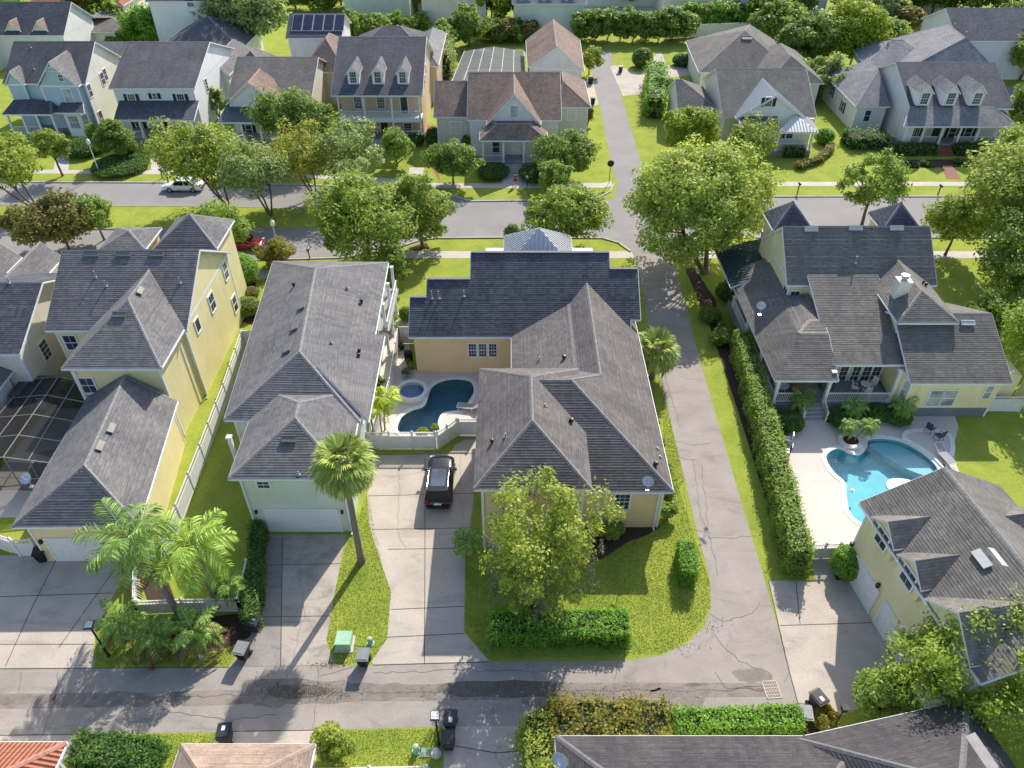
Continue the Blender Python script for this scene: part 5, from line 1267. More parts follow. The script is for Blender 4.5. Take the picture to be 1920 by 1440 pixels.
# ------------------------------------------------------------ houses across the street
W_BLUE = siding('dusty_blue_siding', (0.42, 0.56, 0.66)); W_PALEB = siding('pale_blue_white_siding', (0.80,0.82,0.84), amt=.5); W_TAN = siding('tan_siding', (.72,.58,.38))
W_PEACH = siding('peach_siding', (0.68, 0.52, 0.36)); W_GREY = siding('pale_grey_siding', (.72,.72,.73), amt=.5); W_TAUPE = siding('warm_grey_siding', (.62,.59,.54), amt=.5)
METAL_D = plain('dark_grey_standing_seam', (0.10, 0.12, 0.14), .45, .2, var=.06); METAL_L = plain('light_grey_standing_seam', (0.48, 0.49, 0.51), .4, .25, var=.05)
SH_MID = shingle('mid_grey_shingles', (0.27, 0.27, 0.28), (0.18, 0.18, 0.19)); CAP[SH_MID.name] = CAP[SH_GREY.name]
def wins(H, A, B, lst, **k):
    for (u, v, w, h_, c_, r_) in lst: window(H, A, B, (u, v), w, h_, c_, r_, **k)
def steps(H, x0, x1, y0, z, n=4, run=.32, mat=None, name='steps'):
    b = MB()
    for k in range(n): b.box(x0, x1, y0-run*(k+1), y0-run*k, 0, z-(z/n)*(k+1)+.001 if k < n else .1)
    return b.build(name, mat or WALK, H)
def porch(H, x0, x1, y0, y1, z, cols, ztop, rail=True, gap=None, deck=None):
    b = MB(); b.box(x0, x1, y0, y1, 0, z); b.build('porch_deck', deck or DECKW, H)
    for c in cols: column(H, c, y0+.15, z, ztop, .12)
    if rail:
        if gap: railing(H, [(x0+.1,y0+.15),(gap[0],y0+.15)], z, gap=.2); railing(H, [(gap[1],y0+.15),(x1-.1,y0+.15)], z, gap=.2)
        else: railing(H, [(x0+.1,y0+.15),(x1-.1,y0+.15)], z, gap=.2)
# 1 blue gabled house
H = thing('house', (-63, 106, 0), 'dusty blue house with two white-trimmed front gables at the far left across the street', 'house')
M = box_mass(H, -69.8, -58.4, 104.7, 117, 6.6, 10.4, W_BLUE, SH_FAR, along='x', gf=True, gb=True, oh=.4)
b = MB(); b.poly([(-58.78,105.1,0),(-58.78,116.6,0),(-58.78,116.6,6.6),(-58.78,110.85,10.2),(-58.78,105.1,6.6)]); b.build('side_wall', W_CREAM, H)
mass(H, [(-64.6,103.6,6.6),(-58.9,103.6,6.6),(-58.9,109,6.6),(-64.6,109,6.6)], [(-61.75,103.6,9.7),(-61.75,109.8,9.7)], W_BLUE, SH_GREY, gf=True, gb=True, oh=.35)
mass(H, [(-69.3,104.3,6.6),(-66.6,104.3,6.6),(-66.6,107,6.6),(-69.3,107,6.6)], [(-68,104.3,8.3),(-68,107,8.3)], W_BLUE, SH_GREY, gf=True, gb=True, oh=.25)
wins(H, (-69.4,105.1), (-58,105.1), [(46,178,1.0,1.9,2,2),(87,176,.9,1.5,2,2)], glass=GLASS_B)
wins(H, (-64.3,103.95), (-59,103.95), [(128,180,1.1,1.9,2,2)], glass=GLASS_B); wins(H, (-64.3,103.95), (-59,103.95), [(114,146,.6,.8,2,2)])
b = MB()                                      # gable fretwork
for a_ in (-.9,-.45,0,.45,.9): b.tube((-61.75+a_*1.0,103.7,8.55),(-61.75,103.7,9.2),.05,.05,4)
b.tube((-62.9,103.7,8.5),(-60.6,103.7,8.5),.06,.06,4); b.build('gable_fretwork', WHITE, H)
wins(H, (-58.78,105), (-58.78,117), [(168,170,.9,1.6,2,2),(192,148,.95,1.6,2,2),(197,140,.9,1.5,2,2),(190,222,1.0,2.0,2,2)])
roof_faces(H, [[(-69.6,101.6,3.5),(-62.8,101.6,3.5),(-63.6,103.9,4.5),(-69.0,105.1,4.6)], [(-62.8,101.6,3.5),(-62.6,103.9,3.5),(-63.6,103.9,4.5)]], SH_DARK)
roof_faces(H, [[(-62.6,102.2,3.5),(-58.6,102.2,3.5),(-59.3,103.95,4.3),(-62.2,103.95,4.3)]], SH_DARK)
porch(H, -69.4, -62.9, 101.8, 105, .7, (-69.2,-67.2,-65.2,-63.1), 3.4, gap=(-65,-63.4)); b = MB(); b.prism([(-62.3,103.9),(-61.8,102.7),(-59.7,102.7),(-59.2,103.9)], 0, 3.4); b.build('bay_window', WHITE, H)
for i, (A_, B_) in enumerate((((-62.3,103.9),(-61.8,102.7)),((-61.8,102.7),(-59.7,102.7)),((-59.7,102.7),(-59.2,103.9)))):
    L_ = math.dist(A_, B_); window(H, A_, B_, ('s', L_/2, 2.0), L_*.62, 1.7, 1 if i != 1 else 3, 2, glass=GLASS_B, tw=.07)
pipe_vent(H, 58, 90, [(-69.8,104.7,6.6),(-58.4,104.7,6.6),(-58.4,110.85,10.4)], .5); pipe_vent(H, 64, 130, [(-69.8,104.7,6.6),(-58.4,104.7,6.6),(-58.4,110.85,10.4)], .7)
# 2 white house, dark shutters
H = thing('house', (-48.5, 106, 0), 'white house with navy shutters, a dark porch roof and a plain gable roof', 'house')
M = box_mass(H, -54.6, -42.9, 103.1, 121.9, 6.5, 9.9, W_PALEB, SH_FAR, along='x', gf=True, gb=True, oh=.4)
wins(H, (-54,103.5), (-43,103.5), [(248,187,.95,1.5,3,4),(340,187,.95,1.5,3,4)], shut=NAVYSH); wins(H, (-54,103.5), (-43,103.5), [(290,180,.5,.7,2,2)], shut=NAVYSH)
wins(H, (-43.3,103.5), (-43.3,121), [(387,160,.8,1.7,1,4)]); roof_faces(H, [[(-53.4,99.4,3.5),(-42.6,99.4,3.5),(-42.9,103.5,4.7),(-53.9,103.5,4.7)]], SH_DARK)
porch(H, -53, -43, 99.7, 103.4, .9, (-52.7,-50.2,-47.2,-43.3), 3.4, gap=(-49.8,-47.4)); steps(H, -49.8, -47.5, 99.7, .9, 5, mat=WALK)
wins(H, (-54,103.5), (-43,103.5), [(262,237,.9,1.5,2,2)], shut=NAVYSH); door(H, (-54,103.5), (-43,103.5), ('s', 5.3, .95), 1.0, 2.2, mat=NAVYSH)
# the tree by its front
box_mass(H, -58.2, -44.4, 129.5, 143, 4.2, 7.6, W_PALEB, SH_FAR, along='x', oh=.4); box_mass(H, -46.5, -42.2, 115, 128.5, 4.5, 6.6, W_PALEB, SH_GREY, along='y', gf=True, oh=.3)
roof_faces(H, [[(-68,128,3.6),(-45,128,3.6),(-45,131,5),(-70,131,5)]], SH_GREY)
# 3 brown gable house
H = thing('house', (-33, 107, 0), 'cream house with a brown gable roof and metal porch, behind a leafy tree', 'house')
box_mass(H, -39.3, -27.6, 104.5, 119.5, 4.8, 8.0, W_CREAM, SH_TAN, along='x', gf=True, gb=True, oh=.4)
mass(H, [(-38.7,101.9,4.8),(-31.5,101.9,4.8),(-31.5,108,4.8),(-38.7,108,4.8)], [(-35.1,101.9,7.6),(-35.1,110.5,7.6)], W_PALEB, SH_BROWN, gf=True, gb=True, oh=.35)
wins(H, (-38.4,102.25), (-31.8,102.25), [(499,187,.8,1.2,2,2)], shut=NAVYSH); seam_roof(H, [[(-39.4,99.2,3.3),(-31.2,99.2,3.3),(-31.6,102.2,4.3),(-39.0,102.2,4.3)]], METAL_D)
porch(H, -39.1, -31.5, 99.5, 102.2, .8, (-38.9,-36.5,-34,-31.7), 3.2, gap=(-36,-34.5)); wins(H, (-38.4,102.25), (-31.8,102.25), [(467,243,.8,1.3,1,2)], shut=NAVYSH)
box_mass(H, -31.5, -24.6, 115, 128, 5.0, 8.4, W_CREAM, SH_BROWN, along='y', gf=False, gb=False, oh=.4, run=5)
box_mass(H, -43.5, -38.5, 121, 128, 3.6, 5.6, W_CREAM, SH_TAN, along='y', oh=.3)
# solar house
H = thing('house', (-31.5, 130, 0), 'white two-storey garage apartment with solar panels on its roof', 'house')
M = box_mass(H, -36.2, -27.2, 127.4, 137, 6.5, 9.0, W_PALEB, SH_DARK, along='x', gf=True, gb=True, oh=.35)
sp = [(-36.2,127.4,6.5),(-27.2,127.4,6.5),(-27.2,132.2,9.0)]; nn = (Vector(sp[1])-Vector(sp[0])).cross(Vector(sp[2])-Vector(sp[0])).normalized(); upv = V(0,4.8,2.5).normalized(); PAN = glass_mat('solar_glass', (.008,.012,.03), .2)
for i in range(5):
    c0 = V(-35.0+1.7*i, 127.4, 6.5)+upv*3.2+V(.4,0,0)+nn*.14; b = MB(); b.obox(c0, (.8,0,0), upv*1.8, nn*.02); o = b.build('solar_panel', PAN, H)
    f = MB()
    for s in (-1, 1): f.obox(c0+V(s*.8,0,0), (.03,0,0), upv*1.83, nn*.03); f.obox(c0+upv*s*1.8, (.8,0,0), upv*.03, nn*.03)
    f.build('frame', METAL_L, o)
# 4 three dormers, double porch
H = thing('house', (-17.5, 101, 0), 'tan house with three white roof dormers over a two-storey white porch', 'house')
yf = 100.6; M = box_mass(H, -23.7, -11.6, 99.6, 119.2, 6.7, 11.4, W_TAN, SH_FAR, along='x', gf=True, gb=True, oh=.4, walls=False)
b = MB(); b.prism([(-23.1,102.2),(-12.1,102.2),(-12.1,118.8),(-23.1,118.8)], 0, 6.7); b.poly([(-12.1,102.2,6.7),(-12.1,118.8,6.7),(-12.1,109.4,11.2)]); b.poly([(-12.1,100.2,6.4),(-12.1,102.2,6.4),(-12.1,102.2,7.5),(-12.1,100.2,6.9)]); b.build('wall', W_PEACH, H)
for x in (-20.8,-17.55,-14.25): dormer(H, (x, 101.3), 1.5, 4.6, 7.6, 1.5, .8, WHITE, SH_GREY, 0, (.8,1.35,3,4))
b = MB(); b.box(-23.2,-12.0,100,102.2,3.2,3.5); b.box(-23.2,-12.0,99.95,100.12,3.0,3.55); b.build('porch_floor', WHITE, H); b = MB(); b.box(-23.2,-12.0,99.98,100.2,6.35,6.72); b.build('porch_beam', WHITE, H)
porch(H, -23.2, -12.0, 100, 102.2, .8, (-23.0,-19.6,-15.9,-12.2), 3.0, gap=(-19.4,-16.1))
for x in (-23.0,-19.6,-15.9,-12.2): column(H, x, 100.15, 3.55, 6.35, .12)
railing(H, [(-23,100.15),(-12.2,100.15)], 3.5, gap=.16)
wins(H, (-23.1,102.2), (-12.1,102.2), [(671,192,.95,1.5,3,4),(714,192,.95,1.5,3,4),(678,241,.95,1.5,3,4),(765,241,.95,1.5,3,4)]); door(H, (-23.1,102.2), (-12.1,102.2), ('s', 8.6, 3.5), .9, 2.2, mat=GLASS, panels=(1,1), name='glass_door'); door(H, (-23.1,102.2), (-12.1,102.2), ('s', 5.6, .8), 1.0, 2.2, mat=NAVYSH)
steps(H, -19.2, -16.3, 100, .8, 4); box_mass(H, -25.4, -12.6, 121.5, 134, 5.2, 8.2, W_PEACH, SH_FAR, along='x', oh=.4, run=5); box_mass(H, -14.6, -10.8, 116, 134, 5.6, 7.2, W_PEACH, SH_MID, along='y', oh=.3, run=3)
wins(H, (-12.1,102.2), (-12.1,118.8), [(798,130,.7,1.3,1,2),(796,150,.7,1.3,1,2)])
# 5 brown cross-gable house
H = thing('house', (0.5, 97, 0), 'pale grey house with a brown cross-gabled roof and small columned front porch', 'house')
M = box_mass(H, -5.6, 6.6, 95.4, 108.8, 5.0, 8.9, W_GREY, SH_BROWN, along='x', gf=True, gb=True, oh=.4)
mass(H, [(-3.0,93.9,5.0),(3.9,93.9,5.0),(3.9,102,5.0),(-3.0,102,5.0)], [(.45,93.9,8.8),(.45,101.5,8.8)], W_GREY, SH_BROWN, gf=True, gb=True, oh=.35)
box_mass(H, -10.1, -5.0, 97.6, 107.5, 4.6, 7.6, W_TAUPE, SH_BROWN, along='x', gf=True, gb=True, oh=.35); mass(H, [(6.0,101.0,4.7),(10.9,101.0,4.7),(10.9,112,4.7),(6.0,112,4.7)], [(7.2,104.8,6.9),(7.2,109,6.9)], W_TAUPE, SH_BROWN, oh=.35)
wins(H, (-10,98), (-5,98), [(854,239,1.3,1.5,2,2)], glass=GLASS_B); wins(H, (-2.7,94.25), (3.6,94.25), [(964,209,.9,1.4,2,3)], glass=GLASS_B); wins(H, (6.2,101.4), (10.6,101.4), [(1072,212,1.1,1.8,1,2)])
roof_faces(H, [[(-3.9,91.3,3.9),(4.7,91.3,3.9),(2.3,93.2,5.3),(-1.7,93.2,5.3)], [(4.7,91.3,3.9),(4.7,94.2,4.0),(2.9,94.2,5.3),(2.3,93.2,5.3)], [(-3.9,94.2,4.0),(-3.9,91.3,3.9),(-1.7,93.2,5.3),(-2.3,94.2,5.3)], [(-1.7,93.2,5.3),(2.3,93.2,5.3),(2.9,94.2,5.3),(-2.3,94.2,5.3)]], SH_BROWN)
porch(H, -3.7, 4.5, 91.5, 94.2, .9, (-3.5,-.9,1.7,4.3), 3.8, gap=(-.7,1.5)); steps(H, -.7, 1.5, 91.5, .9, 5, mat=WALK); door(H, (-2.7,94.2), (3.6,94.2), ('s', 3.4, .9), 1.0, 2.2); wins(H, (-2.7,94.2), (3.6,94.2), [(930,275,.9,1.5,1,2)])
# its rear garage and cage
mass(H, [(2.6,117.2,5.0),(11.1,115.3,5.0),(11.6,132,5.0),(2.6,132,5.0)], [(6.85,116.3,8.2),(7.0,132,8.2)], W_GREY, SH_BROWN, gf=True, gb=False, oh=.4)
fr_l = plain('pale_aluminium_frame', (.42,.42,.43), .45, .2)
sheet('patio', [(-8.8,117,0),(2.3,117,0),(2.3,133,0),(-8,133,0)], 0.012, DECK)
screen_cage((-3,125,0), [(-9.0,116.8),(2.3,116.8),(2.3,132.8),(-7.8,132.8)], 3.0, 'grey screened pool enclosure behind the brown cross-gabled house', 6, 3, .7, mesh=LTMESH, frame=fr_l)
# 6 house right of the lane
H = thing('house', (35, 100, 0), 'pale house with a white metal-roofed front gable behind the big oak', 'house')
M = box_mass(H, 28.4, 40.9, 99.0, 114.4, 4.1, 8.0, W_CREAM, SH_TAN, along='x', gf=True, gb=True, oh=.4)
box_mass(H, 23.2, 28.4, 103.4, 112, 3.8, 6.2, W_CREAM, SH_TAN, along='x', gf=True, oh=.3)
roof_faces(H, [[(30.3,98.3,4.1),(30.3,99.5,4.1),(34.7,106.5,8.0),(34.7,98.3,7.0)]], METAL_L) if False else None
seam_roof(H, [[(30.0,98.0,4.2),(34.6,98.0,7.2),(34.6,105.5,7.2),(30.0,99.3,4.2)], [(34.6,98.0,7.2),(39.2,98.0,4.2),(39.2,99.3,4.2),(34.6,105.5,7.2)]], METAL_L, name='gable_roof')
b = MB(); b.poly([(30.6,98.3,0),(38.6,98.3,0),(38.6,98.3,4.5),(34.6,98.3,7.0),(30.6,98.3,4.5)]); b.build('gable_wall', W_PALEB, H); wins(H, (30.6,98.3), (38.6,98.3), [(1441,191,.8,1.1,3,3)], shut=NAVYSH)
seam_roof(H, [[(30.2,95.6,3.4),(35.4,95.6,3.4),(35.4,98.3,4.4),(30.2,98.3,4.4)]], METAL_D); seam_roof(H, [[(35.0,95.4,3.4),(40.2,95.4,3.4),(37.6,98.2,4.7)], [(40.2,95.4,3.4),(40.2,99.0,3.9),(37.6,98.2,4.7)]], METAL_W)
porch(H, 30.4, 40.0, 95.8, 98.3, .7, (30.6,33,35.3,39.8), 3.3, gap=(33.2,35.1)); wins(H, (30.6,98.3), (40.6,98.3), [(1467,250,.8,1.3,2,3),(1481,250,.8,1.3,2,3)])
b = MB(); b.prism([(38.6,98.6),(40.5,98.6),(40.5,100),(38.6,100)], 0, 4.0); b.build('side_wall', W_CREAM, H)
mass(H, [(29.3,119.5,3.6),(44,119.5,3.6),(46.3,134,3.6),(30.3,136.5,3.6)], [(37.5,127.5,7.6),(39.2,131.0,7.6)], W_CREAM, SH_TAN, oh=.5)
mass(H, [(38.2,113,4.0),(46.5,113,4.0),(47.5,128,4.0),(38.5,128,4.0)], [(42.2,117.5,6.6),(42.6,124,6.6)], W_CREAM, SH_TAN, oh=.5)
box_vent(H, 1400, 72, [(29.3,119.5,3.6),(44,119.5,3.6),(37.5,127.5,7.6)], 1.6, .8)
# 7 three dormers and wide porch
H = thing('house', (58, 101, 0), 'white house with tall dormers and red brick porch steps', 'house')
M = box_mass(H, 53.4, 67.2, 99.6, 115.4, 5.0, 8.6, W_GREY, SH_FAR, along='x', gf=True, gb=True, oh=.35, walls=False)
roof_faces(H, [[(51.9,96.9,3.6),(66.9,96.9,3.6),(64.6,99.9,5.15),(53.4,99.9,5.15)], [(66.9,96.9,3.6),(67.6,104.5,3.8),(66.6,103.5,5.0),(64.6,99.9,5.15)]], SH_MID)
b = MB(); b.prism([(53.8,100),(66.8,100),(66.8,115),(53.8,115)], 0, 5.0); b.poly([(53.8,100,5),(53.8,115,5),(53.8,107.5,8.4)][::-1]); b.prism([(53.0,97.6),(53.8,97.6),(53.8,100),(53.0,100)], 0, 3.6); b.build('wall', W_GREY, H)
for x in (54.9,58.35,61.85): dormer(H, (x, 99.7), 1.7, 4.4, 5.35, 1.75, .9, W_PALEB, SH_MID, 0, (.95,1.4,3,4))
porch(H, 52.6, 66.3, 97.4, 100, 1.0, (52.8,55.1,57.6,60.0,62.4,66.1), 3.5, gap=(57.3,59.4)); 
for y in (99,101.5): column(H, 66.3, y, 1.0, 3.6, .12)
steps(H, 57.3, 59.4, 97.4, 1.0, 5, .34, plain('red_brick_steps', (.27,.09,.07), .9, var=.3, scale=8))
wins(H, (53.8,100), (66.8,100), [(1711,250,.9,1.7,1,2),(1718,250,.5,1.7,1,2),(1785,249,.9,1.7,1,2),(1815,249,.9,1.7,1,2)], shut=NAVYSH); door(H, (53.8,100), (66.8,100), ('s', 4.4, 1.0), 1.1, 2.2, mat=NAVYSH)
M = mass(H, [(48.3,104.3,3.6),(53.0,104.3,3.6),(54.0,118,3.6),(48.5,118.2,3.6)], [(52.8,110.5,6.6),(53.4,115.5,6.6)], W_GREY, SH_MID, oh=.35); wins(H, M[0], M[1], [(1626,217,.8,1.5,1,2)]); wins(H, M[3], M[0], [(1560,170,.8,1.4,1,2),(1580,200,.8,1.4,1,2)], shut=NAVYSH)
mass(H, [(60.8,118,4.6),(73.5,115,4.6),(76,131,4.6),(63,133,4.6)], [(69.6,121,8.2),(70.5,129,8.2)], W_BLUE, SH_MID, oh=.4)
mass(H, [(55.5,121,4.2),(67,121,4.2),(68,132,4.2),(57,132,4.2)], [(61,126.5,6.4),(63,126.5,6.4)], W_GREY, SH_MID, oh=.3, z0=3.0)
for x, y in ((56.3,122),(57,126),(57.5,131)): column(H, x, y, 0, 4.1, .14)
box_mass(H, 72, 87, 127, 141, 6.2, 9.4, W_GREY, SH_DARK, along='x', gf=True, gb=True, oh=.4); 
for u, v in ((1787,55),(1808,70)): pipe_vent(H, u, v, [(72,127,6.2),(87,127,6.2),(87,134,9.4)], .9, .1)
# ------------------------------------------------------------ farther houses at the top edge
def simple_house(label, parts, name='house', extra=None):
    c = parts[0]; h = thing(name, ((c[0]+c[1])/2, (c[2]+c[3])/2, 0), label, name)
    Ms = [box_mass(h, *p_[:6], p_[6], p_[7], along=p_[8], gf=p_[9], gb=p_[9], oh=.4) for p_ in parts]
    if extra: extra(h, Ms)
    return h
def ex(h, Ms):
    for x in (-84.2,-79.6):
        mass(h, [(x-1.8,134.6,5.2),(x+1.8,134.6,5.2),(x+1.8,139,5.2),(x-1.8,139,5.2)], [(x,134.6,7.2),(x,139,7.2)], W_CREAM, SH_BROWN, gf=True, gb=True, oh=.2)
    mass(h, [(-97,128,6),(-87,128,6),(-87,140,6),(-97,140,6)], [(-92,128,9),(-92,140,9)], W_CREAM, SH_BROWN, gf=True, gb=True)
simple_house('cream house with small dormers and a dark roof in the top left corner', [(-98,-75.5,134,146,5.2,9.0,W_WHITE,SH_DARK,'x',True)], extra=ex)
simple_house('cream house with an orange terracotta roof at the top left edge', [(-92,-73,153,170,5.5,9,W_CREAM,TERRA,'x',False),(-84,-68.8,144,154,3.2,5.0,W_CREAM,SH_TAN,'y',False)])
def ex(h, Ms):
    wins(h, Ms[0][0], Ms[0][1], [(356,3,1.1,1.6,2,2),(407,3,.9,1.6,2,2),(418,3,.9,1.6,2,2),(429,3,.9,1.6,2,2)], glass=GLASS)
simple_house('big plain white house wall at the top edge behind the grey hip roof', [(-63,-47.5,140.5,156,9,12.5,W_WHITE,SH_DARK,'x',True)], extra=lambda h, Ms: wins(h, Ms[0][1], Ms[0][2], [(356,3,1.1,1.6,2,2),(407,3,.9,1.6,2,2),(418,3,.9,1.6,2,2),(429,3,.9,1.6,2,2)]))
def ex(h, Ms):
    for x in (-15.2,-8.3): dormer(h, (x, 158.4), 2.0, 4, 6.4, 1.6, .8, WHITE, SH_DARK, 0, (.9,1.1,2,2))
    for s_ in (3.2, 8.6): door(h, Ms[0][0], Ms[0][1], ('s', s_, .02), 4.4, 2.3, name='garage_door', panels=(6,4), handle=False)
simple_house('cream double garage with two white dormers at the top edge', [(-17.6,-4.4,157.6,170,5.8,10,W_CREAM,SH_DARK,'x',True)], 'garage', ex)
def ex(h, Ms):
    for x in (2.9,7.0,11.2): dormer(h, (x, 152.9), 2.0, 4, 5.9, 1.8, .8, WHITE, SH_MID, 0, (.9,1.3,2,2))
    for s_ in (3.0, 9.3): door(h, Ms[0][0], Ms[0][1], ('s', s_, .02), 4.6, 2.3, name='garage_door', panels=(6,4), handle=False)
simple_house('pale green garage with three white dormers at the top edge', [(.3,14.2,152.2,166,6.0,10,W_GREEN,SH_MID,'x',True)], 'garage', ex)
simple_house('white house behind the palms at the top edge left of centre', [(-34,-20,164,178,7,10.5,W_GREEN,SH_DARK,'x',True),(-20,-9,172,184,6.5,10,W_WHITE,SH_DARK,'x',True)])
simple_house('pale green house behind the blue pool at the top edge', [(14,32,176,190,6.5,10,W_GREEN,SH_MID,'x',True)])
simple_house('grey blue house with a pale hip roof at the top edge right of centre', [(46,62,158,172,6,9,W_BLUE,SH_MID,'x',True),(31,46,166,178,3.6,6.5,W_CREAM,SH_BROWN,'x',False)])
simple_house('pale blue house half hidden by dark trees at the top right', [(76,92,170,186,6,9,W_PALEB,SH_MID,'x',True)])
simple_house('white house with a grey roof beyond the trees in the top right corner', [(108,128,160,176,6,9,W_WHITE,SH_DARK,'x',True)])
sheet('pool_terrace', [(-88,160,0),(-70,158,0),(-68,176,0),(-90,178,0)], .012, DECK); sheet('pool_terrace', [(-76,148,0),(-60,146,0),(-62,157,0),(-76,157,0)], .012, CONC); sheet('pool_terrace', [(13.5,160,0),(32,160,0),(32,176,0),(13.5,176,0)], .012, DECK)
PW = plain('far_pool_water', (.10,.50,.55), .12, var=.1)
for pts, lb in (([P(225,42),P(262,30),P(262,50),P(232,52)], 'small turquoise pool between palms at the top left'), ([P(1092,22),P(1132,22),P(1132,40),P(1092,40)], 'small blue pool behind the tall hedge at the top')):
    h = thing('swimming_pool', pts[0], lb, 'pool'); b = MB(); lp = pts[::-1]; b.poly([(q.x,q.y,.03) for q in lp]); b.build('water_surface', PW, h); g_ = pts; b = MB()
    for k in range(4):
        a_, c_ = g_[k], g_[(k+1)%4]; d_ = (c_-a_).normalized(); n_ = V(-d_.y,d_.x,0); b.obox((a_+c_)/2+V(0,0,.04), (c_-a_)/2, n_*.25, V(0,0,.04))
    b.build('coping', COPE, h)
fence_run('fence', [(29.6,151.5),(38,153.2),(48,154.6),(50,152)], 2.2, 'tall solid white fence behind the far lawn', 3.0, 0.02)
sheet('street_road', [(66,112,0),(110,112,0),(112,122,0),(78,124,0),(76,150,0),(70,150,0)], .006, STREET)
# ------------------------------------------------------------ trees and planting
random.seed(5); rng = np.random.default_rng(5)
ORD = ['first','second','third','fourth','fifth','sixth','seventh','eighth','ninth']
L_OAKT = leaf('sunny_oak_leaves', (0.07, 0.098, 0.018), (0.155, 0.178, 0.032), (0.25, 0.26, 0.06), k=4.0)
L_LACE = leaf('lacy_bright_leaves', (0.085, 0.13, 0.018), (0.165, 0.205, 0.03), (0.26, 0.28, 0.06), k=3.0)
# street trees on the far side, left to right
tree(72,396, 9.3, 5.0, 'multi-stemmed tree with orange-tinged crown at the far left of the median', L_CRAPE, trunks=4, clumps=80, per=150, lsize=.19, cb=.32, off=(-2.6,0))
tree(118,330, 6.5, 2.7, 'small green tree behind the orange-tinged tree at the far left', L_OAK, clumps=32, per=130, lsize=.17)
tree(430,392, 10.4, 5.7, 'olive green street tree beside the white parked car', L_CRAPE, trunks=3, clumps=95, per=150, lsize=.19, cb=.3, off=(-2.0,.5))
tree(508,405, 9.2, 5.2, 'pale silvery tree on the median right of the olive green tree', L_PALE, trunks=3, clumps=60, per=150, lsize=.17, cb=.3, off=(-.8,0))
tree(592,372, 9.1, 4.9, 'tree with orange-red flowering top in front of the tan double-porch house', L_ORANGE, trunks=3, clumps=52, per=150, lsize=.17, cb=.3, off=(-1.2,0))
tree(640,368, 8.9, 5.4, 'pale silvery crepe tree in front of the tan double-porch house', L_PALE, trunks=3, clumps=60, per=150, lsize=.17, cb=.28, off=(.8,0))
tree(572,300, 9.4, (5.9,5), 'broad dark green tree in front of the cream brown-roofed house', L_OAKD, clumps=95, per=150, lsize=.2, cb=.22)
tree(745,312, 5.6, 2.1, 'narrow bright green tree at the porch of the tan double-porch house', L_BRIGHT, clumps=40, per=150, lsize=.15, cb=.1, csize=.36)
tree(692,487, 9.4, (6.2,5.6), 'wide bright oak over the street left of the apricot house', L_OAK, clumps=135, per=170, lsize=.19, cb=.1, off=(.2,.3))
tree(792,464, 8.8, (3.8,3.6), 'upright green oak beside the wide oak left of the apricot house', L_OAK, clumps=70, per=160, lsize=.18, cb=.1)
tree(738,548, 6.0, 2.2, 'narrow dark tree at the back corner of the sage green house', L_OAKD, clumps=36, per=140, lsize=.14, cb=.1)
tree(850,345, 6.0, (3.7,3.2), 'dense green tree in front of the left side of the brown cross-gabled house', L_OAKD, clumps=58, per=150, lsize=.17, cb=.12)
tree(1058,334, 6.6, (4.7,3.8), 'spreading green tree in front of the right side of the brown cross-gabled house', L_OAKD, clumps=78, per=150, lsize=.17, cb=.12)
tree(1064,464, 7.6, (5.0,4.2), 'leafy light green tree on the verge behind the apricot house', L_OAK, clumps=95, per=160, lsize=.18, cb=.12)
tree(1022,400, 5.0, 2.6, 'small yellow-green tree on the far verge behind the apricot house', L_BRIGHT, clumps=34, per=140, lsize=.15, cb=.2, base=tuple(P(1040,372)))
tree(1322,512, 13.6, (9.4,8.2), 'huge spreading oak on the right bank of the lane', L_OAKT, clumps=230, per=210, lsize=.18, cb=.2, trunks=2, tr=.42, off=(-1.6,1.6), csize=.185, hollow=.3)
tree(1285,300, 7.4, (4.4,3.8), 'lime yellow bushy tree beyond the huge oak by the lane', L_LIME, clumps=70, per=170, lsize=.2, cb=.1, csize=.3)
tree(1310,345, 7.0, (4.0,3.2), 'mid green tree right behind the huge oak in front of the pale metal-gabled house', L_OAK, clumps=50, per=150, lsize=.17, cb=.1, base=tuple(P(1400,318)))
tree(1615,425, 9.2, (3.9,3.6), 'airy light green tree in front of the yellow porch house street side', L_BRIGHT, clumps=70, per=120, lsize=.17, cb=.2, csize=.3, spiky=.35)
tree(1772,478, 7.0, (3.9,3.6), 'rounded green tree beside the right gable of the yellow porch house', L_OAK, clumps=65, per=150, lsize=.17, cb=.2)
tree(1868,520, 13.5, (7.6,6.4), 'large leafy oak at the right edge above the lawn', L_OAKY, clumps=160, per=180, lsize=.2, cb=.25, off=(.3,1))
tree(1915,575, 10.0, (5.4,4.6), 'dark green tree at the right edge below the large oak', L_OAKD, clumps=85, per=160, lsize=.18, cb=.1, off=(-1.5,0))
tree(1935,740, 9.5, (4.3,4.8), 'bright green tree cut by the right edge beside the yellow house gable', L_BRIGHT, clumps=70, per=170, lsize=.15, cb=.08, off=(0,.6))
tree(1895,345, 7.5, (4.2,3.6), 'yellow-green tree at the right edge on the far verge', L_OAK, clumps=60, per=150, lsize=.18, cb=.2, base=tuple(P(1905,345)))
tree(1845,662, 5.5, (2.6,2.4), 'dark shade tree behind the right gable of the yellow porch house', L_OAKD, clumps=40, per=140, lsize=.15, cb=.12, base=tuple(P(1838,640)))
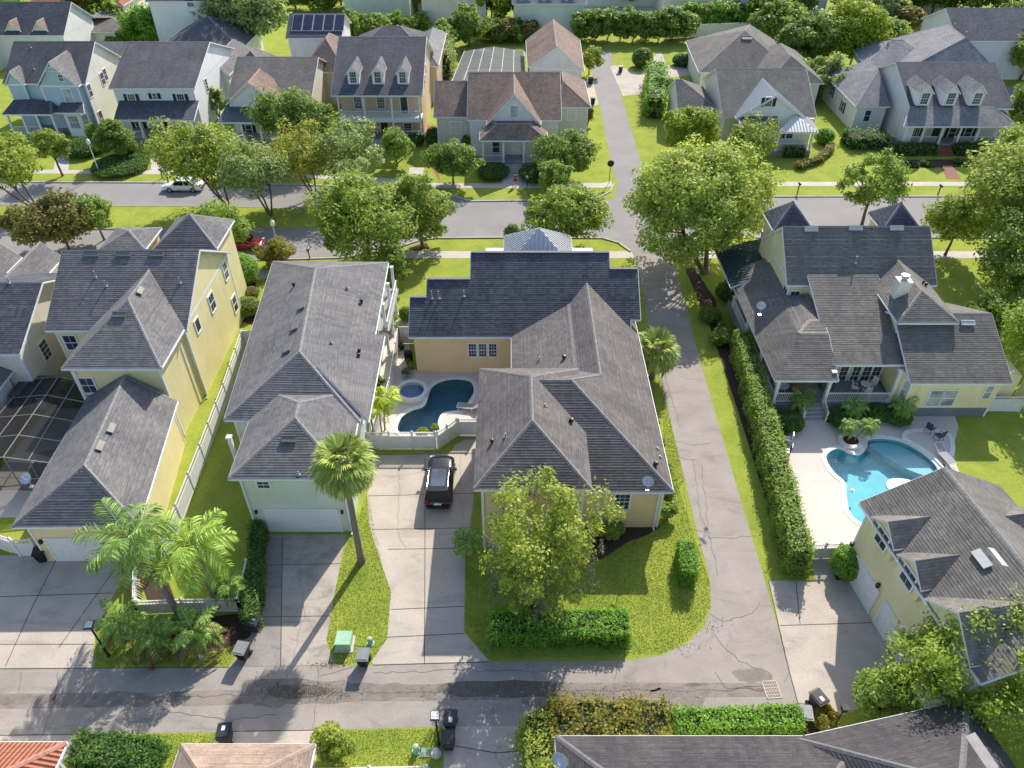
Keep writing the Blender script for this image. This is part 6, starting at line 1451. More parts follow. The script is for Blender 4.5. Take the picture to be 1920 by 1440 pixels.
# gardens on the near block, street side
tree(130,468, 6.6, (4.9,3.8), 'olive brown magnolia behind the tall yellow house', L_MAG, clumps=85, per=150, lsize=.2, cb=.1, aspect=.5)
tree(196,450, 6.0, (2.4,2.2), 'bright green tree right of the olive brown magnolia', L_BRIGHT, clumps=38, per=140, lsize=.16, cb=.08)
tree(438,482, 6.8, (3.6,3.2), 'light green leafy tree near the red parked car', L_BRIGHT, clumps=55, per=140, lsize=.16, cb=.15)
bush(455,532, 1.75, 3.2, 'round clipped bush beside the tall yellow house gable', L_HEDGE, dens=170, lsize=.1)
bush(522,497, 2.0, 3.2, 'copper-leaved bush in front of the red parked car', L_GOLD, dens=150, lsize=.11, clipped=False)
bush(466,588, 1.2, 1.6, 'low green bush at the foot of the tall yellow house gable', L_OAKD, dens=170, lsize=.09); bush(470,556, .9, .9, 'small pinkish flowering bush near the tall yellow house', L_GOLD, dens=170, lsize=.07)
bush(960,462, .9, 2.6, 'small conifer left of the metal porch roof', L_OAKD, dens=170, lsize=.09); bush(723,622, 1.0, 1.9, 'green shrub by the white side gate of the apricot house', L_HEDGE, dens=180, lsize=.08, clipped=False); bush(763,600, .7, 1.4, 'small dark shrub at the left gable end of the apricot house', L_OAKD, dens=180, lsize=.08)
# far gardens
tree(225,300, 5.4, (3.2,2.8), 'dark dense tree between the blue house and the white house', L_OAKD, clumps=55, per=150, lsize=.18, cb=.05)
bush(160,286, 2.6, 1.6, 'dark clipped bush before the blue house bay window', L_DKH, lsize=.14, dens=70); bush(178,262, 1.1, 2.6, 'light green shrub at the corner of the blue house', L_BRIGHT, lsize=.13, dens=90, clipped=False)
bush(228,316, 3.4, 1.1, 'low dark hedge bush before the white house with navy shutters', L_DKH, lsize=.13, dens=60)
bush(412,222, 1.7, 4.2, 'spiky pale yucca between the white and cream houses', L_PALE, lsize=.3, dens=60, clipped=False, spiky=.7)
bush(815,272, 1.2, 2.4, 'dark shrub left of the brown cross-gabled house', L_DKH, lsize=.13, dens=90); bush(878,285, 1.3, 2.3, 'reddish shrub by the porch of the brown cross-gabled house', L_GOLD, lsize=.13, dens=90, clipped=False)
for i, (u, v, w_) in enumerate(((925,330,1.9),(1005,334,2.1),(780,270,1.2))): bush(u, v, w_, 1.4, ('dark bush left of the small columned porch steps','dark bush right of the small columned porch steps','dark bush at the right corner of the tan double-porch house')[i], L_DKH, lsize=.13, dens=80)
hedge((1583,272),(1655,272), 3.4, 1.6, 'dark rounded hedge left of the wide columned porch', L_DKH, dens=45, lsize=.15, rough=.25)
hedge((1678,288),(1752,288), 1.6, 1.3, 'clipped dark hedge left of the red brick steps', L_DKH, dens=55, lsize=.14); hedge((1788,288),(1880,288), 1.6, 1.3, 'clipped dark hedge right of the red brick steps', L_DKH, dens=55, lsize=.14)
bush(1543,268, 1.3, 2.0, 'round topiary bush beside the metal-roofed porch', L_HEDGE, lsize=.12, dens=80); hedge((1468,292),(1505,292), 1.6, 1.2, 'dark hedge below the metal-roofed porch', L_DKH, dens=55, lsize=.14)
arc_ = G((1495,318),(1530,306),(1553,288),(1556,276))
for i in range(3): hedge(tuple(arc_[i]), tuple(arc_[i+1]), 1.0, .8, ('curved low hedge section nearest the street by the round topiary','curved low hedge middle section by the round topiary','curved low hedge end section touching the round topiary')[i], L_GOLD, dens=80, lsize=.1, group='curved low hedge in three sections')
k = 0
for i, u in enumerate(range(1672, 1750, 14)): bush(u, 308+(i%2)*4, .55, .6, ORD[i]+' from the left of the tiny mounds left of the brick path', L_DKH, lsize=.1, dens=120, group='tiny shrubs in the bed left of the brick path')
for i, u in enumerate(range(1796, 1860, 14)): bush(u, 306+(i%2)*4, .55, .6, ORD[i]+' from the left of the tiny mounds right of the brick path', L_DKH, lsize=.1, dens=120, group='tiny shrubs in the bed right of the brick path')
tree(1570,128, 10.5, (7.6,6.5), 'yellow-green round tree between the two right-hand far houses', L_LIME, clumps=110, per=170, lsize=.3, cb=.12)
tree(1500,130, 9.0, (6.5,5.5), 'dark green tree left of the yellow-green round tree', L_OAKD, clumps=75, per=140, lsize=.32, cb=.05); tree(1535,172, 5.5, (4.2,3.6), 'green shrubby tree below the yellow-green round tree', L_BRIGHT, clumps=50, per=130, lsize=.25, cb=.05); tree(1500,140, 6.5, (4.5,4), 'small silvery tree below the dark green tree', L_PALE, clumps=40, per=120, lsize=.25, cb=.1, base=tuple(P(1555,190)))
tree(1420,215, 4.5, 1.9, 'dark narrow tree behind the tan grey roofed house', L_OAKD, clumps=30, per=110, lsize=.2, cb=.05, base=tuple(P(1232,190)))
hedge((1228,150),(1226,222), 2.4, 3.0, 'tall clipped hedge left of the pale metal-gabled house', L_HEDGE, dens=28, lsize=.22, rough=.3)
bush(1203,125, 1.7, 3.0, 'clipped round topiary in the far lawn', L_OAKD, lsize=.2, dens=60); bush(1278,122, 1.6, 1.8, 'small dark bush beside the far driveway', L_DKH, lsize=.2, dens=50)
tree(1105,128, 4.8, 2.4, 'drooping yellow-green tree beside the brown-roofed rear garage', L_CRAPE, clumps=30, per=120, lsize=.2, cb=.1, base=tuple(P(1104,140))); bush(1102,235, .9, 3.4, 'flowering climber on the right wall of the brown cross-gabled house', L_GOLD, lsize=.14, dens=80, clipped=False)
# row of tall screening shrubs behind the far lawn
for i in range(9):
    u = 1090+i*24; bush(u, 78, 3.0, 5.6+random.uniform(-.5,1.0), ORD[i]+' from the left in the row of tall dark shrubs behind the far lawn', L_OAKD, lsize=.34, dens=34, clipped=False, group='row of tall screening shrubs behind the far lawn')
for i in range(6): bush(1290+i*25, 52, 3.2, 5.0, ORD[i]+' from the left in the shrub row beyond the solid white fence', L_OAKD if i % 2 else L_HEDGE, lsize=.36, dens=30, clipped=False, group='row of shrubs beyond the solid white fence')
for i in range(7):
    bush(662+i*21, 62+3*(i%2), 3.2, 3.6, ORD[i]+' from the left in the bright shrub row behind the tan double-porch house', L_BRIGHT, lsize=.34, dens=30, clipped=False, group='bright shrub row behind the tan double-porch house')
tree(500,95, 13, (9.5,7.5), 'big grey-green oak left of the solar panel garage', L_PALE, clumps=130, per=150, lsize=.34, cb=.2, base=tuple(P(478,100)))
tree(287,92, 8.0, (4.2,3.8), 'dense green tree by the small turquoise pool at the top left', L_HEDGE, clumps=75, per=140, lsize=.32, cb=.02, csize=.34)
tree(240,92, 3.6, (3.2,2.8), 'dark green bushy tree below the small turquoise pool', L_OAKD, clumps=40, per=120, lsize=.3, cb=.02)
bush(178,66, 4.6, 9, 'yellow bamboo clump at the top left', L_GOLD, lsize=.5, dens=34, clipped=False, spiky=.7); bush(205,72, 4.2, 7, 'green bamboo clump beside the yellow bamboo', L_BRIGHT, lsize=.4, dens=34, clipped=False, spiky=.5)
tree(880,88, 7.5, (4.6,4.0), 'dark tree right behind the screened enclosure at the top', L_OAKD, clumps=55, per=130, lsize=.3, cb=.05); tree(840,98, 5.5, (3.2,3.0), 'bright palm-like tree left of the dark tree at the top', L_BRIGHT, clumps=34, per=120, lsize=.28, cb=.05, spiky=.4)
for i in range(5): bush(915+i*20, 76, 3.0, 4.0, ORD[i]+' from the left in the shrub row below the pale green garage', L_OAKD if i % 2 else L_MAG, lsize=.32, dens=34, clipped=False, group='shrub row below the pale green garage')
hedge((828,105),(826,150), 3.4, 4.0, 'flowering vine-covered hedge left of the grey screened enclosure', L_PALE, dens=26, lsize=.24, rough=.4)
for i, (u, v, ht, r_, m_) in enumerate(((922,48,9,5,L_LIME),(945,30,8,4.5,L_OAKD),(1480,50,10,6,L_OAKD),(1430,60,8,5,L_OAKD),(1620,30,12,8,L_OAKD),(1530,25,12,8,L_OAKD),(1700,18,11,8,L_OAKD),(1650,52,7,5,L_PALE),(1690,62,5,4,L_MAG),(1790,12,13,9,L_OAK),(1860,40,13,9,L_OAKD),(1910,60,12,8,L_OAK),(1900,20,13,9,L_OAKD),(20,14,9,7,L_OAKD),(325,60,8,3.5,L_BRIGHT),(640,10,9,5,L_OAKD),(1420,5,9,6,L_OAK),(600,25,7,4,L_OAKD))):
    lb = ('lime green tree right of the cream double garage','dark tree between the cream garage and the pale green garage','dark tree above the end of the white fence','dark tree below the white fence end','tall dark tree at the top edge right of the yellow-green round tree','tall dark tree at the top edge above the yellow-green round tree','dark spreading tree at the top edge left of the grey-roofed rear house','small pale tree in the garden above the left-wing roof','low olive shrub tree in the garden above the left-wing roof','leafy tree at the top edge above the grey rear roof','large dark oak at the top right above the street bend','large green oak at the right edge near the top','dark oak in the top right corner','dark tree in the top left corner','narrow bright tree against the big white wall','dark tree at the top edge right of the big oak','green tree at the top edge right of the centre','small dark tree behind the solar panel garage')[i]
    tree(u, v, ht, (r_, r_*.85), lb, m_, clumps=int(20+r_*8), per=110, lsize=.38, cb=.1, csize=.32)
tree(1880,215, 8, (5.2,4.4), 'green tree at the right edge beside the wide columned porch', L_OAKD, clumps=60, per=140, lsize=.24, cb=.05, base=tuple(P(1925,262))); tree(1912,150, 9, (5.0,4.4), 'bright green tree at the right edge beyond the street bend', L_OAK, clumps=55, per=140, lsize=.26, cb=.1)
for i, (u, v, ht, r_, m_, lb) in enumerate(((1460,92,8,5.5,L_OAKD,'dark tree just right of the white fence end'),(1595,62,8,5,L_OAKD,'dark tree behind the top of the yellow-green round tree'),(1660,88,5.5,4,L_BRIGHT,'small bright tree left of the grey rear roofs at the top right'),(1745,30,12,8,L_OAKD,'dark oak above the grey rear roofs at the top right'),(1830,26,13,8.5,L_OAKT,'sunny oak at the top edge near the right corner'),(1885,95,9,6,L_OAKD,'dark tree right of the far right rear house'),(555,18,9,6,L_OAKD,'dark tree at the top edge above the solar panel garage'),(770,22,8,5,L_OAK,'green tree at the top edge left of the cream double garage'),(370,18,9,4,L_OAK,'tree at the top edge before the big white wall'),(1160,12,9,6,L_OAKD,'dark tree above the small blue pool'),(1330,18,9,6,L_OAK,'green tree at the top edge above the shrub row'))):
    tree(u, v, ht, (r_, r_*.85), lb, m_, clumps=int(20+r_*8), per=110, lsize=.36, cb=.05, csize=.32)
# wild wood beyond the last houses
wd = []; 
def far_wood():
    vs = []
    for i in range(260):
        x = random.uniform(-190, 230); y = random.uniform(188, 330); r_ = random.uniform(4, 8); n = 120; q, d = in_clump(n, 1); q = q*r_ + np.array([x, y, r_*.9]); v, _ = leaf_quads(q, d + np.array([0,0,.6]), .9*rng.uniform(.6, 1.2, n)); vs.append(v)
    v = np.concatenate(vs); o = mesh_np('far_wood', v, np.arange(len(v)).reshape(-1, 4), L_OAKD, None); tag(o, 'dark belt of trees beyond the last houses', 'wood', kind='stuff')
far_wood()
# --- near gardens
oak = tree(1004,1140, 10.6, (4.6,4.1), 'mossy live oak on the corner lawn before the apricot house', L_MOSSY, clumps=105, per=150, lsize=.12, cb=.12, trunks=3, tr=.28, csize=.21, off=(.2,.3), hollow=.15, spiky=.25)
mv = []
for i in range(120):
    a = random.uniform(0, 6.28); r_ = random.uniform(.45, .88)*4.0; z = 2.2+random.random()*5.5; n = 26; L_ = random.uniform(.5, 1.3)
    c = np.stack([np.full(n, .3+r_*math.cos(a)) + rng.normal(size=n)*.07, np.full(n, .4+r_*math.sin(a)) + rng.normal(size=n)*.07, z - np.linspace(0, L_, n)], 1); v, _ = leaf_quads(c, rng.normal(size=(n, 3))+np.array([0, -1, .2]), .10*rng.uniform(.6, 1.3, n), .4); mv.append(v)
v = np.concatenate(mv); mesh_np('moss', v, np.arange(len(v)).reshape(-1, 4), MOSS, oak)
tree(1768,1328, 7.8, (5.0,3.6), 'feathery bright green tree at the lower right beside the dormered garage', L_LACE, clumps=170, per=210, lsize=.10, cb=.1, csize=.27, spiky=.45, hollow=.25, off=(.3,.3), tr=.2)
tree(1640,1352, 4.2, (2.0,1.7), 'smaller bright green tree beside the bins at the lower right', L_BRIGHT, clumps=50, per=190, lsize=.1, cb=.1, csize=.32)
tree(1930,1290, 5.4, (2.2,2.2), 'dark trailing tree at the right edge above the bottom roof', L_OAK, clumps=40, per=170, lsize=.11, cb=.2, spiky=.4)
hedge((920,1190),(1175,1187), 1.7, 1.25, 'thick clipped hedge along the corner lawn below the mossy oak', L_HEDGE, dens=330, lsize=.075, rough=.09)
hedge(tuple(V(11.2,28.0,0)), tuple(V(11.35,30.4,0)), 1.0, 1.6, 'free-standing clipped block hedge on the corner lawn', L_HEDGE, dens=330, lsize=.07, rough=.06)
hl = [V(20.2,52.6,0), V(19.75,46.2,0), V(19.25,39.6,0), V(18.75,34.0,0), V(18.3,28.9,0)]
for i in range(4): hedge(tuple(hl[i]), tuple(hl[i+1]), 1.35, 2.3, ('tall hedge beside the porch, farthest section of the lane hedge','tall lane hedge, section beside the porch steps','tall lane hedge, section beside the pool deck','tall lane hedge, nearest section by the white gate')[i], L_BRIGHT, dens=190, lsize=.095, rough=.12, group='tall hedge between the lane and the turquoise pool')
hedge((1252,1372),(1492,1362), 1.2, 1.3, 'clipped green hedge behind the long dark roof at the bottom', L_HEDGE, dens=300, lsize=.08)
h = hedge(tuple(V(2.0,18.6,0)), tuple(V(8.3,18.5,0)), 2.2, 1.7, 'golden orange shrub hedge along the lane at the bottom', L_GOLD, dens=220, lsize=.10, rough=.28)
hedge(tuple(V(1.5,18.9,0)), tuple(V(1.5,15.2,0)), 1.5, 1.7, 'olive golden hedge return at the left end of the dark bottom roof', L_CRAPE, dens=220, lsize=.09, rough=.25)
bush(632,1420, (1.25,1.1), 3.0, 'golden green bush beside the light brown roof at the bottom', L_CRAPE, dens=300, lsize=.085, clipped=False)
hedge((150,1418),(300,1432), 1.6, 1.2, 'dark clipped hedge beside the terracotta roof', L_DKH, dens=260, lsize=.085, rough=.15)
bush(1583,1075, 1.05, 2.3, 'round glossy bush beside the white pool gate', L_HEDGE, dens=260, lsize=.09)
bush(1545,1352, .9, .9, 'brownish low shrub beside the bins at the lower right', L_GOLD, dens=260, lsize=.07, clipped=False)
# shrubs down the right wall of the apricot house
for i, (y, r_, ht) in enumerate(((33.6,.75,1.6),(35.6,.75,1.5),(37.8,.8,1.6),(40.0,.7,1.7),(42.3,.85,1.8),(44.3,.7,1.5),(50.0,.8,1.9),(52.0,.7,1.5))):
    bush(0,0, (r_*.85, r_), ht, ('shrub at the front corner of the apricot house on the lane side','second shrub from the front corner along the lane wall','third shrub from the front corner along the lane wall','fourth shrub from the front corner along the lane wall','fifth shrub from the front corner along the lane wall','shrub just nearer than the round fan palm on the lane wall','shrub just beyond the round fan palm on the lane wall','last shrub beyond the round fan palm on the lane wall')[i], L_OAK if i % 2 else L_BRIGHT, base=(10.95+random.uniform(-.1,.15), y, 0), dens=330, lsize=.08, clipped=False, group='shrubs along the lane wall of the apricot house')
bush(1140,1010, .8, 1.3, 'leafy plant under the window of the apricot house', L_OAK, dens=300, lsize=.09, clipped=False, spiky=.4); bush(1160,1000, .5, .9, 'small plant under the window of the apricot house', L_BRIGHT, dens=300, lsize=.07, clipped=False)
hedge((478,1180),(488,1000), .8, 1.3, 'dark clipped hedge left of the sage green house driveway', L_DKH, dens=260, lsize=.08, rough=.1)
bush(1355,640, 1.7, 1.6, 'dark spreading bush at the far end of the lane hedge', L_OAKD, dens=220, lsize=.1, clipped=False); bush(1330,600, 1.0, 1.2, 'small dark bush near the foot of the huge oak', L_OAKD, dens=220, lsize=.1); bush(1390,520, 1.4, 1.8, 'dense bush beneath the green porch roof', L_DKH, dens=200, lsize=.1, base=tuple(P(1368,560)))
# porch planting above the turquoise pool
for i, (u, v, w_) in enumerate(((1477,800,1.1),(1575,795,1.0),(1640,782,.9),(1678,788,1.1))): bush(u, v, w_, 1.1, ('dark bush left of the porch steps','dark bush right of the porch steps','dark bush below the middle of the porch rail','dark bush below the right end of the porch rail')[i], L_DKH, dens=260, lsize=.08)
for i, (u, v) in enumerate(((1497,772),(1592,788),(1682,788))): palm(u, v, 1.5, 'feather', ('pygmy palm left of the porch steps','pygmy palm below the middle of the porch rail','pygmy palm below the right end of the porch rail')[i], L=1.25, n=20, ll=.32, lw=.045, nleaf=26, r=(.09,.07), mat=L_PALM, ndry=0)
for i, (u, v, cv) in enumerate(((1589,828,(-.15,.3)),(1601,828,(.9,.35)))): palm(u, v, 1.4, 'feather', ('small palm on the left of the round pool planter','small leaning palm on the right of the round pool planter')[i], L=.85, n=14, ll=.26, lw=.045, nleaf=24, r=(.06,.05), mat=L_PALM, ndry=0, curve=cv)
# tall palms
palm(678,1052, 9.0, 'fan', 'tall fan palm with a long bare trunk between the two driveways', L=2.1, n=58, r=(.22,.17), mat=L_FAN, dry=L_DRY, ndry=14, curve=(.1,.1), upr=(-.85,1.3))
palm(1222,708, 2.9, 'fan', 'round fan palm beside the lane wall of the apricot house', L=2.15, n=46, r=(.25,.2), mat=L_FAN, dry=L_DRY, ndry=8, upr=(-.6,1.3))
palm(345,1170, 6.6, 'feather', 'tall feather palm leaning left over the yellow garage driveway', L=3.0, n=22, ll=.62, lw=.055, r=(.22,.15), mat=L_PALM, dry=L_DRY, ndry=2, curve=(-1.7,1.3))
palm(412,1135, 5.2, 'feather', 'bright feather palm right of the leaning palm', L=2.9, n=22, ll=.62, lw=.055, r=(.26,.2), mat=leaf('sunny_palm_leaflets', (.08,.13,.02), (.16,.22,.035), (.28,.32,.08), .25), dry=L_DRY, ndry=1, curve=(-.5,.5))
palm(240,1195, 1.7, 'feather', 'low pygmy palm nearest the yellow garage driveway', L=1.75, n=17, ll=.30, lw=.05, nleaf=36, r=(.14,.11), mat=L_PALM, dry=L_DRY, ndry=6)
palm(298,1212, 1.5, 'feather', 'low pygmy palm in the middle under the leaning palm', L=1.65, n=17, ll=.30, lw=.05, nleaf=36, r=(.14,.11), mat=L_PALM, dry=L_DRY, ndry=8)
palm(378,1215, 2.0, 'feather', 'low pygmy palm with dry fronds in the mulch bed', L=1.85, n=18, ll=.32, lw=.05, nleaf=38, r=(.15,.12), mat=L_PALM, dry=L_DRY, ndry=12)
palm(440,1125, 1.6, 'feather', 'low pygmy palm beside the dark clipped hedge', L=1.3, n=20, ll=.36, lw=.05, nleaf=30, r=(.12,.1), mat=L_PALM, ndry=3, dry=L_DRY)
palm(876,1040, 1.5, 'feather', 'small dark palm at the edge of the driveway beside the mossy oak', L=1.1, n=20, ll=.34, lw=.045, nleaf=28, r=(.1,.08), mat=L_PALM, ndry=0)
L_ARE = leaf('yellow_green_areca_leaflets', (.14,.18,.02), (.26,.30,.03), (.40,.40,.06), .3)
for i, (u, v, ht) in enumerate(((700,806,2.6),(716,812,2.3),(722,806,3.0))): palm(u, v, ht, 'feather', ('left','middle','right-hand and tallest')[i]+' areca palm of the yellow-green clump by the dark blue pool', L=1.35, n=12, ll=.36, lw=.05, nleaf=26, r=(.07,.05), mat=L_ARE, ndry=0, upr=(.0,1.3), group='areca palm clump by the dark blue pool', curve=((i-1)*.4,.3))
bush(704,738, .6, 1.4, 'dark leafy plant at the back of the areca palms', L_DKH, dens=300, lsize=.09, clipped=False); bush(710,722, .5, .9, 'low bromeliads by the white pool fence', L_OAKD, dens=300, lsize=.09, clipped=False, spiky=.6)
bush(815,806, .35, .5, 'small potted plant at the pool corner by the gate', L_BRIGHT, dens=400, lsize=.06, clipped=False, spiky=.5); bush(793,812, .45, .35, 'low flowering plant along the pool fence', L_LIME, dens=400, lsize=.05)
for i, (u, v) in enumerate(((60,90),(30,88))): palm(u, v, 7.5, 'feather', ('pale palm in front of the small dormers at the top left','palm beside the small dormers at the far top left')[i], L=2.6, n=18, ll=.8, lw=.12, nleaf=24, r=(.2,.14), mat=L_PALM, ndry=0)
palm(-10,105, 11, 'feather', 'tall palm cut by the top left edge', L=4.0, n=18, ll=1.0, lw=.14, nleaf=26, r=(.25,.18), mat=L_PALM, ndry=0)
# short mown turf standing on the nearest lawns
def turf():
    lawns = [G((652,1012),(690,925),(716,1060),(733,1110),(726,1198),(697,1240),(632,1245),(612,1200),(628,1110)), G((874,1060),(1000,1100),(1220,1000),(1262,880),(1300,1000),(1330,1090),(1332,1140),(1290,1200),(1240,1225),(918,1238),(872,1185)),
             G((180,1185),(210,1130),(300,1210),(440,1215),(430,1248),(178,1250)), G((190,1378),(408,1376),(380,1440),(200,1440)), G((640,1370),(828,1366),(828,1440),(640,1440)), G((1240,700),(1262,810),(1284,900),(1255,950),(1245,850))]
    vs = []
    for L_ in lawns:
        xs = [p_.x for p_ in L_]; ys = [p_.y for p_ in L_]; ar = abs(sum(L_[k].x*L_[(k+1)%len(L_)].y - L_[(k+1)%len(L_)].x*L_[k].y for k in range(len(L_))))/2; n = int(ar*330)
        x = rng.uniform(min(xs), max(xs), n*3); y = rng.uniform(min(ys), max(ys), n*3); ins = np.zeros(n*3, bool); j = len(L_)-1
        for i in range(len(L_)):
            c_ = ((L_[i].y > y) != (L_[j].y > y)) & (x < (L_[j].x-L_[i].x)*(y-L_[i].y)/(L_[j].y-L_[i].y+1e-9)+L_[i].x); ins ^= c_; j = i
        x = x[ins][:n]; y = y[ins][:n]; n = len(x); hgt = rng.uniform(.015, .05, n); c = np.stack([x, y, hgt*.5], 1); a = rng.uniform(0, 6.28, n); w = rng.uniform(.010, .026, n)
        d = np.stack([np.cos(a)*w, np.sin(a)*w, np.zeros(n)], 1); t_ = np.stack([rng.normal(size=n)*.035, rng.normal(size=n)*.035, hgt], 1); b0 = np.stack([x, y, np.zeros(n)], 1)
        vs.append(np.stack([b0-d, b0+d, b0+t_+d*.5, b0+t_-d*.5], 1).reshape(-1, 3))
    v = np.concatenate(vs); o = mesh_np('mown_turf', v, np.arange(len(v)).reshape(-1, 4), leaf('turf_blades', (.19,.25,.034), (.235,.295,.042), (.29,.33,.06), .3, 1.3), None); tag(o, 'short mown turf on the nearest lawns', 'grass', kind='stuff')
turf()
# ------------------------------------------------------------ fences, vehicles, bins, lamps, boxes, furniture, people
random.seed(3)
fence_run('fence', [P(690,842), P(818,842)], 1.75, 'white pool fence with lattice top left of the gate', 1.55, .42)
fence_run('pool_gate', [P(822,842), P(858,817)], 1.75, 'angled white gate between the driveway and the dark blue pool', 1.2, .42)
fence_run('fence', [P(861,816), P(896,816)], 1.7, 'short white pool fence right of the gate against the apricot house', 1.3, .3)
fence_run('fence', [(-10.3,41.0,0), (-9.85,46.5,0), (-10.0,53.8,0)], 1.8, 'white side fence between the sage house and the pool walkway', 2.3, .0)
fence_run('fence', [(-10.0,53.8,0), (-8.6,53.8,0)], 1.8, 'plain white cross fence at the end of the pool walkway', 2.0, .0)
fence_run('fence', [(-23.75,53.0,0), (-23.2,46,0), (-22.85,39,0), (-22.6,33.2,0), (-22.5,29.6,0)], 1.8, 'long white lattice-topped fence beside the tall yellow house', 2.45, .4)
fence_run('fence', [(-23.75,53.2,0), (-21.9,53.3,0)], 1.8, 'short white cross fence between the yellow and the sage houses', 2.0, .0)
fence_run('fence', [P(262,1152), P(350,1148), P(452,1147)], 1.35, 'white lattice-topped fence behind the pygmy palms', 2.2, .35)
fence_run('fence', [P(452,1147), P(470,1075)], 1.35, 'white fence return beside the dark clipped hedge', 2.0, .35)
fence_run('fence', [P(262,1152), P(262,1075)], 1.35, 'white fence return beside the yellow garage driveway', 2.0, .35)
fence_run('fence', [P(40,1043), P(76,1043)], 1.7, 'white fence panel left of the yellow garage', 1.4, .4)
fence_run('fence', [(-36.5,31.9,0), P(38,1041)], 1.7, 'white fence at the left edge beside the yellow garage driveway', 1.8, .4)
fence_run('fence', [P(592,1462), P(803,1458)], 1.3, 'white lattice-topped fence at the bottom edge', 2.5, .35)
fence_run('pool_gate', [P(1512,1048), P(1566,1046)], 1.5, 'white double gate between the lane hedge and the round bush', .9, .45)
# ---- cars
def loft(b, secs, m=0):
    """secs: list of (y, [(x,z)...]) with equal counts"""
    i0 = len(b.v); n = len(secs[0][1])
    for y, ring in secs: b.v += [(x, y, z) for x, z in ring]
    for q in range(len(secs)-1):
        for k in range(n):
            j = (k+1) % n; b.f.append((i0+q*n+k, i0+(q+1)*n+k, i0+(q+1)*n+j, i0+q*n+j)); b.m.append(m)
    b.f.append(tuple(i0+k for k in range(n))); b.m.append(m); b.f.append(tuple(i0+(len(secs)-1)*n+n-1-k for k in range(n))); b.m.append(m)
def car(loc, rz, paint, label, kind='suv', name='parked_car'):
    """nose towards +Y before turning"""
    h = thing(name, loc, label, 'car', None, rz); suv = kind == 'suv'; L, W, Hh = (4.85, 1.96, 1.72) if suv else (4.85, 1.84, 1.44); w = W/2; zb = .30 if suv else .22
    belt = 1.02 if suv else .90; hood = 1.02 if suv else .86
    def ring(hw, z1, zt, r=.10): return [(-hw*.9,zb),(-hw,zb+.14),(-hw,z1-.12),(-hw+r*.6,z1),(-hw*.55,zt),(0,zt+.02),(hw*.55,zt),(hw-r*.6,z1),(hw,z1-.12),(hw,zb+.14),(hw*.9,zb),(0,zb-.02)]
    b = LB(); R_ = L/2
    secs = [(-R_,ring(w*.80,.80,.84)),(-R_+.10,ring(w*.90,.90,.96)),(-R_+.35,ring(w*.97,belt,belt)),(-R_+1.2,ring(w,belt,belt)),(0,ring(w,belt,belt)),(R_-1.55,ring(w,belt-.01,belt)),(R_-1.3,ring(w*.985,hood-.06,hood)),(R_-.75,ring(w*.97,hood-.09,hood-.03)),(R_-.45,ring(w*.93,hood-.14,hood-.08)),(R_-.24,ring(w*.86,hood-.20,hood-.15)),(R_-.10,ring(w*.76,hood-.30,hood-.25)),(R_-.02,ring(w*.62,.62,.65)),(R_+.02,ring(w*.50,.52,.54))]
    loft(b, secs); b.build('body', paint, h, smooth=True)
    # glasshouse
    y0, y1 = (-R_+.22, R_-1.45) if suv else (-R_+.65, R_-1.30)
    def gr(hw, z): return [(-hw,belt-.05),(-hw*.985,z),(hw*.985,z),(hw,belt-.05)]
    g = LB(); ws = w*.93; wr = w*.74; yr0 = y0+(.28 if suv else .62); yr1 = y1-(.75 if suv else .62)
    vb = [(-ws,y0,belt-.03),(ws,y0,belt-.03),(ws,y1,belt-.03),(-ws,y1,belt-.03)]; vt = [(-wr,yr0,Hh-.06),(wr,yr0,Hh-.06),(wr*.96,yr1,Hh-.05),(-wr*.96,yr1,Hh-.05)]
    for k in range(4): g.poly([vb[k],vb[(k+1)%4],vt[(k+1)%4],vt[k]])
    g.build('windows', plain('car_glass', (.006,.008,.011), .15, spec=.22, var=.02), h)
    r = LB(); top = [(-wr-.02,yr0-.04),(-wr*.5,yr0-.10),(wr*.5,yr0-.10),(wr+.02,yr0-.04),(wr*.98,yr1+.02),(wr*.5,yr1+.08),(-wr*.5,yr1+.08),(-wr*.98,yr1+.02)]; r.prism(top, Hh-.07, Hh-.02)
    for s in (-1, 1):                                   # pillars
        for (a, c) in ((vb[0],vt[0]),(vb[3],vt[3])) if s < 0 else ((vb[1],vt[1]),(vb[2],vt[2])): r.tube(a, c, .045, .04, 6)
        r.tube((s*ws*1.0, (y0+y1)/2-.1, belt), (s*wr, (y0+y1)/2-.1, Hh-.06), .04, .035, 6)
    r.build('roof', paint, h)
    if suv:
        gp = LB(); gp.prism([(-wr*.72,yr0+.35),(wr*.72,yr0+.35),(wr*.70,yr1-.15),(-wr*.70,yr1-.15)], Hh-.018, Hh-.008); gp.build('glass_roof', glass_mat('tinted_glass_roof', (.05,.065,.085), .12), h)
        for s in (-1, 1): rr = LB(); rr.path([(s*(wr-.02),yr0+.05,Hh-.02),(s*(wr-.01),yr0+.25,Hh+.05),(s*(wr-.02),yr1-.3,Hh+.05),(s*(wr-.05),yr1-.05,Hh-.02)], [.022]*4, 6); rr.build('roof_rail', plain('polished_alloy', (.75,.76,.78), .2, .8), h)
    TY = plain('tyre_rubber', (.015,.015,.016), .8)
    for sx in (-1, 1):
        for sy in (-1.42, 1.42):
            rad = .36 if suv else .33; wh = LB(); c = (sx*(w-.10), sy, rad); wh.tube((c[0]-.11, sy, rad), (c[0]+.11, sy, rad), rad, rad, 20); wo_ = wh.build('wheel', TY, h)
            rm = LB(); xx = c[0]+sx*.112; rm.tube((xx-.01*sx, sy, rad), (xx+.012*sx, sy, rad), rad*.62, rad*.58, 14); rm.build('rim', plain('alloy_rim', (.4,.41,.42), .3, .8), wo_)
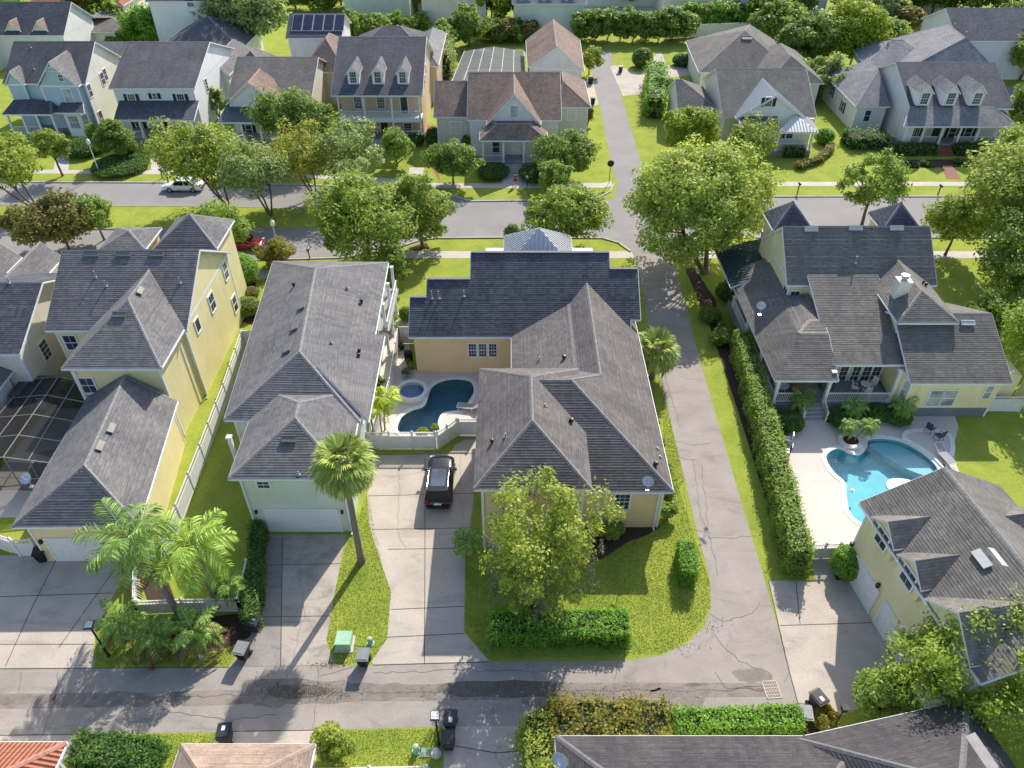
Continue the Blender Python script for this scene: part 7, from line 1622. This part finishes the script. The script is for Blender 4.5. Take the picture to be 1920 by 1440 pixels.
    for sx in (-1, 1):
        hl_ = LB(); hl_.obox((sx*w*.70, R_-.22, .70), (.19,0,0), (.02*sx,.10,0), (0,0,.07)); hl_.build('headlight', plain('clear_lamp', (.7,.72,.75), .15), h)
        tl = LB(); tl.obox((sx*w*.72, -R_+.06, .86), (.24,0,0), (0,.06,0), (0,0,.08)); tl.build('taillight', plain('red_lamp', (.35,.015,.02), .2), h)
        mr = LB(); mr.obox((sx*(w+.10), y1-.35, belt+.06), (.11,0,0), (0,.07,0), (0,0,.07)); mr.tube((sx*(w-.05),y1-.35,belt), (sx*(w+.05),y1-.35,belt+.04), .03, .03, 5); mr.build('wing_mirror', paint, h)
    bp = LB(); bp.obox((0,-R_-.02,.50), (w*.78,0,0), (0,.07,0), (0,0,.12)); bp.build('bumper', plain('dark_bumper', (.02,.02,.022), .5), h)
    np_ = LB(); np_.obox((0,-R_-.035 if not suv else -R_-.01,.70 if not suv else .80), (.26,0,0), (0,.02,0), (0,0,.08)); np_.build('number_plate', plain('plate_white', (.75,.75,.72), .4), h)
    if suv:
        wp = LB(); wp.tube((0,y0-.01,belt+.02), (.34,y0+.06,belt+.2), .012, .01, 5); wp.build('rear_wiper', BLACK, h); em = LB(); em.tube((0,-R_+.02,.93),(0,-R_-.01,.93),.05,.05,12); em.build('badge', plain('polished_alloy', (.75,.76,.78), .2, .8), h)
    return h
car((-5.05,36.55,0), R(0), plain('glossy_black_paint', (.006,.007,.009), .18, var=.02, coat=.5), 'black SUV with silver roof rails parked on the driveway behind the apricot house')
car((-40.2,85.6,0), R(90), plain('pearl_white_paint', (.72,.74,.76), .2, var=.02, coat=.6), 'white sedan parked along the far kerb of the street', 'sedan')
car((-29.0,71.3,0), R(-90), plain('deep_red_paint', (.30,.012,.03), .2, var=.05, coat=.8), 'dark red car parked at the near kerb behind the copper-leaved bush', 'sedan')
car((-75.5,168.5,0), R(75), plain('glossy_black_paint', (.01,.01,.01), .2), 'black car parked beyond the bamboo clump at the top left', 'sedan')
# ---- wheeled bins
BIN = plain('dark_bin_plastic', (.02,.023,.03), .5, var=.15); BING = plain('black_bin_plastic', (.012,.012,.012), .55, var=.2)
def bin_(loc, rz, label, mat, lidmat, sticker=True, name='wheeled_bin'):
    h = thing(name, loc, label, 'wheeled bin', None, rz); b = LB(); z0, z1 = .10, 1.0; i0 = len(b.v)
    for z, hw, hd in ((z0,.24,.27),(.95,.32,.38),(1.0,.35,.41)):
        b.v += [(-hw,-hd,z),(hw,-hd,z),(hw,hd,z),(-hw,hd,z)]
    for q in range(2):
        for k in range(4): j = (k+1)%4; b.f.append((i0+q*4+k,i0+q*4+j,i0+(q+1)*4+j,i0+(q+1)*4+k)); b.m.append(0)
    b.f.append((i0+3,i0+2,i0+1,i0)); b.m.append(0); b.f.append((i0+8,i0+9,i0+10,i0+11)); b.m.append(0)
    for x in (-.2,0,.2): b.obox((x,-.335,.55), (.02,0,0), (0,.02,.0), (0,-.045,.32))
    b.build('body', mat, h)
    l = LB(); l.prism([(-.37,-.44),(-.30,-.47),(.30,-.47),(.37,-.44),(.37,.40),(-.37,.40)], 1.005, 1.05); l.prism([(-.30,-.38),(.30,-.38),(.30,.32),(-.30,.32)], 1.05, 1.09); lo = l.build('lid', lidmat, h)
    hb = LB(); hb.tube((-.30,.46,1.0),(.30,.46,1.0),.02,.02,6); hb.tube((-.30,.46,1.0),(-.30,.36,.97),.02,.02,5); hb.tube((.30,.46,1.0),(.30,.36,.97),.02,.02,5); hb.build('handle', mat, h)
    for s in (-1, 1): w_ = LB(); w_.tube((s*.24,.30,.13),(s*.33,.30,.13),.13,.13,14); w_.build('wheel', plain('tyre_rubber', (.015,.015,.016), .8), h)
    if sticker: s_ = LB(); s_.box(-.06,.12,-.28,-.02,1.09,1.096); s_.build('label_sticker', plain('white_sticker', (.8,.82,.84), .4), lo)
    return h
GLID = plain('grey_bin_lid', (.20,.21,.22), .5, var=.1)
for (u, v, rz, lb, m, lm, st) in ((478,1180,80,'dark blue bin standing at the left edge of the sage house driveway',BIN,BIN,True),(459,1232,-10,'grey-lidded bin at the lane corner of the sage house driveway',BING,GLID,False),(684,1244,0,'dark bin at the lane beside the green utility boxes',BING,GLID,False),
    (428,1388,-175,'dark blue bin on the near side of the lane beside the brown roof',BIN,BIN,True),(846,1362,-3,'upper of the two navy bins beside the bottom lamp post',BIN,BIN,True),(842,1400,2,'lower of the two navy bins beside the bottom lamp post',BIN,BIN,False),
    (1527,1324,25,'black bin with a white sticker on the concrete at the lower right',BING,BING,True),(1502,1352,-8,'grey-lidded bin in front of the stickered bin at the lower right',BING,GLID,False),
    (1163,136,0,'green bin standing on the far lawn beside the far driveway',plain('green_bin', (.02,.07,.03), .5),GLID,False),(1107,158,10,'black bin beside the rear garage across the street',BING,BING,False),(1111,196,5,'black bin beside the lane verge across the street',BING,BING,False)): bin_(P(u,v), R(rz), lb, m, lm, st)
bin_(P(84,1050), R(15), 'small black bin beside the yellow garage door', BING, BING, False)
# ---- lamps
def lane_lamp(u, v, ht, rz, label):
    h = thing('street_lamp', P(u,v), label, 'street lamp', None, rz); b = LB(); b.lathe((0,0,0), [(.11,0),(.11,.06),(.075,.1),(.06,.3),(.05,ht-.1),(.05,ht)], 10); b.build('pole', BLACK, h)
    m = LB(); m.prism([(-.24,-.24),(.24,-.24),(.24,.24),(-.24,.24)], ht+.02, ht+.12); m.prism([(-.10,-.10),(.10,-.10),(.10,.10),(-.10,.10)], ht-.12, ht+.02); m.build('lamp_head', BLACK, h); c = LB(); c.prism([(-.2,-.2),(.2,-.2),(.2,.2),(-.2,.2)], ht+.12, ht+.145); c.build('top_cover', plain('weathered_white_cover', (.6,.6,.58), .5), h); return h
lane_lamp(204,1230,3.15,R(10),'black lane lamp with a square head beside the yellow garage driveway'); lane_lamp(823,1396,3.1,R(0),'black lane lamp with a square head beside the two navy bins'); 
def acorn_lamp(u, v, ht, mat, label, head='acorn'):
    h = thing('street_lamp', P(u,v), label, 'street lamp'); b = LB(); b.lathe((0,0,0), [(.17,0),(.17,.25),(.10,.32),(.075,.8),(.055,ht-.3),(.07,ht-.2)], 10); b.build('pole', mat, h)
    g = LB(); g.lathe((0,0,ht-.2), [(.10,0),(.22,.08),(.24,.3),(.18,.52)], 12); g.build('globe', plain('milky_globe', (.8,.82,.84), .25), h); c = LB(); c.lathe((0,0,ht+.32), [(.24,0),(.16,.08),(.03,.2),(.02,.3)], 12); c.build('cap', mat, h); return h
WPOLE = plain('off_white_pole', (.66,.68,.62), .5)
acorn_lamp(188,328,4.2,WPOLE,'off-white street lamp in the verge before the blue house'); acorn_lamp(1841,330,3.5,WPOLE,'off-white street lamp right of the brick path'); acorn_lamp(524,478,3.6,WPOLE,'white street lamp beside the copper-leaved bush')
def round_sign(u, v, ht, r_, label, mat=BLACK, face=0.0):
    h = thing('street_sign', P(u,v), label, 'sign', None, face); b = LB(); b.tube((0,0,0),(0,0,ht),.04,.04,8); b.build('post', mat, h); d = LB(); d.tube((0,-.03,ht+r_*.8),(0,.03,ht+r_*.8),r_,r_,20); d.build('sign_plate', mat, h); return h
round_sign(1142,343,2.2,.42,'black round street sign seen from behind beside the lane')
def mailbox(u, v, label, mat=BLACK, white=False):
    h = thing('mailbox', P(u,v), label, 'mailbox'); b = LB(); b.box(-.05,.05,-.05,.05,0,1.1); b.build('post', mat, h); m = LB(); m.prism([(-.12,-.25),(.12,-.25),(.12,.25),(-.12,.25)], 1.1, 1.25)
    m.lathe((0,0,0), [(.001,0),(.001,.001)], 4) if False else None; m.tube((0,-.25,1.25),(0,.25,1.25),.12,.12,12); m.build('box', plain('white_mailbox', (.7,.7,.7), .4) if white else mat, h); return h
mailbox(305,334,'black twin mailbox beside the path of the white house'); mailbox(988,350,'white mailbox near the jogging person',BLACK,True); mailbox(1495,362,'black mailbox on the far verge right of the huge oak'); mailbox(1758,366,'black mailbox on the far verge near the brick path'); mailbox(1590,330,'white box standing on the far lawn',plain('white_mailbox', (.7,.7,.7), .4),True); mailbox(581,486,'dark mailbox at the near kerb under the wide oak'); mailbox(1425,455,'black mailbox on the verge behind the yellow porch house')
def post_lamp(u, v, label, base=None): 
    h = thing('garden_lamp', P(u,v) if base is None else base, label, 'garden lamp'); b = LB(); b.tube((0,0,0),(0,0,1.9),.035,.03,8); b.build('post', BLACK, h); c = LB(); c.prism([(-.13,-.13),(.13,-.13),(.13,.13),(-.13,.13)], 1.9, 2.2); c.prism([(-.18,-.18),(.18,-.18),(.18,.18),(-.18,.18)], 2.2, 2.27); c.build('lantern', BLACK, h); return h
post_lamp(1563,1364,'black garden lamp between the bins and the bright tree at the lower right')
# ---- utility boxes
UG = plain('utility_green_paint', (.32,.52,.36), .5, var=.1)
h = thing('utility_box', P(647,1208), 'large pale green transformer box on the grass by the lane', 'utility box'); b = LB(); b.prism([(-.42,-.42),(.42,-.42),(.42,.42),(-.42,.42)], 0, .62); b.build('cabinet', UG, h); b = LB(); i0 = 0; b.prism([(-.45,-.45),(.45,-.45),(.45,.45),(-.45,.45)], .62, .72); b.build('lid', UG, h); b = LB(); b.prism([(-.55,-.55),(.55,-.55),(.55,.55),(-.55,.55)], 0, .05); b.build('pad', WALK, h)
def pedestal(u, v, label, r_=.16, ht=.62, mat=UG, cat='utility pedestal'):
    h = thing('utility_pedestal', P(u,v), label, cat); b = LB(); b.lathe((0,0,0), [(r_,0),(r_,ht*.8),(r_*.8,ht*.95),(r_*.3,ht)], 12); b.build('housing', mat, h); b = LB(); b.lathe((0,0,0), [(r_*1.5,0),(r_*1.5,.05)], 12); b.build('collar', mat, h)
pedestal(695,1207,'small round-topped pale green pedestal beside the dark bin'); pedestal(781,1408,'pale green pedestal on the bottom lawn'); pedestal(818,1414,'white utility pedestal next to the bottom lamp post', .18, .5, plain('white_mailbox', (.7,.7,.7), .4)); pedestal(377,1232,'tiny white capped pipe in the lawn below the pygmy palms', .09, .3, plain('white_mailbox', (.7,.7,.7), .4))
h = thing('utility_cover', P(797,1411), 'flat green utility cover in the bottom lawn', 'utility cover'); b = LB(); b.prism([(-.28,-.25),(.28,-.25),(.28,.25),(-.28,.25)], 0, .05); b.build('plate', plain('faded_green_cover', (.22,.33,.24), .6), h); b = LB(); b.tube((.1,-.05,.05),(.1,-.05,.06),.03,.03,8); b.build('lock', BLACK, h)
# storm drain
h = thing('drain_grate', P(1447,1293), 'rusty iron drain grate in the bend of the lane', 'drain grate', rz=R(4)); b = LB()
for s in (-1, 1): b.obox((s*.42,0,.02), (.03,0,0), (0,.5,0), (0,0,.012)); b.obox((0,s*.5,.02), (.45,0,0), (0,.03,0), (0,0,.012))
b.build('frame', plain('pale_worn_iron', (.45,.38,.32), .7, .2), h); b = LB()
for i in range(9): b.obox((-.36+.09*i,0,.018), (.018,0,0), (0,.47,0), (0,0,.01))
for i in range(4): b.obox((0,-.3+.2*i,.016), (.4,0,0), (0,.018,0), (0,0,.009))
b.build('bars', plain('pale_worn_iron', (.45,.38,.32), .7, .2), h); b = LB(); b.poly([(-.42,-.5,.013),(.42,-.5,.013),(.42,.5,.013),(-.42,.5,.013)]); b.build('drain_pit', BLACK, h)
# ---- patio furniture
SLG = plain('grey_sling_fabric', (.28,.28,.28), .8); WFR = plain('white_metal_frame', (.72,.73,.74), .35, .2); DFR = plain('dark_metal_frame', (.05,.055,.065), .4, .3)
def lounger(loc, rz, label, fr=WFR):
    h = thing('sun_lounger', loc, label, 'sun lounger', None, rz); b = LB(); b.obox((0,-.25,.34), (.30,0,0), (0,.62,0), (0,0,.015)); b.build('seat', SLG, h); b = LB(); b.obox((0,.68,.53), (.30,0,0), (0,.33,.20), (0,-.008,.014)); b.build('backrest', SLG, h)
    f = LB()
    for s in (-1, 1): f.tube((s*.32,-.9,.33),(s*.32,.38,.34),.022,.022,6); f.tube((s*.32,.38,.34),(s*.32,1.02,.74),.022,.022,6)
    f.tube((-.32,-.9,.33),(.32,-.9,.33),.022,.022,6); f.tube((-.32,1.02,.74),(.32,1.02,.74),.022,.022,6); f.build('frame', fr, h)
    for sx in (-1, 1):
        for y in (-.75, .35): l = LB(); l.tube((sx*.32,y,.34),(sx*.36,y,0),.02,.02,6); l.build('leg', fr, h)
    return h
lounger(P(1768,862)+V(0,0,.12), R(12), 'white framed grey lounger on the terrace of the turquoise pool'); lounger((-3.4,44.9,.014), R(-100), 'grey lounger half hidden under the apricot roof by the dark blue pool')
def chair(loc, rz, label, mat, seatm, name='patio_chair', group=None):
    h = thing(name, loc, label, 'chair', group, rz); b = LB(); b.obox((0,0,.42), (.25,0,0), (0,.25,0), (0,0,.02)); b.build('seat', seatm, h); b = LB(); b.obox((0,.26,.75), (.25,0,0), (0,.03,.0), (0,.03,.30)); b.build('backrest', seatm, h)
    for sx in (-1, 1):
        for sy in (-1, 1): l = LB(); l.tube((sx*.23,sy*.23,.42),(sx*.25,sy*.26,0),.022,.02,6); l.build('leg', mat, h)
        a = LB(); a.tube((sx*.27,-.22,.64),(sx*.27,.26,.66),.022,.022,6); a.tube((sx*.27,-.22,.64),(sx*.25,-.23,.42),.02,.02,6); a.build('armrest', mat, h)
    return h
def table(loc, label, r_, ht, top, leg):
    h = thing('patio_table', loc, label, 'table'); b = LB(); b.lathe((0,0,0), [(r_*.98,ht-.03),(r_,ht-.015),(r_*.98,ht)], 20); b.build('table_top', top, h)
    for k in range(4): a = k*1.571+.78; l = LB(); l.tube((math.cos(a)*r_*.5,math.sin(a)*r_*.5,ht-.03),(math.cos(a)*r_*.75,math.sin(a)*r_*.75,0),.022,.022,6); l.build('leg', leg, h)
chair(P(1757,826)+V(0,0,.12), R(200), 'dark folding chair upright on the pool terrace', DFR, DFR); chair(P(1740,812)+V(0,0,.12), R(120), 'dark low chair leaning at the back of the pool terrace', DFR, DFR)
table((22.0,46.2,.8), 'round pale table on the left corner of the porch', .62, .74, plain('glass_table_top', (.5,.54,.58), .2), WFR)
for i, (x, y, a) in enumerate(((21.4,46.9,30),(22.9,46.0,-100))): chair((x,y,.8), R(a), ('chair behind the round porch table','chair right of the round porch table')[i], DFR, plain('orange_brown_cushion', (.35,.17,.09), .8))
b = MB(); h = thing('door_mat', (23.6,47.2,.8), 'orange brown mat at the porch door', 'mat'); b.prism([(23.0,46.9),(24.4,46.9),(24.4,47.5),(23.0,47.5)], .801, .82); b.build('rug', plain('orange_brown_cushion', (.35,.17,.09), .8), h)
b = MB(); h = thing('storage_bench', (25.9,46.8,.8), 'dark grey storage bench on the porch beside the tall windows', 'bench'); b.box(25.4,26.4,46.3,47.2,.8,1.35); b.build('chest', plain('dark_grey_resin', (.10,.10,.11), .6), h); b = MB(); b.box(25.36,26.44,46.26,47.24,1.355,1.41); b.build('lid', plain('dark_grey_resin', (.10,.10,.11), .6), h)
table((28.9,46.3,.8), 'small round white table on the right part of the porch', .42, .72, WFR, WFR)
for i, (x, y, a) in enumerate(((28.0,46.2,80),(28.8,45.7,180),(29.6,46.6,-60))): chair((x,y,.8), R(a), ('white porch chair left of the small round table','white porch chair in front of the small round table','white porch chair right of the small round table')[i], WFR, WFR)
chair(P(1473,852), R(250), 'black wicker chair between the lane hedge and the pool deck', DFR, DFR); chair(P(1475,830), R(250), 'black wicker chair with pale cushion beside the lane hedge', DFR, WFR)
# poolside basketball hoop and float
h = thing('basketball_hoop', P(1752,918), 'white poolside basketball hoop at the edge of the turquoise pool', 'basketball hoop', rz=R(160)); b = LB(); b.prism([(-.35,-.45),(.35,-.45),(.30,.35),(-.30,.35)], 0, .28); b.build('base', WFR, h); b = LB(); b.tube((0,-.2,.25),(0,.15,1.55),.05,.045,8); b.build('pole', WFR, h)
b = LB(); b.obox((0,.30,1.85), (.55,0,0), (0,.02,0), (0,0,.36)); b.build('backboard', plain('clear_backboard', (.7,.74,.78), .2), h); b = LB(); 
for k in range(14): a0, a1 = k*.449, (k+1)*.449; b.tube((.23*math.cos(a0),.60+.23*math.sin(a0),1.62),(.23*math.cos(a1),.60+.23*math.sin(a1),1.62),.014,.014,5)
b.build('rim', plain('orange_rim', (.6,.2,.05), .4), h)
fl = P(1690,912,-.1); h = thing('pool_float', (fl.x,fl.y,-.1), 'white patterned pool float against the garage side of the turquoise pool', 'pool float'); b = LB(); lp_ = smooth_loop([(-1.0,-.55),(-1.1,.1),(-.6,.6),(.2,.65),(.9,.4),(1.1,-.2),(.6,-.6),(-.3,-.7)], 4); b.prism(lp_, 0, .14); b.build('float_body', plain('white_vinyl', (.78,.79,.80), .35), h); b = LB(); b.prism(smooth_loop([(-.3,-.2),(0,.2),(.5,.1),(.3,-.2)], 4), .14, .15); b.build('float_print', plain('grey_print', (.25,.3,.32), .5), h)
fl = P(1598,920,-.1); h = thing('pool_skimmer', (fl.x,fl.y,-.1), 'small white floating dispenser on the turquoise pool', 'pool dispenser'); b = LB(); b.lathe((0,0,-.05), [(.08,0),(.16,.05),(.16,.12),(.05,.18)], 12); b.build('float_body', plain('white_vinyl', (.78,.79,.80), .35), h); b = LB(); b.lathe((0,0,.13), [(.05,0),(.05,.06)], 8); b.build('cap', plain('white_vinyl', (.78,.79,.80), .35), h)
# grill, bikes and pots beside the apricot house
h = thing('grill', (-8.9,51.4,.01), 'black grill on the walkway beside the apricot house', 'grill'); b = LB(); b.box(-.35,.35,-.25,.25,.1,.8); b.build('cabinet', BLACK, h); b = LB(); b.tube((-.36,0,.85),(.36,0,.85),.25,.25,12); b.build('hood', BLACK, h)
REDP = plain('red_pot', (.35,.03,.04), .5)
for i, (x, y, m, lb) in enumerate(((-8.75,50.5,REDP,'red flower pot by the corner of the apricot house'),(-8.6,49.9,BLACK,'black flower pot by the corner of the apricot house'),(-9.0,49.2,plain('grey_pot', (.35,.34,.33), .7),'grey flower pot nearest the pool at the apricot house corner'),(-9.7,52.9,BLACK,'dark round pot against the white side fence'))):
    h = thing('flower_pot', (x,y,.012), lb, 'flower pot'); b = LB(); b.lathe((0,0,0), [(.16,0),(.24,.35),(.26,.40),(.24,.42)], 12); b.build('pot', m, h); crown_mesh('plant', h, L_OAKD if i != 1 else L_BRIGHT, (0,0,.6), (.28,.28,.28), 8, 40, .06, .45)
bx_ = thing('patio_bench', (-8.75,50.2,.012), 'weathered white and brown bench in the nook beside the apricot house', 'bench'); b = LB(); b.obox((0,-.9,.42),(.3,0,0),(0,.5,0),(0,0,.02)); b.build('seat', plain('weathered_brown_boards', (.18,.12,.1), .8, var=.3), bx_)
for sx in (-1,1):
    for sy in (-1.3,-.5): l = LB(); l.box(sx*.26-.03,sx*.26+.03,sy-.03,sy+.03,0,.41); l.build('leg', WFR, bx_)
# ---- the person on the far pavement
def figure(loc, rz, label):
    h = thing('person', loc, label, 'person', None, rz)
    J_ = [(0,0,.95,.13),(0,0,1.18,.125),(0,.01,1.40,.13),(0,0,1.50,.055),(0,-.01,1.60,.085),(0,-.01,1.70,.09),
          (.10,0,.90,.095),(.11,-.06,.50,.062),(.11,.02,.10,.040),(.11,-.12,.05,.042),(-.10,0,.90,.095),(-.11,.10,.50,.062),(-.11,.22,.14,.040),(-.11,.14,.05,.042),
          (.19,0,1.41,.052),(.24,.04,1.14,.040),(.21,-.16,1.02,.030),(.20,-.23,1.02,.026),(-.19,0,1.41,.052),(-.24,.06,1.14,.040),(-.22,-.06,.93,.030),(-.21,-.10,.87,.026)]
    E_ = [(0,1),(1,2),(2,3),(3,4),(4,5),(0,6),(6,7),(7,8),(8,9),(0,10),(10,11),(11,12),(12,13),(2,14),(14,15),(15,16),(16,17),(2,18),(18,19),(19,20),(20,21)]
    def skin(name, js, es, mat, k=1.0, root=0):
        me = bpy.data.meshes.new(name); me.from_pydata([j[:3] for j in js], es, []); me.materials.append(mat); o = bpy.data.objects.new(name, me); COL.objects.link(o); o.parent = h
        sk_ = o.modifiers.new('skin', 'SKIN'); 
        if not me.skin_vertices: pass
        for i, j in enumerate(js): me.skin_vertices[0].data[i].radius = (j[3]*k, j[3]*k)
        me.skin_vertices[0].data[root].use_root = True; s_ = o.modifiers.new('sub', 'SUBSURF'); s_.levels = 1; s_.render_levels = 2; return o
    try:
        skin('body', J_, E_, plain('sunlit_skin', (.45,.27,.19), .6))
        skin('red_top', [(0,0,.97,.14),(0,0,1.18,.14),(0,.01,1.40,.145),(.2,0,1.41,.068),(.24,.03,1.26,.058),(-.2,0,1.41,.068),(-.24,.04,1.26,.058)], [(0,1),(1,2),(2,3),(3,4),(2,5),(5,6)], plain('red_shirt_cloth', (.5,.03,.035), .8))
        skin('black_shorts', [(0,0,.95,.15),(.10,0,.86,.11),(.11,-.03,.62,.09),(-.10,0,.86,.11),(-.11,.05,.62,.09)], [(0,1),(1,2),(0,3),(3,4)], plain('black_cloth', (.015,.015,.02), .8))
        for s, y in ((1,-.06),(-1,.17)): b_ = LB(); b_.prism([(s*.11-.05,y-.13),(s*.11+.05,y-.13),(s*.11+.045,y+.12),(s*.11-.045,y+.12)], 0, .09); b_.build('shoe', WHITE, h)
    except Exception as ex_: print('person', ex_)
    hb_ = LB(); hb_.sphere((0,.015,1.715), .102, 12, 8, 1.0); hb_.build('hair', plain('dark_hair', (.03,.02,.015), .6), h)
    cp = LB(); cp.sphere((.30,-.22,1.38), .10, 8, 6); cp.build('white_bag', WHITE, h) if False else None
    return h
figure(P(966,349)+V(0,0,.008), R(20), 'person in a red top and black shorts on the far pavement')
# pipe across the wall foot on the right-hand house, fallen leaves along the lane
def litter():
    vs = []; px = [((560,1296),.9,.28,420),((620,1300),.9,.22,260),((500,1290),.8,.4,220),((1318,1175),.9,.35,110),((1275,1212),1.1,.2,110),((900,1300),2.2,.3,260),((1130,1300),2.5,.25,220),((1180,1020),.9,.4,120),((620,1246),.6,.12,160)]
    for (u, v), sx, sy, n in px:
        c = P(u, v); q = np.stack([c.x+rng.normal(size=n)*sx, c.y+rng.normal(size=n)*sy, np.full(n, .022)+rng.random(n)*.012], 1); v_, _ = leaf_quads(q, rng.normal(size=(n, 3))*.3+np.array([0,0,1]), .035*rng.uniform(.6,1.4,n), .6); vs.append(v_)
    v_ = np.concatenate(vs); o = mesh_np('leaf_litter', v_, np.arange(len(v_)).reshape(-1, 4), leaf('dry_leaf_litter', (.10,.06,.03), (.17,.10,.05), (.24,.16,.08), .1, 1.0), None); tag(o, 'dry leaves and grit washed along the lane', 'leaves', kind='stuff')
litter()
